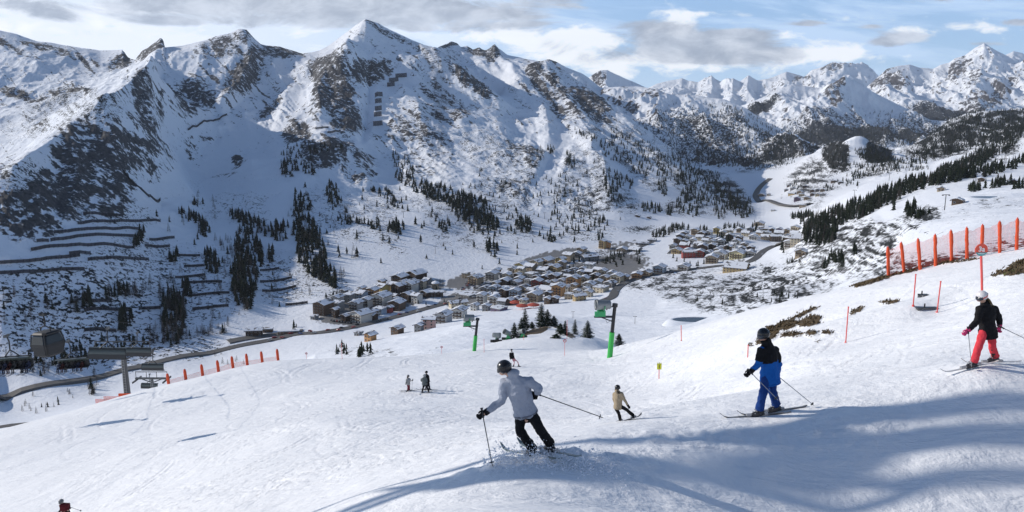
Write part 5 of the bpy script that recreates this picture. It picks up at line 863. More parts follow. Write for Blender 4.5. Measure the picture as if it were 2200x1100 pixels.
# reservoirs
def pool(name, px, py, rx, ry, D, label, rim):
    c = at(px, py, D); l = at(px - rx, py, D); wx = (c - l).length; yy0 = at(px, py - ry, D); 
    # half depth along the ground from the height in the picture at this viewing angle
    hd = (D / (c.z)) ** 2 * abs(yy0.z - c.z) * abs(c.z) / D
    n = 48; vs = []; fs = []
    for k in range(n): a = 6.283 * k / n; vs.append((c.x + wx * math.cos(a), c.y + hd * math.sin(a), c.z))
    fs.append(tuple(range(n)))
    m_, q, b_ = mat_new(name); b_.inputs['Base Color'].default_value = (.018, .026, .04, 1); b_.inputs['Roughness'].default_value = .25
    tag(mesh_obj(name, vs, fs, m_), kind='structure')
    b = MB(); 
    prof = [(-.02, -.1), (.02, .35), (.06, .5), (.12, .3), (.30, -2.2), (.45, -7)]
    rings = [[(c.x + (wx * (1 + f_)) * math.cos(6.283 * k / n), c.y + (hd * (1 + f_)) * math.sin(6.283 * k / n), c.z + z_ * rim) for k in range(n)] for f_, z_ in prof]
    b.add([v for r_ in rings for v in r_], [(i * n + k, (i + 1) * n + k, (i + 1) * n + (k + 1) % n, i * n + (k + 1) % n) for i in range(len(prof) - 1) for k in range(n)])
    tag(b.build(name + '_bank', M_SNOW, None, True), kind='structure')
p = place(1495, 690); pool('pond_water', 1495, 687, 50, 5.5, p.y if p else 400, '', .45)
p = place(2130, 425); pool('reservoir_water', 2132, 424, 44, 2.6, (p.y if p else 600) - 3, '', 0.35)
# ------------------------------------------------------------------ slope furniture
M_ORANGE = flat('orange_foam_padding', (.66, .085, .025), .75, var=.18, scale=4, bump=.3)
M_GREEN = flat('green_padding', (.035, .42, .07), .6, var=.12, scale=3, bump=.2)
M_LGREEN = flat('green_machine_paint', (.03, .34, .12), .4, var=.15)
M_POLE_R = flat('red_pole_paint', (.72, .09, .08), .5)
M_NET = None
def net_mat():
    m, q, b = mat_new('orange_net'); u_ = q.n.new('ShaderNodeTexCoord').outputs['Object']; x, y, z = q.sep(u_)
    gx = q.ss(q.m('ABSOLUTE', q.m('SUBTRACT', q.m('FRACT', q.m('MULTIPLY', x, 24.0)), .5)), .41, .44); gz = q.ss(q.m('ABSOLUTE', q.m('SUBTRACT', q.m('FRACT', q.m('MULTIPLY', z, 24.0)), .5)), .40, .43)
    a = q.m('MAXIMUM', gx, gz); b.inputs['Base Color'].default_value = (.75, .08, .04, 1); q.l.new(a, b.inputs['Alpha']); return m
M_NET = net_mat()
def gpt(px, py, Dlo=2.5, Dhi=205):
    """where the view ray through this direction meets the piste"""
    x, y, z = ray(px, py); D = np.exp(np.linspace(math.log(Dlo), math.log(Dhi), 900)); g_ = fz(D * x / y, D); r_ = D * z / y
    i = int(np.argmax(r_ < g_))
    if r_[i] >= g_[i]: return None
    return Vector((D[i] * x / y, D[i], g_[i]))
def near(px, D):
    """a spot of the piste in this direction at this distance"""
    x = (px - 1100) / F * D * 1.02
    for _ in range(6):
        z = zF(x, D); pxx, _y = proj(x, D, z); x += (px - pxx) / F * D
    return Vector((x, D, zF(x, D)))
# orange padded posts on the right, with their net
RP = [(1908, 1909, 58), (1939, 1943, 57.5), (1974, 1977, 57), (2010, 2010, 56.6), (2045, 2045, 56), (2078, 2077, 55.6), (2111, 2109, 55), (2149, 2148, 54.4), (2186, 2184, 54), (2226, 2222, 53.5)]
tops = [(1908, 532), (1937, 522), (1973, 514), (2010, 505), (2044, 496), (2078, 490), (2112, 484), (2149, 477), (2187, 470), (2226, 462)]
prev = None
for i, (tpx, bpx, D) in enumerate(RP):
    g_ = near(bpx, D); t = at(tops[i][0], tops[i][1], D); t = Vector((t.x, D + .05, max(t.z, g_.z + 1.85)))
    e = empty('padded_post', g_); h = t - g_; b = MB(); R_n = random.Random(i)
    pts = [h * k / 8 + Vector((R_n.uniform(-.015, .015), 0, 0)) for k in range(-1, 9)]; b.tube(pts, [.115] + [R_n.uniform(.105, .13) for _ in range(8)] + [.09], 12); b.build('padding', M_ORANGE, e, True)
    b = MB(); b.tube([h * .0 - Vector((0, 0, .4)), h * 1.04], .045, 8); b.build('pole', M_POLE_R, e)
    lb = 'orange padded fence post on the right, ' + ('at the left end' if i == 0 else 'at the right end outside the picture edge' if i == 9 else ORD[i] + ' from the left')
    tag(e, lb, 'fence post', 'orange padded posts on the right')
    if prev is not None:
        a, ha = prev; n_ = 8; vs = []; fs = []
        for k in range(n_ + 1):
            s_ = k / n_; base_ = a.lerp(g_, s_); sag = .18 * math.sin(math.pi * s_) * (.5 + R_n.random()); tp = (a + ha).lerp(g_ + h, s_) - Vector((0, 0, .12 + sag)); zb = zF(base_.x, base_.y) + .05
            for j in range(5): v_ = Vector((base_.x, base_.y + .2, zb)).lerp(tp + Vector((0, .2, 0)), j / 4) + Vector((0, R_n.uniform(-.04, .04), 0)); vs.append(v_ - a)
        for k in range(n_):
            for j in range(4): q0 = k * 5 + j; fs.append((q0, q0 + 5, q0 + 6, q0 + 1))
        o = mesh_obj('safety_net', vs, fs, M_NET); o.location = a; tag(o, f'see-through orange safety net between the {ORD[i-1]} and {ORD[i]} orange posts on the right', 'safety net', 'orange nets on the right')
    prev = (g_, h)
# orange posts on the left
LP = [(363, 820, 835), (400, 805, 822), (436, 795, 812), (470, 783, 804), (501, 778, 797), (532, 766, 793), (564, 760, 786), (598, 757, 781)]
for i, (px, t_, b_) in enumerate(LP):
    D = 118 + i * 1.2; g_ = near(px, D); h = Vector((-.12, 0, 2.0 + .03 * i)); e = empty('padded_post', g_); b = MB(); R_n = random.Random(i + 30)
    b.tube([h * k / 5 for k in range(-1, 6)], [.24] * 6 + [.17], 10); b.build('padding', M_ORANGE, e, True); b = MB(); b.tube([(0, 0, -.5), h * 1.06], .05, 6); b.build('pole', M_POLE_R, e)
    tag(e, 'orange padded fence post on the left crest, ' + ('leftmost' if i == 0 else 'rightmost' if i == 7 else ORD[i] + ' from the left'), 'fence post', 'orange padded posts on the left crest')
    if i:
        b = MB(); d_ = g_ - pg; n_ = 6; pv = None
        vs = []; fs = []
        for k in range(n_ + 1):
            q_ = pg.lerp(g_, k / n_); zb = zF(q_.x, q_.y); 
            for j in range(3): vs.append(Vector((q_.x, q_.y, zb + .1 + j * .45)) - pg)
        for k in range(n_):
            for j in range(2): q0 = k * 3 + j; fs.append((q0, q0 + 3, q0 + 4, q0 + 1))
        o = mesh_obj('safety_net', vs, fs, M_NET); o.location = pg; tag(o, f'low orange net between the {ORD[i-1]} and {ORD[i]} left crest posts', 'safety net', 'orange nets on the left crest')
    pg = g_
# thin red marker poles
def pole(px, tpy, D, lab, r=.018, lean=0.0, name='marker_pole', col=None):
    g_ = near(px, D); t = at(px, tpy, D); h = max(.8, t.z - g_.z); b = MB(); b.tube([(0, 0, -.3), (lean * .5, 0, h * .5), (lean, 0, h)], r, 8); b.tube([(lean * .96, 0, h - .02), (lean, 0, h + .03)], r * 1.35, 8); b.tube([(0, 0, -.02), (0, 0, .05)], r * 2.2, 8)
    o = b.build(name, col or M_POLE_R); o.location = g_; return tag(o, lab, 'marker pole', 'thin red marker poles'), g_, h
for a in [(1962, 590, 38, 'thin red pole below the fence, the taller of the right pair', .03, -.03), (2013, 605, 37, 'thin red pole beside the low platforms', .03, .02), (1817, 660, 36, 'thin red pole right of the brown grass patch', .028, -.02), (1606, 742, 44, 'thin red pole behind the blue skier', .03, -.03), (1464, 700, 76, 'thin red pole alone in the snow trough', .04, -.1), (735, 738, 118, 'faint thin pole on the left part of the crest', .03, 0), (1218, 688, 140, 'faint thin pole right of the grassy hump', .03, 0), (1040, 728, 122, 'faint thin pole right of the small green tower', .03, 0), (1125, 728, 140, 'faint thin pole in front of the ground guns', .03, 0)]: pole(*a)
def text_obj(s, size, mat, parent, loc, rot, name='lettering', ext=.002):
    cu = bpy.data.curves.new(name, 'FONT'); cu.body = s; cu.size = size; cu.extrude = ext; cu.align_x = 'CENTER'; cu.align_y = 'CENTER'; cu.offset = size * .02
    tmp = bpy.data.objects.new(name + '_c', cu); COL.objects.link(tmp); dg = bpy.context.evaluated_depsgraph_get(); me = bpy.data.meshes.new_from_object(tmp.evaluated_get(dg)); bpy.data.objects.remove(tmp); me.materials.clear(); me.materials.append(mat)
    o = bpy.data.objects.new(name, me); COL.objects.link(o); o.parent = parent; o.location = loc; o.rotation_euler = rot; return o
M_W = flat('sign_white', (.8, .8, .8), .5); M_SIGNR = flat('sign_red', (.62, .05, .05), .5); M_SIGNO = flat('sign_orange_red', (.72, .09, .05), .5); M_TEAL = flat('sign_teal', (.10, .36, .36), .5); M_YEL = flat('sign_yellow', (.62, .62, .02), .5); M_BLK = flat('sign_black', (.015, .015, .015), .5)
def disc(r, th=.02, n=32, z0=-1, z1=1):
    b = MB(); pts = [(r * math.cos(6.283 * k / n), r * math.sin(6.283 * k / n)) for k in range(n)]; pts = [(x, min(max(y, z0), z1)) for x, y in pts]
    b.add([(x, -th / 2, z) for x, z in pts] + [(x, th / 2, z) for x, z in pts], [tuple(range(n)), tuple(range(2 * n - 1, n - 1, -1))] + [(k, k + n, (k + 1) % n + n, (k + 1) % n) for k in range(n)]); return b
# piste sign 3a
D3 = 30.0; g_ = near(2113, D3); top = at(2106, 536, D3); e = empty('piste_sign', g_); h = top.z - g_.z; dx = top.x - g_.x
b = MB(); b.tube([(0, 0, -.4), (dx * .5, 0, h * .5), (dx, 0, h + .2)], .045, 10); b.build('pole', M_POLE_R, e)
rS = 13.5 / F * D3 / CP; pn = disc(rS, .03).build('sign_disc', M_SIGNO, e); pn.location = (dx, -.07, h)
lo = disc(rS * .995, .01, 48, -1, -rS * .42).build('teal_band', M_TEAL, pn); lo.location = (0, -.022, 0)
text_obj('3a', rS * 1.12, M_W, pn, (0, -.024, rS * .10), (RAD(90), 0, 0)); MB().box((0, -.03, -rS * .60), (rS * 1.0, .006, rS * .10)).build('pale_line', M_W, pn)
tag(e, 'round orange piste sign reading 3a with a teal band on a red pole', 'piste sign')
def round_sign(px, tpy, D, r, lab):
    g_ = near(px, D); t = at(px, tpy, D); h = max(t.z - g_.z, 1.2); e = empty('round_sign', g_); b = MB(); b.tube([(0, 0, -.4), (0, 0, h)], .025, 8); b.build('pole', M_POLE_R, e)
    o = disc(r).build('sign_disc', M_SIGNR, e); o.location = (0, -.04, h); o2 = disc(r * .62, .012).build('white_centre', M_W, o); o2.location = (0, -.018, 0); b = MB(); b.box((0, -.03, 0), (r * .75, .012, r * .22)); b.build('black_symbol', M_BLK, o); tag(e, lab, 'warning sign', 'small round red signs')
round_sign(1213, 732, 100, .22, 'round red and white sign on a pole below the grassy hump'); round_sign(949, 750, 124, .2, 'small round red sign on the crest left of the small green tower'); round_sign(659, 761, 126, .2, 'small round red sign at the left end of the crest')
# yellow sign: square board with a black slope symbol
D = 55; g_ = near(1416, D); t = at(1414, 787, D); h = t.z - g_.z; e = empty('yellow_sign', g_); b = MB(); b.tube([(0, 0, -.4), (-.03, 0, h)], .03, 8); b.build('pole', M_POLE_R, e)
b = MB()
for sx_, sz_, w_, hh in ((0, 0, .34, .46), (-.12, .24, .06, .12), (.0, .25, .06, .14), (.12, .24, .06, .12)): b.box((sx_, 0, sz_), (w_, .03, hh))
o = b.build('board', M_YEL, e); o.location = (-.03, -.05, h); b = MB(); b.box((0, -.022, .02), (.05, .01, .2)); b.box((0, -.022, -.12), (.06, .01, .05)); b.build('black_symbol', M_BLK, o); tag(e, 'yellow marker board on a thin pole in the snow trough', 'sign')
# low wooden platforms on the right
for px, py, D, w_, lab in [(1990, 668, 37.5, 1.05, 'longer low grey platform beside the thin red pole'), (1984, 653, 40, .5, 'shorter low grey platform behind the longer one')]:
    g_ = near(px, D); e = empty('low_platform', g_); b = MB(); b.box((0, 0, .08), (w_, .3, .05)); b.box((-w_ * .4, 0, 0), (.1, .25, .2)); b.box((w_ * .4, 0, 0), (.1, .25, .2)); b.build('deck', M_STEEL, e); b = MB(); b.tube([(-.1, 0, .08), (-.1, 0, .30)], .035, 8); b.build('valve_post', M_DARK, e); tag(e, lab, 'platform', 'low platforms')
# ------------------------------------------------------------------ snow guns
M_BARREL = flat('gun_barrel_grey', (.22, .24, .25), .45, .3, .15); M_BLACKR = flat('black_rubber', (.02, .02, .022), .7)
def gun(parent, s=1.0, loc=(0, 0, 0), yaw=0.0, tilt=.25):
    """barrel pointing along -x, in its fork"""
    e = parent; Rm = Matrix.Rotation(yaw, 3, 'Z') @ Matrix.Rotation(tilt, 3, 'Y'); L = Vector(loc)
    def T(v): return L + Rm @ (Vector(v) * s)
    n = 20; prof = [(-.75, .50), (-.80, .54), (-.72, .55), (-.3, .50), (.2, .46), (.62, .44), (.68, .40), (.62, .34), (-.7, .44)]
    b = MB(); vs = [T((x, r * math.cos(6.283 * k / n), r * math.sin(6.283 * k / n))) for x, r in prof for k in range(n)]
    m_ = len(prof); b.add(vs, [(i * n + k, i * n + (k + 1) % n, ((i + 1) % m_) * n + (k + 1) % n, ((i + 1) % m_) * n + k) for i in range(m_) for k in range(n)]); br = b.build('barrel', M_BARREL, e, True)
    b = MB()
    for k in range(8): a = k * .785; b.tube([T((.45, 0, 0)), T((.45, .42 * math.cos(a), .42 * math.sin(a)))], .03 * s, 5)
    b.tube([T((.1, 0, 0)), T((.6, 0, 0))], .14 * s, 8); b.build('fan', M_BLACKR, br)
    b = MB()
    for k in range(24): a = k * .2618; b.tube([T((-.80, .48 * math.cos(a), .48 * math.sin(a))), T((-.88, .46 * math.cos(a), .46 * math.sin(a)))], .02 * s, 4)
    b.build('nozzle_ring', M_DARK, br)
    b = MB()
    for sy in (-1, 1): b.tube([T((0, .56 * sy, .0)), L + Vector((0, .56 * sy * s, -.55 * s)), L + Vector((0, 0, -.75 * s))], .05 * s, 6)
    b.tube([L + Vector((0, 0, -.7 * s)), L + Vector((0, 0, -1.0 * s))], .12 * s, 8); b.build('fork', M_LGREEN, e)
def tower(px_b, D, px_t, tpy, s, lab):
    g_ = near(px_b, D); t = at(px_t, tpy, D); h = t - g_; e = empty('snow_gun_tower', g_); r = .17 * s
    b = MB(); b.tube([h * 0 - Vector((0, 0, .8)), h * .5], [r * 1.5, r * 1.42], 10); b.build('green_padding', M_GREEN, e)
    b = MB(); b.tube([h * .5 - Vector((0, 0, .1)), h], [r * 1.02, r * .95], 12); b.tube([h * .99, h * 1.05], [r * 1.5, r * 1.5], 12); b.build('mast', M_DARK, e, False)
    a = h * .80; b = MB(); b.box(a + Vector((-.85 * s, 0, -.02)), (1.9 * s, .34 * s, .1 * s)); b.box(a + Vector((-.75 * s, .2 * s, .02)), (1.7 * s, .06, .08)); b.tube([a + Vector((0, 0, -.5 * s)), a + Vector((-1.2 * s, 0, -.05))], .05 * s, 6); b.build('arm', M_DARK, e)
    b = MB(); b.box(a + Vector((-1.15 * s, 0, .32 * s)), (.75 * s, .5 * s, .5 * s)); b.box(a + Vector((-1.6 * s, -.1, .26 * s)), (.3 * s, .42 * s, .42 * s)); b.tube([a + Vector((-1.5 * s, .1, .5 * s)), a + Vector((-.9 * s, .1, .75 * s))], .10 * s, 8); b.build('machine_box', M_LGREEN, e)
    gun(e, s * .92, a + Vector((-.95 * s, -.05, 1.15 * s)), 0.15, .02)
    b = MB(); b.tube([h * 1.0, h * .97 + Vector((-.5 * s, 0, .05 * s)), h * .93 + Vector((-.75 * s, 0, 0))], .05 * s, 6); b.tube([a + Vector((-.8 * s, 0, -.05)), a + Vector((-.6 * s, 0, -.6 * s)), a + Vector((-.15 * s, 0, -.3 * s))], .02 * s, 5); b.build('hose', M_BLACKR, e)
    tag(e, lab, 'snow gun tower', 'snow gun towers with green padding')
tower(1309, 90, 1321, 658, 1.32, 'large green-padded snow gun tower right of the grassy hump'); tower(1018, 127, 1026, 687, 1.30, 'smaller green-padded snow gun tower on the crest, farther left')
for px, py, D, s, yaw, tl, lab in [(1066, 729, 146, 1.05, 2.9, .0, 'snow gun on the ground, leftmost, barrel sideways'), (1090, 718, 149, 1.05, .5, .55, 'snow gun on the ground, middle, tilted up with green base'), (1121, 722, 147, 1.0, 2.2, .3, 'snow gun on the ground, rightmost, in front of the spruces')]:
    g_ = near(px, D); e = empty('snow_gun', g_); gun(e, s, (0, 0, 1.35 * s), yaw, tl); b = MB()
    for a in (0, 2.09, 4.19): b.tube([(0, 0, .55), (1.0 * math.cos(a), 1.0 * math.sin(a), .05)], .07, 6)
    b.box((.2, 0, .55), (.7, .5, .45)); b.build('base', M_LGREEN if px != 1066 else M_DARK, e); b = MB(); b.tube([(1.1 * s, .3, .12), (-1.1 * s, .3, .12)], .28, 10); b.build('wheels', M_BLACKR, e); tag(e, lab, 'snow gun', 'snow guns on the ground')
# ------------------------------------------------------------------ lifts on the left
def lift_tower(px_b, D, px_t, tpy, lab, s=1.0):
    g_ = near(px_b, D) if D < 128 else (place(px_b, 850) * 0 + at(px_b, 858, D)); t = at(px_t, tpy, D); g0 = g_ - Vector((0, 0, 3)); h = t - g0; e = empty('lift_tower', g0)
    b = MB(); b.tube([(0, 0, 0), h * .55, h], [.62 * s, .5 * s, .38 * s], 12); b.build('mast', M_STEEL, e, False)
    b = MB(); N = int(h.length / .45)
    for k in range(N): c = h * ((k + .5) / N) + Vector((.1, -.62 * s, 0)); b.box(c, (.42, .05, .05))
    for sx_ in (-.2, .22): b.tube([Vector((sx_, -.64 * s, 0)), h + Vector((sx_, -.5 * s, 0))], .03, 5)
    b.build('ladder', flat('galvanised', (.30, .31, .32), .5, .5), e)
    b = MB(); b.box(h + Vector((0, 0, -.1)), (9.6 * s, .45, .4)); b.tube([h + Vector((-3.5 * s, 0, -.1)), h * .86], .12, 6); b.tube([h + Vector((3.5 * s, 0, -.1)), h * .86], .12, 6)
    b.tube([h + Vector((-4.6 * s, 0, 1.5)), h + Vector((4.6 * s, 0, 1.5))], .09, 6)
    for sx_ in (-4.6, -1.5, 1.5, 4.6): b.tube([h + Vector((sx_ * s, 0, 0)), h + Vector((sx_ * s, 0, 1.6))], .07, 5)
    b.build('crossarm', M_STEEL, e)
    for sx_ in (-4.4, 4.4):
        b = MB(); b.box(h + Vector((sx_ * s, 0, -.35)), (.18, 4.4, .18))
        for k in range(8): b.tube([h + Vector((sx_ * s - .08, -2.0 + k * .57, -.45)), h + Vector((sx_ * s + .08, -2.0 + k * .57, -.45))], .24, 10)
        b.build('pulley_train', M_DARK, e)
    tag(e, lab, 'lift tower', 'chairlift towers'); return g0 + h
T1 = lift_tower(276, 124, 264, 752, 'grey chairlift tower with ladder standing behind the left crest')
b = MB(); gg = near(277, 119); b.box((0, 0, .5), (3.2, .25, 1.0)); o = b.build('crash_pad', M_ORANGE); o.location = gg; tag(o, 'orange crash mat at the foot of the chairlift tower', 'crash mat')
T2 = lift_tower(331, 172, 326, 812, 'second, smaller chairlift tower farther down the slope', .8)
for i, (px, w_) in enumerate(((226, 3.0), (246, 3.4))):
    g_ = near(px, 116); o = MB().box((0, 0, .4), (w_, .05, .9)).build('fence_panel', M_NET); o.location = g_; tag(o, ('left' if i == 0 else 'right') + ' pale orange net panel beside the chairlift tower', 'fence panel', 'pale orange panels')
M_BUB = flat('smoked_bubble', (.09, .105, .10), .3, .0, .2); M_SEAT = flat('black_seat', (.025, .025, .027), .7)
# eight-seat chair with bubble; x across, hanging arm up
def chair_parts():
    w = 4.3; P_ = []
    b = MB()
    for k in range(8): x = -w / 2 + (k + .5) * w / 8; b.box((x, 0, 0), (w / 8 - .05, .55, .12)); b.box((x, .30, .38), (w / 8 - .05, .10, .72)); b.ball((x, .30, .80), (.13, .07, .12), 8, 5)
    P_.append(('seats', rnd_mesh(b, 'seats', [M_SEAT])))
    b = MB()
    for sx_ in (-1, 1): b.tube([(sx_ * w / 2, -.5, -.25), (sx_ * w / 2, -.1, -.05), (sx_ * w / 2, .35, .1), (sx_ * w / 2, .45, .9), (sx_ * (w / 2 - .1), .3, 1.35)], .05, 6)
    b.tube([(-w / 2, .3, 1.35), (w / 2, .3, 1.35)], .08, 8); b.tube([(-w / 2, .38, .1), (w / 2, .38, .1)], .06, 6); b.tube([(-.9, .3, 1.35), (-.35, .2, 1.9), (0, .1, 2.2)], .07, 6); b.tube([(.9, .3, 1.35), (.35, .2, 1.9), (0, .1, 2.2)], .07, 6); b.tube([(0, .1, 2.1), (0, .25, 3.2), (0, 0, 3.9)], .08, 8)
    P_.append(('frame', rnd_mesh(b, 'frame', [M_DARK])))
    b = MB(); b.box((0, 0, 3.92), (.22, .8, .28)); P_.append(('grip', rnd_mesh(b, 'grip', [M_STEEL])))
    b = MB(); n = 10; arc = [(.42 + .0 * k, 0) for k in range(0)]; prof = [(.50, .50), (.46, .95), (.25, 1.30), (-.1, 1.42), (-.40, 1.35)]
    vs = [(sx_ * w / 2 * 1.0, y, z) for y, z in prof for sx_ in (-1, -.5, 0, .5, 1)]; b.add(vs, [(i * 5 + k, i * 5 + k + 1, (i + 1) * 5 + k + 1, (i + 1) * 5 + k) for i in range(4) for k in range(4)])
    b2 = [(x, y - .04, z - .04) for x, y, z in vs]; b.add(b2, [(i * 5 + k, (i + 1) * 5 + k, (i + 1) * 5 + k + 1, i * 5 + k + 1) for i in range(4) for k in range(4)]); P_.append(('bubble_cover', rnd_mesh(b, 'bubble_cover', [M_BUB], True)))
    b = MB(); b.box((0, .52, .35), (w, .03, .62)); P_.append(('back_panel', rnd_mesh(b, 'back_panel', [flat('grey_back_panel', (.035, .037, .04), .7)]))); return P_
CH = chair_parts(); grips = {}
for px, py, D, rz, lab, ln in [(28, 792, 84, 0.0, 'nearest chairlift chair at the left frame edge, full of riders', 0), (157, 790, 104, .05, 'chairlift chair with riders right of the gondola', 0), (233, 770, 92, 3.3, 'empty chair left of the tower, seen from behind', 1), (296, 764, 122, 3.3, 'empty chair just right of the tower, seen from behind', 1), (329, 795, 152, 3.3, 'small distant empty chair right of the tower', 1), (322, 834, 196, 3.25, 'farthest chair, low beside the second tower', 1)]:
    p = at(px, py, D); e = empty('lift_chair', p, rz); e.rotation_euler = (0, RAD(-4), rz)
    for nm, me in CH: inst(nm, me, e)
    tag(e, lab, 'lift chair', 'eight-seat lift chairs'); grips.setdefault(ln, []).append(p + Vector((0, 0, 3.95)))
for ln, lab in ((0, 'left haul cable of the chairlift carrying the full chairs'), (1, 'right haul cable of the chairlift carrying the empty chairs')):
    g2 = sorted(grips[ln], key=lambda v: v.y); a = g2[0] + (g2[0] - g2[1]) * .8; 
    end = (T1 + Vector((-4.4, 0, 0))) if ln == 0 else g2[-1]
    o = MB().tube([v - g2[0] for v in [a] + g2 + ([end] if ln == 0 else [])], .018, 5).build('haul_cable', M_CABLE); o.location = g2[0]; tag(o, lab, 'cable', 'chairlift cables')
# gondola cabin
D = 54.0; c = at(103, 738, D); e = empty('gondola_cabin', c, RAD(-20)); e.rotation_euler = (0, RAD(-5), RAD(-22))
M_CAB = flat('dark_cabin_shell', (.012, .013, .015), .6, .0); M_CABL = flat('grey_cabin_panel', (.014, .015, .018), .7, .0); M_CG = flat('tinted_cabin_glass', (.02, .023, .025), .25)
def ringz(z, rx, ry, n=4):
    k = .28; return [(-rx + k, -ry, z), (rx - k, -ry, z), (rx, -ry + k, z), (rx, ry - k, z), (rx - k, ry, z), (-rx + k, ry, z), (-rx, ry - k, z), (-rx, -ry + k, z)]
b = MB(); lv = [(-1.12, .78, .78), (-.95, .98, .98), (-.1, 1.16, 1.16), (.15, 1.17, 1.17)]; vs = [v_ for z, rx, ry in lv for v_ in ringz(z, rx, ry)]
b.add(vs, [(i * 8 + k, i * 8 + (k + 1) % 8, (i + 1) * 8 + (k + 1) % 8, (i + 1) * 8 + k) for i in range(3) for k in range(8)] + [tuple(range(7, -1, -1))]); b.build('body', M_CABL, e)
b = MB(); lv = [(.15, 1.15, 1.15), (.85, 1.0, 1.0), (.98, .92, .92)]; vs = [v_ for z, rx, ry in lv for v_ in ringz(z, rx, ry)]
b.add(vs, [(i * 8 + k, i * 8 + (k + 1) % 8, (i + 1) * 8 + (k + 1) % 8, (i + 1) * 8 + k) for i in range(2) for k in range(8)]); b.build('window_band', M_CG, e)
b = MB(); lv = [(.98, 1.0, 1.0), (1.08, 1.02, 1.02), (1.2, .85, .85), (1.26, .3, .3)]; vs = [v_ for z, rx, ry in lv for v_ in ringz(z, rx, ry)]
b.add(vs, [(i * 8 + k, i * 8 + (k + 1) % 8, (i + 1) * 8 + (k + 1) % 8, (i + 1) * 8 + k) for i in range(3) for k in range(8)] + [tuple(range(24, 32))]); b.build('roof', M_CAB, e)
for sx_, sy in ((-1, -1), (1, -1), (1, 1), (-1, 1)): b = MB(); b.tube([(sx_ * .80, sy * .80, -1.1), (sx_ * 1.08, sy * 1.08, 0), (sx_ * .92, sy * .92, 1.05)], .06, 6); b.build('corner_frame', M_CAB, e)
b = MB()
for z in (-.85, -.6, -.35): b.box((0, -1.13 + (abs(z) - .1) * .18, z), (1.7, .03, .04))
b.build('ski_rack', M_CAB, e)
b = MB(); b.tube([(-.7, 0, 1.2), (-.7, 0, 1.5), (0, 0, 1.75), (.7, 0, 1.5), (.7, 0, 1.2)], .06, 6); b.tube([(0, 0, 1.7), (.15, 0, 2.3), (0, 0, 2.75)], .07, 8); hg = b.build('hanger', M_CAB, e); b = MB(); b.box((0, 0, 2.78), (.9, .25, .22)); b.tube([(-.3, -.15, 2.85), (-.3, .15, 2.85)], .14, 8); b.tube([(.3, -.15, 2.85), (.3, .15, 2.85)], .14, 8); b.build('grip', M_DARK, hg)
e.scale = (.72, .72, .78); tag(e, 'dark grey gondola cabin hanging over the left slope', 'gondola cabin')
gp = c + Vector((-.2, 0, 2.2)); far = at(560, 700, 690) + Vector((0, 0, 14)); bk = gp + Vector((-26, -34, 8))
o = MB().tube([v - gp for v in (bk, gp, gp.lerp(far, .25) - Vector((0, 0, 6)), gp.lerp(far, .6) - Vector((0, 0, 9)), far)], .014, 5).build('gondola_cable', M_CABLE); o.location = gp; tag(o, 'thin cable of the gondola running down to the valley station', 'cable')
# ------------------------------------------------------------------ people
_tex = bpy.data.textures.new('cloth_folds', 'CLOUDS'); _tex.noise_scale = .09; _tex.noise_depth = 2
def skinify(o, vox, it=4, folds=0.0):
    m = o.modifiers.new('merge', 'REMESH'); m.mode = 'VOXEL'; m.voxel_size = vox; m.use_smooth_shade = True
    if folds:
        d = o.modifiers.new('folds', 'DISPLACE'); d.texture = _tex; d.strength = folds; d.mid_level = .5; d.texture_coords = 'GLOBAL'
    s = o.modifiers.new('soften', 'SMOOTH'); s.iterations = it; s.factor = .5
    return o
def ell(b, pts, rx, ry, xd, n=14):
    """elliptical loft; xd = direction of the wide axis"""
    pts = [Vector(p) for p in pts]; rings = []
    for i, p in enumerate(pts):
        t = (pts[min(i + 1, len(pts) - 1)] - pts[max(i - 1, 0)]).normalized(); a = (xd - t * xd.dot(t)).normalized(); c = t.cross(a)
        rings += [p + a * math.cos(6.283 * k / n) * rx[i] + c * math.sin(6.283 * k / n) * ry[i] for k in range(n)]
    m_ = len(pts); b.add(rings, [(i * n + k, i * n + (k + 1) % n, (i + 1) * n + (k + 1) % n, (i + 1) * n + k) for i in range(m_ - 1) for k in range(n)] + [tuple(range(n - 1, -1, -1)), tuple(range((m_ - 1) * n, m_ * n))])
M_SKIN = flat('skin', (.55, .33, .24), .6, var=.08)
def cloth(name, col, **k): return flat(name, col, .85, var=.10, scale=14, bump=.5, spec=.15, **k)
M_BOOT = flat('ski_boot_shell', (.03, .03, .035), .35, var=.4, scale=18); M_BIND = flat('binding_metal', (.35, .35, .36), .4, .5)
def glove(parent, mat, wrist, hand, grip_dir, s, side=1):
    """mitt-sized ski glove: palm, four curled fingers of unequal length, thumb closing from the side"""
    d = (hand - wrist).normalized(); gd = Vector(grip_dir).normalized(); gd = (gd - d * gd.dot(d)).normalized(); nn = d.cross(gd) * side; b = MB(); r = .013 * s
    b.tube([wrist - d * .05 * s, wrist + d * .01 * s, wrist + d * .03 * s], [.050 * s, .052 * s, .040 * s], 10)
    Mx = Matrix((gd, nn, d)).transposed(); b.ball(wrist + d * .07 * s, (.046 * s, .024 * s, .05 * s), 10, 7, Mx)
    for k in range(4):
        off = gd * (.033 - .022 * k) * s; L = (.9, 1.05, 1.0, .8)[k] * s; p0 = wrist + d * .10 * s + off
        b.tube([p0, p0 + d * .028 * L + nn * .004 * s, p0 + d * .040 * L + nn * .028 * L, p0 + d * .020 * L + nn * .046 * L], [r * 1.15, r * 1.1, r, r * .85], 7)
    p0 = wrist + d * .045 * s + gd * .042 * s; b.tube([p0, p0 + gd * .018 * s + d * .025 * s + nn * .012 * s, p0 + d * .050 * s + nn * .034 * s], [r * 1.3, r * 1.15, r * .9], 7)
    return b.build('glove', mat, parent, True)
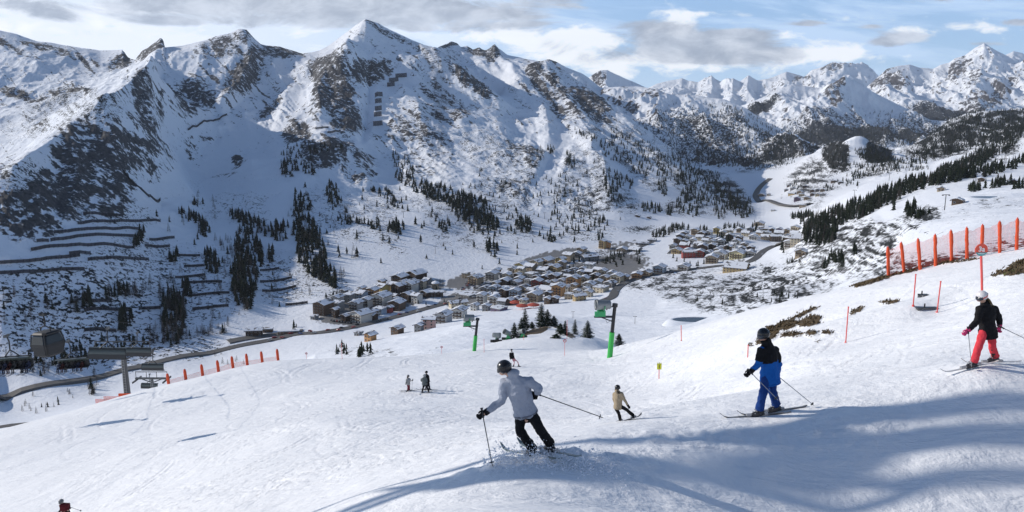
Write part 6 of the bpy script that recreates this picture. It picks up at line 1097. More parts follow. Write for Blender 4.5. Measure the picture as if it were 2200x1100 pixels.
def ski(c, d, n, L, col_t, lab, w=.075, grp='skis'):
    d = d.normalized(); sd = d.cross(n).normalized(); up = sd.cross(d).normalized(); b = MB(); N = 16; vs = []
    for i in range(N + 1):
        t = i / N; x = (t - .48) * L; wz = w * (1 - .25 * math.sin(math.pi * t)) * .5 * (1 if .03 < t < .96 else .75 if t < .97 else .35); lift = 0
        if t > .86: lift = ((t - .86) / .14) ** 2 * .12 * L / 1.6
        if t < .05: lift = (.05 - t) * .4
        p = c + d * x + up * lift
        for sx_, sz in ((-1, 0), (1, 0), (1, .014), (-1, .014)): vs.append(p + sd * wz * sx_ + up * sz)
    b.add(vs, [(i * 4 + k, i * 4 + (k + 1) % 4, (i + 1) * 4 + (k + 1) % 4, (i + 1) * 4 + k) for i in range(N) for k in range(4)] + [(3, 2, 1, 0), (N * 4, N * 4 + 1, N * 4 + 2, N * 4 + 3)])
    e = empty('ski', c); o = b.build('blade', col_t); o.parent = e; o.matrix_parent_inverse = Matrix.Translation(-c)
    b = MB(); M_ = Matrix((d, sd, up)).transposed(); b.box(c + up * .03 + d * .17, (.12, .07, .05), M_); b.box(c + up * .03 - d * .16, (.14, .07, .06), M_); b.box(c + up * .018, (.42, .05, .012), M_)
    o = b.build('binding', M_BIND); o.parent = e; o.matrix_parent_inverse = Matrix.Translation(-c)
    return tag(e, lab, 'ski', grp)
def ski_pole(a, b_, lab, mat=None):
    e = empty('ski_pole', a); d = (b_ - a); L = d.length; u_ = d.normalized(); b = MB(); b.tube([Vector(), d * .985], [.0095, .007], 8); b.tube([d * .98, d], [.006, .002], 6); b.build('shaft', mat or M_STEEL, e)
    b = MB(); b.tube([-u_ * .09, u_ * .06], [.019, .016], 8); b.tube([-u_ * .10, -u_ * .085], [.024, .024], 8); b.build('handle', M_BLK, e); b = MB(); b.tube([d - u_ * .07, d - u_ * .055], [.045, .03], 10); b.build('basket', M_BLK, e)
    return tag(e, lab, 'ski pole', 'ski poles')
def normal_at(x, y):
    h = .5; return Vector((-(zF(x + h, y) - zF(x - h, y)) / (2 * h), -(zF(x, y + h) - zF(x, y - h)) / (2 * h), 1)).normalized()
def person(label, D0, J, fit, sc=1.0, feet=None, D=None):
    """J: joint -> (px, py, depth offset). feet: the two ankles rest on the ground seen there"""
    if D is None:
        g_ = gpt(*feet); D = g_.y
    k = D / D0; s = sc * k; P = {n: at(v[0], v[1], D + v[2] * k) for n, v in J.items()}
    base_ = Vector((P['hipL'].lerp(P['hipR'], .5).x, D, zF(P['hipL'].x, D))); e = empty('person', base_); inv = -base_
    def L_(n): return P[n] + inv
    shL, shR, hpL, hpR, nk, hd = (L_(n) for n in ('shL', 'shR', 'hipL', 'hipR', 'neck', 'head')); xd = (shR - shL).normalized(); sh = shL.lerp(shR, .5); hp = hpL.lerp(hpR, .5); tdir = (sh - hp).normalized()
    vox = max(.014, .0011 * D)
    # body: one continuous figure
    b = MB(); w_sh = .17 * s
    ell(b, [hp - tdir * .10 * s, hp, hp.lerp(sh, .45), hp.lerp(sh, .8), sh, sh.lerp(nk, .6), nk, nk.lerp(hd, .5)], [.13 * s, .155 * s, .135 * s, .165 * s, .15 * s, .085 * s, .06 * s, .055 * s], [.10 * s, .115 * s, .10 * s, .12 * s, .10 * s, .07 * s, .06 * s, .055 * s], xd)
    for q_ in 'LR':
        b.tube([sh.lerp(L_('sh' + q_), .7), L_('sh' + q_), L_('el' + q_), L_('ha' + q_)], [.06 * s, .058 * s, .043 * s, .03 * s], 8); b.tube([L_('hip' + q_), L_('kn' + q_), L_('an' + q_)], [.088 * s, .06 * s, .045 * s], 9)
        d = (L_('ha' + q_) - L_('el' + q_)).normalized(); b.ball(L_('ha' + q_) + d * .02 * s, .032 * s, 8, 6)
        b.ball(L_('an' + q_) - Vector((0, 0, .03 * s)), (.045 * s, .06 * s, .04 * s), 8, 6)
    fd = Vector(fit.get('face', (-1, 0, -.2))).normalized(); hr = .098 * s
    b.ball(hd, (hr * .92, hr, hr * 1.18), 14, 10); b.ball(hd + fd * hr * .45 + Vector((0, 0, -hr * .65)), (hr * .52, hr * .52, hr * .5), 10, 8); b.ball(hd + fd * hr * 1.05 + Vector((0, 0, -hr * .22)), (.016 * s, .016 * s, .024 * s), 6, 5)
    sdv = fd.cross(Vector((0, 0, 1))).normalized()
    for q_ in (-1, 1): b.ball(hd + sdv * hr * .95 * q_ + Vector((0, 0, -.15 * hr)), (.014 * s, .02 * s, .032 * s), 6, 5)
    body = skinify(b.build('body', M_SKIN, e, True), vox * 1.0, 2)
    b = MB()
    for q_ in (-1, 1): b.ball(hd + fd * hr * .93 + sdv * hr * .36 * q_ + Vector((0, 0, .02 * hr)), .013 * s, 6, 5)
    b.build('eyes', M_BLK, body); b = MB(); b.tube([hd + fd * hr * .98 - sdv * .022 * s + Vector((0, 0, -hr * .66)), hd + fd * hr * 1.0 + Vector((0, 0, -hr * .68)), hd + fd * hr * .98 + sdv * .022 * s + Vector((0, 0, -hr * .66))], .006 * s, 5); b.build('mouth', flat('lips', (.38, .14, .12), .6), body)
    # jacket
    hem = fit.get('hem', .12) * s; bulk = fit.get('bulk', 1.0)
    b = MB(); ell(b, [hp - tdir * hem, hp, hp.lerp(sh, .4), hp.lerp(sh, .75), sh - tdir * .02 * s, sh.lerp(nk, .55), nk, nk.lerp(hd, .28)], [v * s * bulk for v in (.208, .200, .180, .195, .185, .115, .085, .08)], [v * s * bulk for v in (.190, .175, .145, .155, .135, .10, .085, .08)], xd)
    for q_ in 'LR':
        a, c, d = L_('sh' + q_), L_('el' + q_), L_('ha' + q_); dd = (d - c); b.tube([sh.lerp(a, .55), a, a.lerp(c, .5), c, c.lerp(d, .55), d - dd.normalized() * .045 * s], [v * s * bulk for v in (.095, .092, .078, .070, .062, .052)], 10)
    if fit.get('hood'):
        hc = nk.lerp(hd, .25) - fd * .085 * s; b.ball(hc, (.115 * s, .085 * s, .075 * s), 12, 8, Matrix((xd, xd.cross(Vector((0, 0, 1))).normalized(), Vector((0, 0, 1)))).transposed()); b.ball(hc - Vector((0, 0, .06 * s)), (.10 * s, .06 * s, .07 * s), 10, 8)
    jk = skinify(b.build('jacket', fit['jacket'], e, True), vox, 2, .050 * s)
    if D < 25:
        b = MB(); zf_ = fit.get('zip', 0)
        # hem drawcord band and collar edge
        ell(b, [hp - tdir * (hem + .012 * s), hp - tdir * (hem - .012 * s)], [.206 * s * bulk] * 2, [.188 * s * bulk] * 2, xd, 20); b.build('hem_band', fit.get('band', fit['jacket']), jk, True)
    if D < 25:
        for q_ in 'LR':
            c, d = L_('el' + q_), L_('ha' + q_); dd = (d - c).normalized(); b = MB(); b.tube([d - dd * .075 * s, d - dd * .035 * s], [.058 * s, .056 * s], 12); b.build('cuff', fit.get('cuff', M_BLK), jk, True)
    if fit.get('yoke'):
        b = MB(); ell(b, [hp.lerp(sh, .58), hp.lerp(sh, .78), sh - tdir * .02 * s, sh.lerp(nk, .55), nk, nk.lerp(hd, .45)], [v * s * bulk for v in (.201, .203, .193, .124, .094, .098)], [v * s * bulk for v in (.161, .163, .143, .108, .094, .098)], xd)
        for q_ in 'LR': a, c = L_('sh' + q_), L_('el' + q_); b.tube([sh.lerp(a, .55), a, a.lerp(c, .82)], [v * s * bulk for v in (.102, .099, .082)], 10)
        skinify(b.build('jacket_yoke', fit['yoke'], jk, True), vox, 2, .044 * s)
    # trousers
    b = MB(); ell(b, [hp + tdir * .04 * s, hp - tdir * .03 * s, hp - tdir * .12 * s], [.150 * s, .155 * s, .13 * s], [.115 * s, .12 * s, .10 * s], xd); tb = fit.get('baggy', 1.0)
    for q_ in 'LR':
        a, c, d = L_('hip' + q_), L_('kn' + q_), L_('an' + q_); b.tube([a + tdir * .02 * s, a.lerp(c, .4), c, c.lerp(d, .5), d + (c - d).normalized() * .0], [v * s * tb for v in (.088, .094, .084, .083, .088)], 11)
    tr2 = skinify(b.build('trousers', fit['trousers'], e, True), vox, 2, .044 * s)
    if fit.get('patch'):
        b = MB(); c, d = L_('knR'), L_('anR'); b.tube([c.lerp(d, .25) + Vector((-.03 * s, -.03 * s, 0)), c.lerp(d, .9) + Vector((-.03 * s, -.03 * s, 0))], [.05 * s, .072 * s], 9); b.build('dark_patch', M_BLK, tr2, True)
    # helmet, goggles, hair
    b = MB(); hc = hd + Vector((0, 0, .022 * s)) - fd * .008 * s; b.ball(hc, (hr * 1.30, hr * 1.36, hr * 1.22), 20, 14); up2 = Vector((0, 0, 1))
    keep = []
    for f in b.f:
        c = sum((Vector(b.v[i]) for i in f), Vector()) / len(f) - hc
        if c.z > -.035 * s or (c.dot(fd) < -.01 * s and c.z > -.085 * s) or (abs(c.dot(sdv)) > .085 * s and c.z > -.09 * s): keep.append(f)
    b.f = keep; b.mi = [0] * len(keep); hl = b.build('helmet', fit['helmet'], e, True); hl.modifiers.new('shell', 'SOLIDIFY').thickness = .012 * s
    b = MB()
    for q_ in (-1, 0, 1): b.box(hc + up2 * hr * 1.0 + sdv * .045 * s * q_ - fd * .03 * s, (.012 * s, .012 * s, .05 * s))
    vs = []; n = 14
    b = MB()
    for zz, rr in ((.055, 1.22), (.05, 1.36), (-.01, 1.40), (-.045, 1.2)):
        for k in range(n + 1): a = -1.25 + 2.5 * k / n; vs.append(hd + (fd * math.cos(a) + sdv * math.sin(a)) * hr * rr * (.93 + .07 * math.cos(a)) + up2 * zz * s * .9)
    b.add(vs, [(i * (n + 1) + k, i * (n + 1) + k + 1, (i + 1) * (n + 1) + k + 1, (i + 1) * (n + 1) + k) for i in range(3) for k in range(n)]); b.build('goggles', fit.get('goggles', M_GLASS), hl, True)
    b = MB(); vs = []
    for zz in (-.018, .018):
        for k in range(21): a = 1.1 + (6.283 - 2.2) * k / 20; vs.append(hd + (fd * math.cos(a) + sdv * math.sin(a)) * hr * 1.42 + up2 * (zz + .012) * s)
    b.add(vs, [(k, k + 1, k + 22, k + 21) for k in range(20)]); b.build('goggle_strap', fit.get('strap', M_BLK), hl, True)
    if fit.get('hair'):
        b = MB(); R_n = random.Random(4)
        for k in range(70):
            a = R_n.uniform(-1, 1); p0 = hd - fd * hr * .95 + sdv * a * hr * .8 + up2 * (-.05 * s); L = R_n.uniform(.14, .30) * s; sw = Vector((.35 + .3 * R_n.random(), 0, 0)); b.tube([p0, p0 - up2 * L * .45 - fd * .05 * s + sw * L * .3, p0 - up2 * L * .9 - fd * .045 * s + sw * L], [.010 * s, .009 * s, .003 * s], 4)
        b.build('hair', fit['hair'], e, True)
    # gloves, boots
    for q_ in 'LR':
        el, ha = L_('el' + q_), L_('ha' + q_); d = (ha - el).normalized(); gd = fit.get('grip' + q_, (0, 0, -1)); glove(e, fit.get('gloves', M_BLK), ha - d * .03 * s, ha + d * .05 * s, -Vector(gd), s * 1.15, 1 if q_ == 'L' else -1)
        an = L_('an' + q_); fdv = Vector(fit['foot' + q_]).normalized(); kn = L_('kn' + q_); b = MB(); up3 = (kn - an).normalized()
        b.tube([an + up3 * .13 * s, an + up3 * .02 * s, an - Vector((0, 0, .05 * s))], [.075 * s, .07 * s, .062 * s], 10); sdd = fdv.cross(Vector((0, 0, 1))).normalized(); Mx = Matrix((fdv, sdd, sdd.cross(fdv))).transposed()
        fc = an - Vector((0, 0, .075 * s)) + fdv * .045 * s; b.ball(fc, (.165 * s, .058 * s, .06 * s), 12, 8, Mx); b.box(fc - Vector((0, 0, .04 * s)), (.30 * s, .085 * s, .035 * s), Mx); bt = b.build('boot', M_BOOT, e, True)
        b = MB()
        for kk in (0, 1, 2): b.box(an + fdv * (.055 + .03 * kk) * s + up3 * (.05 - .045 * kk) * s, (.02 * s, .12 * s, .015 * s), Mx)
        b.build('buckles', M_BIND, bt)
    tag(e, label, 'person'); return e, P, s, D
def gdir(t, u_):
    a, b_ = gpt(*t), gpt(*u_); return (b_ - a)
def skis_for(P, s, an, foot, L, mat, labs, w=.075):
    for q_, lb in zip('LR', labs):
        a = P['an' + q_]; fdv = Vector(foot[q_]).normalized(); n = normal_at(a.x, a.y); c = Vector((a.x, a.y, 0)); c.z = max(zF(a.x, a.y) + .02, a.z - .16 * s) if L else 0
        d = fdv - n * fdv.dot(n); c = c + d.normalized() * .05; ski(c, d, n, L, mat, lb, w)
M_SKI_G = flat('grey_green_ski', (.16, .20, .20), .35); M_SKI_W = flat('pale_ski', (.5, .5, .5), .35); M_SKI_D = flat('dark_ski', (.06, .06, .065), .35)
# 1 white jacket
wf = {'jacket': cloth('pale_grey_jacket', (.33, .36, .43)), 'trousers': cloth('black_trousers', (.012, .012, .014)), 'helmet': flat('black_helmet', (.012, .012, .013), .25), 'gloves': cloth('black_glove', (.012, .012, .014)), 'face': (-.75, .45, -.5), 'hood': True, 'bulk': 1.06, 'hem': -.04, 'band': cloth('dark_grey_band', (.16, .17, .20)), 'cuff': cloth('dark_grey_band', (.16, .17, .20)), 'gripL': (.1, 0, -1), 'gripR': (1, .1, -.35), 'footL': (-.62, .75, -.3), 'footR': (-.62, .75, -.3), 'baggy': 1.0}
J = {'head': (1083, 791, .0), 'neck': (1099, 809, 0), 'shL': (1083, 824, .03), 'shR': (1139, 821, -.03), 'elL': (1079, 861, .0), 'elR': (1158, 835, -.10), 'haL': (1041, 888, -.15), 'haR': (1152, 846, .05), 'hipL': (1118, 893, .05), 'hipR': (1143, 890, -.02), 'knL': (1117, 926, -.10), 'knR': (1159, 921, -.22), 'anL': (1145, 964, .08), 'anR': (1184, 955, .0)}
e, P, s, DW = person('skier in a pale grey-white jacket and black trousers with black helmet, seen from behind', 12.4, J, wf, 1.0, feet=(1160, 975))
skis_for(P, s, None, {'L': wf['footL'], 'R': wf['footR']}, 1.6, M_SKI_G, ['left ski of the skier in the white jacket, half buried in spray', 'right ski of the skier in the white jacket, half buried in spray'])
ski_pole(P['haL'] + Vector((-.03, -.03, 0)), at(1058, 1002, DW - .55), 'black pole planted in the snow below the white-jacketed skier')
ski_pole(P['haR'] + Vector((.02, -.02, 0)), at(1297, 898, DW - .25), 'black pole trailing to the right behind the white-jacketed skier')
# 2 blue jacket
bf = {'jacket': cloth('blue_jacket', (.012, .115, .42)), 'yoke': cloth('black_yoke', (.012, .012, .014)), 'band': cloth('blue_jacket', (.012, .115, .42)), 'trousers': cloth('navy_trousers', (.012, .045, .19)), 'helmet': flat('black_helmet', (.012, .012, .013), .25), 'gloves': cloth('black_glove', (.012, .012, .014)), 'face': (-.95, -.15, -.45), 'bulk': 1.10, 'hem': .16, 'gripL': (.8, .1, -.8), 'gripR': (.8, 0, -.7), 'footL': (-.97, -.1, -.25), 'footR': (-.97, -.1, -.22), 'baggy': 1.08}
J = {'head': (1640, 719, 0), 'neck': (1647, 736, 0), 'shL': (1637, 752, -.10), 'shR': (1663, 752, .12), 'elL': (1630, 782, -.16), 'elR': (1673, 783, .10), 'haL': (1612, 799, -.20), 'haR': (1669, 806, .22), 'hipL': (1648, 806, -.06), 'hipR': (1660, 806, .08), 'knL': (1640, 842, -.14), 'knR': (1659, 838, .04), 'anL': (1632, 880, -.06), 'anR': (1668, 870, .16)}
e, P, s, D_ = person('skier in a blue and black jacket with navy trousers and black helmet', 15.4, J, bf, 1.0, feet=(1636, 893))
skis_for(P, s, None, {'L': bf['footL'], 'R': bf['footR']}, 1.55, M_SKI_D, ['front ski of the blue-jacketed skier', 'rear ski of the blue-jacketed skier'])
ski_pole(P['haL'] + Vector((0, -.03, 0)), at(1672, 860, D_ - .35), 'silver pole crossing in front of the blue-jacketed skier', M_BIND); ski_pole(P['haR'], at(1750, 872, D_ + .1), 'silver pole trailing right of the blue-jacketed skier', M_BIND)
# 3 red trousers
M_RT = cloth('coral_red_trousers', (.66, .055, .075)); M_PG = cloth('pink_glove', (.62, .06, .18))
rf = {'jacket': cloth('black_jacket', (.012, .012, .014)), 'trousers': M_RT, 'helmet': flat('white_helmet', (.70, .68, .68), .3), 'strap': flat('coral_strap', (.62, .16, .14), .6), 'gloves': M_PG, 'face': (-.9, -.1, -.5), 'bulk': 1.10, 'hem': .12, 'hair': flat('brown_hair', (.10, .07, .03), .7), 'gripL': (.1, 0, -1), 'gripR': (.9, 0, -.5), 'footL': (-.97, -.1, -.2), 'footR': (-.97, -.05, -.2), 'baggy': 1.05, 'patch': True}
J = {'head': (2109, 637, 0), 'neck': (2115, 652, 0), 'shL': (2105, 664, -.08), 'shR': (2135, 664, .10), 'elL': (2099, 691, -.12), 'elR': (2148, 688, .08), 'haL': (2079, 711, -.16), 'haR': (2147, 702, .05), 'hipL': (2113, 713, -.04), 'hipR': (2131, 713, .06), 'knL': (2103, 743, -.16), 'knR': (2131, 741, .0), 'anL': (2092, 777, -.08), 'anR': (2138, 765, .20)}
e, P, s, D_ = person('skier in a black jacket and coral red trousers with a white helmet and loose hair', 16, J, rf, .90, feet=(2093, 788))
skis_for(P, s, None, {'L': rf['footL'], 'R': rf['footR']}, 1.35, M_SKI_W, ['front ski of the skier in red trousers', 'rear ski of the skier in red trousers'])
ski_pole(P['haL'] + Vector((0, -.02, 0)), at(2088, 795, D_ - .25), 'grey pole planted beside the front boot of the red-trousered skier', M_BIND); ski_pole(P['haR'] + Vector((.02, -.05, 0)), at(2222, 737, D_ - .1), 'grey pole pointing out of the picture to the right', M_BIND)
# 4 beige snowboarder
gf = {'jacket': cloth('beige_jacket', (.36, .29, .20)), 'trousers': wf['trousers'], 'helmet': wf['helmet'], 'gloves': wf['gloves'], 'face': (.7, .6, -.3), 'hood': True, 'hem': .06, 'bulk': 1.1, 'footL': (.3, .9, -.3), 'footR': (.3, .9, -.3), 'hair': flat('dark_hair', (.03, .02, .015), .7)}
J = {'head': (1327, 833, 0), 'neck': (1328, 841, 0), 'shL': (1320, 846, .1), 'shR': (1335, 846, -.1), 'elL': (1319, 858, .25), 'elR': (1342, 859, -.15), 'haL': (1322, 868, .35), 'haR': (1350, 873, -.15), 'hipL': (1322, 874, .1), 'hipR': (1334, 873, -.05), 'knL': (1329, 888, 0), 'knR': (1347, 881, -.1), 'anL': (1333, 902, .1), 'anR': (1361, 893, -.05)}
e, P, s, D_ = person('snowboarder in a beige jacket and black trousers leaning into a turn', 32, J, gf, .95, feet=(1345, 903))
a, b_ = P['anL'], P['anR']; mid = a.lerp(b_, .5); dd = (b_ - a).normalized(); n = normal_at(mid.x, mid.y); c = mid - Vector((0, 0, .13 * s)); o = ski(c, dd, n, 1.5 * s, flat('dark_board', (.05, .05, .055), .4), 'dark snowboard under the beige-jacketed rider', .27, None); o['category'] = 'snowboard'; o.name = 'snowboard'
if 'group' in o: del o['group']
# 5-7 trio
def J3(hx, hy, fx, fy, hgt, fw=5, arm=None, lean=0, legs=4):
    """standing figure from head and feet: hgt = picture height"""
    k = hgt / 47.0
    j = {'head': (hx, hy, 0), 'neck': (hx + .3, hy + 5 * k, 0), 'shL': (hx - 4.6 * k, hy + 8 * k, -.05), 'shR': (hx + 5.0 * k, hy + 8 * k, .05), 'elL': (hx - 5.8 * k, hy + 15 * k, -.1), 'elR': (hx + 6 * k, hy + 15 * k, 0), 'haL': (hx - 6 * k, hy + 20 * k, -.25), 'haR': (hx + 7 * k, hy + 20 * k, -.2), 'hipL': (hx - 2.4 * k + lean * .6, hy + 21 * k, 0), 'hipR': (hx + 2.6 * k + lean * .6, hy + 21 * k, 0), 'knL': (fx - legs * .7, (hy + 21 * k + fy) / 2, -.05), 'knR': (fx + legs * .7, (hy + 21 * k + fy) / 2, 0), 'anL': (fx - legs, fy - 3 * k, 0), 'anR': (fx + legs, fy - 3.5 * k, .1)}
    if arm: j.update(arm)
    return j
tf1 = {'jacket': cloth('light_grey_jacket', (.34, .34, .34)), 'trousers': cloth('dark_red_trousers', (.16, .03, .045)), 'helmet': flat('grey_helmet', (.16, .16, .17), .4), 'gloves': M_BLK, 'face': (.9, -.3, -.1), 'footL': (-.95, -.1, -.1), 'footR': (-.95, -.1, -.1), 'hair': gf['hair'], 'bulk': 1.05}
J = J3(877, 808, 878, 841, 37, legs=2, arm={'elR': (882, 819, -.2), 'haR': (886, 817, -.5)})
e, P, s, D_ = person('small skier in a light grey jacket and dark red trousers, left of the group', 60, J, tf1, .85, feet=(878, 841)); skis_for(P, s, None, {'L': (-.95, -.1, .1), 'R': (-.95, -.1, .1)}, 1.4, M_SKI_D, ['near ski of the small skier in dark red', 'far ski of the small skier in dark red'])
ski_pole(P['haR'], at(885, 838, D_ - .4), 'thin pole held by the small skier in dark red')
tf2 = {'jacket': cloth('grey_green_jacket', (.12, .14, .14)), 'trousers': wf['trousers'], 'helmet': flat('pale_helmet', (.35, .37, .38), .4), 'gloves': M_BLK, 'face': (-.2, .9, -.2), 'footL': (-.3, -.9, -.2), 'footR': (.5, -.8, -.2), 'hood': True, 'bulk': 1.12}
J = J3(912, 807, 914, 844, 38, legs=7, arm={'haL': (905, 818, .3), 'elL': (905, 815, 0)})
e, P, s, D_ = person('skier in a grey-green jacket and black trousers standing with legs apart', 58, J, tf2, .98, feet=(913, 845)); skis_for(P, s, None, {'L': (.3, .9, -.2), 'R': (.9, .3, -.1)}, 1.5, M_SKI_W, ['left ski of the grey-green-jacketed skier', 'right ski of the grey-green-jacketed skier'])
tf3 = {'jacket': rf['jacket'], 'trousers': wf['trousers'], 'helmet': wf['helmet'], 'gloves': M_BLK, 'face': (-.9, .1, -.2), 'footL': (-.9, .2, -.2), 'footR': (-.9, .2, -.2), 'bulk': 1.1}
J = J3(916, 800, 919, 837, 42, legs=4, lean=3)
e, P, s, D_ = person('skier all in black behind the grey-green-jacketed skier', 62, J, tf3, 1.0, feet=(919, 838)); skis_for(P, s, None, {'L': (-.9, .2, 0), 'R': (-.9, .2, 0)}, 1.6, M_SKI_D, ['left ski of the skier all in black', 'right ski of the skier all in black'])
# 8 walker near the crest
tf4 = {'jacket': rf['jacket'], 'trousers': cloth('pink_trousers', (.50, .24, .26)), 'helmet': wf['helmet'], 'gloves': M_BLK, 'face': (-.3, .9, -.1), 'footL': (-.6, .7, -.1), 'footR': (.8, -.3, -.2), 'hood': True, 'bulk': 1.1}
J = J3(1099, 752, 1109, 788, 38, legs=5.5, lean=4, arm={'haL': (1096, 770, 0)})
e, P, s, D_ = person('skier in a black coat and pink trousers near the crest', 82, J, tf4, .95, feet=(1108, 790)); skis_for(P, s, None, {'L': (.97, .1, .1), 'R': (.97, .1, .1)}, 1.5, M_SKI_D, ['left ski of the pink-trousered skier', 'right ski of the pink-trousered skier'])
b = MB(); nk = P['neck']; b.tube([nk - Vector((0, 0, .05)), nk + Vector((0, 0, .03))], [.17 * s, .13 * s], 10); o = b.build('collar', cloth('white_collar', (.6, .58, .55))); o.parent = e; o.matrix_parent_inverse = Matrix.Translation(-e.location)
# 9 at the bottom left
tf5 = {'jacket': cloth('maroon_jacket', (.10, .015, .02)), 'trousers': wf['trousers'], 'helmet': flat('grey_helmet', (.16, .16, .17), .4), 'gloves': M_BLK, 'face': (-.8, -.2, -.5), 'footL': (-.6, -.8, -.2), 'footR': (-.6, -.8, -.2), 'bulk': 1.1, 'hem': .02}
J = {'head': (131, 1078, 0), 'neck': (134, 1083, 0), 'shL': (131, 1086, -.1), 'shR': (142, 1084, .1), 'elL': (132, 1094, -.15), 'elR': (148, 1083, .2), 'haL': (127, 1100, -.2), 'haR': (149, 1089, .2), 'hipL': (139, 1097, 0), 'hipR': (145, 1094, 0), 'knL': (140, 1110, -.1), 'knR': (149, 1107, .1), 'anL': (142, 1123, 0), 'anR': (152, 1119, .2)}
e, P, s, D_ = person('crouching skier in a maroon jacket at the bottom left edge', 35, J, tf5, .95, feet=(146, 1126)); skis_for(P, s, None, {'L': (-.5, -.85, -.2), 'R': (-.5, -.85, -.2)}, 1.6, M_SKI_D, ['left ski of the maroon-jacketed skier', 'right ski of the maroon-jacketed skier'])
ski_pole(P['haR'], at(176, 1098, D_ + .1), 'grey pole sticking out behind the maroon-jacketed skier')
# riders on the chairs
def rider(col):
    e = empty('person', (0, 0, 0)); b = MB(); ell(b, [(0, .05, .05), (0, .08, .30), (0, .10, .52), (0, .10, .60)], [.17, .17, .19, .08], [.13, .14, .14, .08], Vector((1, 0, 0)), 10)
    for sx_ in (-1, 1):
        b.tube([(.17 * sx_, .08, .50), (.22 * sx_, -.12, .28), (.12 * sx_, -.34, .25)], [.07, .06, .05], 7); b.tube([(.09 * sx_, .02, .10), (.10 * sx_, -.48, .12), (.10 * sx_, -.52, -.32)], [.09, .08, .07], 7); b.ball((.10 * sx_, -.60, -.38), (.06, .16, .07), 7, 5)
    b.ball((0, .08, .74), (.10, .11, .13), 10, 8); skinify(b.build('body', cloth('dark_cloth_' + str(col), ((.02, .02, .025), (.03, .035, .06), (.05, .02, .02), (.05, .05, .05))[col]), e, True), .03, 2)
    b = MB(); b.ball((0, .09, .80), (.125, .135, .12), 10, 7); b.build('helmet', M_BLK, e, True); b = MB()
    for sx_ in (-1, 1): b.box((.10 * sx_, -.85, -.47), (.08, 1.4, .02))
    b.build('skis', M_SKI_D, e); return e
RID = [rider(k) for k in range(4)]; used = set()
chairs = [o for o in bpy.data.objects if o.name.startswith('lift_chair')][:2]
for ci, (ch, seats) in enumerate(zip(sorted(chairs, key=lambda o: o.location.y), ((1, 2, 3, 4, 6, 7), (0, 1, 2, 4, 5, 6)))):
    for n_, k in enumerate(seats):
        c = (n_ + ci) % 4; src = RID[c]
        if c in used:
            e = src.copy(); COL.objects.link(e)
            for chd in list(src.children): q_ = chd.copy(); COL.objects.link(q_); q_.parent = e
        else: e = src; used.add(c)
        x = -4.3 / 2 + (k + .5) * 4.3 / 8; M_ = Matrix.Translation(ch.location) @ ch.rotation_euler.to_matrix().to_4x4(); p = M_ @ Vector((x, 0, .06)); e.location = p; e.rotation_euler = ch.rotation_euler
        tag(e, 'seated rider in dark clothes on the ' + ('nearest' if ci == 0 else 'second') + ' full lift chair, ' + ('leftmost' if n_ == 0 else 'rightmost' if n_ == 5 else ORD[n_] + ' from the left'), 'person', 'riders on the chairlift')
# kicked-up snow at the skier's feet
b = MB(); R_n = random.Random(9); c0 = Vector((.45, DW, 0)); 
for k in range(2600):
    t = R_n.random(); x = -.35 + 2.0 * t + R_n.gauss(0, .15); y = DW - .35 + R_n.gauss(0, .25) - .1 * t; z = zF(x, y) + abs(R_n.gauss(0, .12)) * (1.3 - .6 * t); r = R_n.uniform(.003, .013) * (1 if R_n.random() < .93 else 2.2)
    b.ball((x, y, z), (r, r * R_n.uniform(.6, 1), r * R_n.uniform(.6, 1)), 5, 3)
o = b.build('snow_spray', M_SNOW); tag(o, 'snow crumbs kicked up by the skis of the white-jacketed skier', 'snow', kind='stuff')

# dry grass standing on the bare patches
b = MB(); R_n = random.Random(3); nG = 0
flatm = (gmask > .42) & (Yf > 12) & (Yf < 75) & (PXF > 1560) & (PXF < 2300); ii = np.argwhere(flatm); _r2 = np.random.RandomState(2)
wts = (np.sqrt(Yf[flatm])); sel = ii[_r2.choice(len(ii), 5200, p=wts / wts.sum())]
for i, j in sel:
    x, y, z = Xf[i, j] + R_n.gauss(0, .08), Yf[i, j] + R_n.gauss(0, .1), Zf[i, j]; h_ = R_n.uniform(.03, .09) * (1 + y / 60); a = R_n.uniform(0, 6.28); w_ = .02 + y * .0009; lx, ly = R_n.gauss(.05, .06), R_n.gauss(-.03, .05)
    dx_, dy_ = math.cos(a) * w_, math.sin(a) * w_; b.add([(x - dx_, y - dy_, z - .03), (x + dx_, y + dy_, z - .03), (x + lx, y + ly, z + h_)], [(0, 1, 2)])
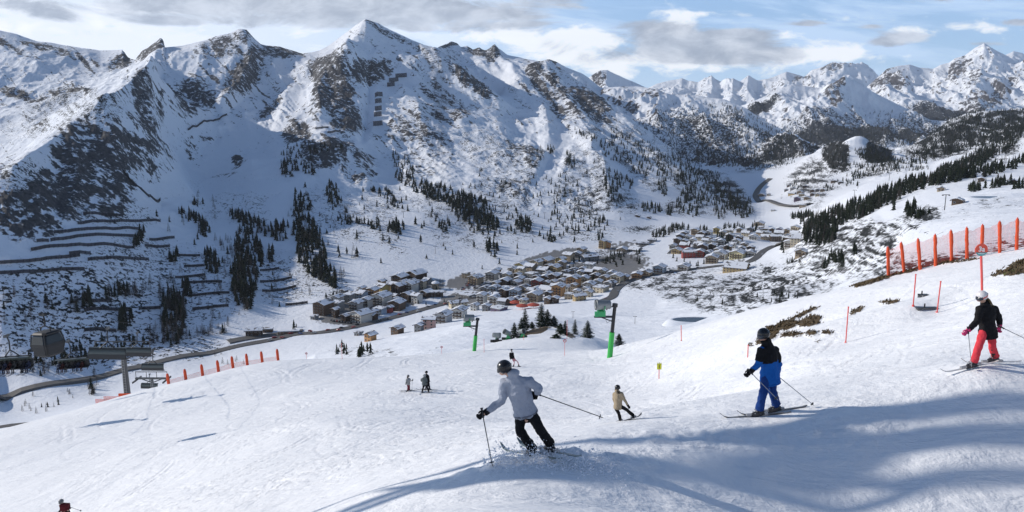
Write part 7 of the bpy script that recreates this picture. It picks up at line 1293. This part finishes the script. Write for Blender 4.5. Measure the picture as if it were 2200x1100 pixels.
o = b.build('dry_grass', flat('dry_grass_blades', (.11, .078, .042), .95, var=.6, scale=2.5)); tag(o, 'dry brown grass on the bare patches of the snow slope', 'grass', kind='stuff')
# added panels out of view at left, shaped to shade the near slope
Zc = 6.5; e = empty('shade_caster', (-20, 23, Zc)); M_SHADE = flat('shade_sheet', (.12, .12, .13), .7)
for poly in ([(790, 1058), (1041, 1006), (1313, 996), (1518, 972), (1700, 942), (2320, 892), (2320, 950), (1900, 978), (1500, 1008), (1200, 1030), (950, 1055)], [(1270, 955), (1586, 918), (1750, 890), (2320, 845), (2320, 866), (1800, 915), (1700, 932), (1560, 944)], [(1700, 1030), (2000, 1012), (2320, 1000), (2320, 1030), (2000, 1045)]):
    vs = []
    for px, py in poly:
        g_ = gpt(px, min(py, 1095)); t_ = (Zc - g_.z) / sdir.z; vs.append(g_ + sdir * t_ - e.location)
    n = len(vs); b = MB(); b.add(vs + [v_ + Vector((0, 0, .18)) for v_ in vs], [tuple(range(n - 1, -1, -1)), tuple(range(n, 2 * n))] + [(k, (k + 1) % n, (k + 1) % n + n, k + n) for k in range(n)])
    b.build('shade_panel', M_SHADE, e); c = sum(vs, Vector()) / n; w = c + e.location; b = MB(); b.tube([c, Vector((c.x - 6, c.y - 20, zF(w.x - 6, w.y - 20) - Zc - 1))], .12, 8); b.build('shade_prop', M_STEEL, e)
tag(e, 'added raised panels out of view at left that shade the near slope', 'canopy')

# ------------------------------------------------------------------ air: one closed box round camera and land
b = MB(); b.box((0, 6500, 450), (26000, 14600, 1900)); hz = b.build('haze', None); hz.data.materials.clear()
hm = bpy.data.materials.new('haze'); hm.use_nodes = True; nt = hm.node_tree
for n in list(nt.nodes): nt.nodes.remove(n)
mo = nt.nodes.new('ShaderNodeOutputMaterial'); pv = nt.nodes.new('ShaderNodeVolumePrincipled'); pv.inputs['Color'].default_value = (.80, .88, 1, 1); pv.inputs['Density'].default_value = 0.000028; pv.inputs['Anisotropy'].default_value = .0
nt.links.new(pv.outputs[0], mo.inputs['Volume']); hz.data.materials.append(hm); tag(hz, 'thin blue mountain haze filling the air over the valley', 'haze', kind='stuff')
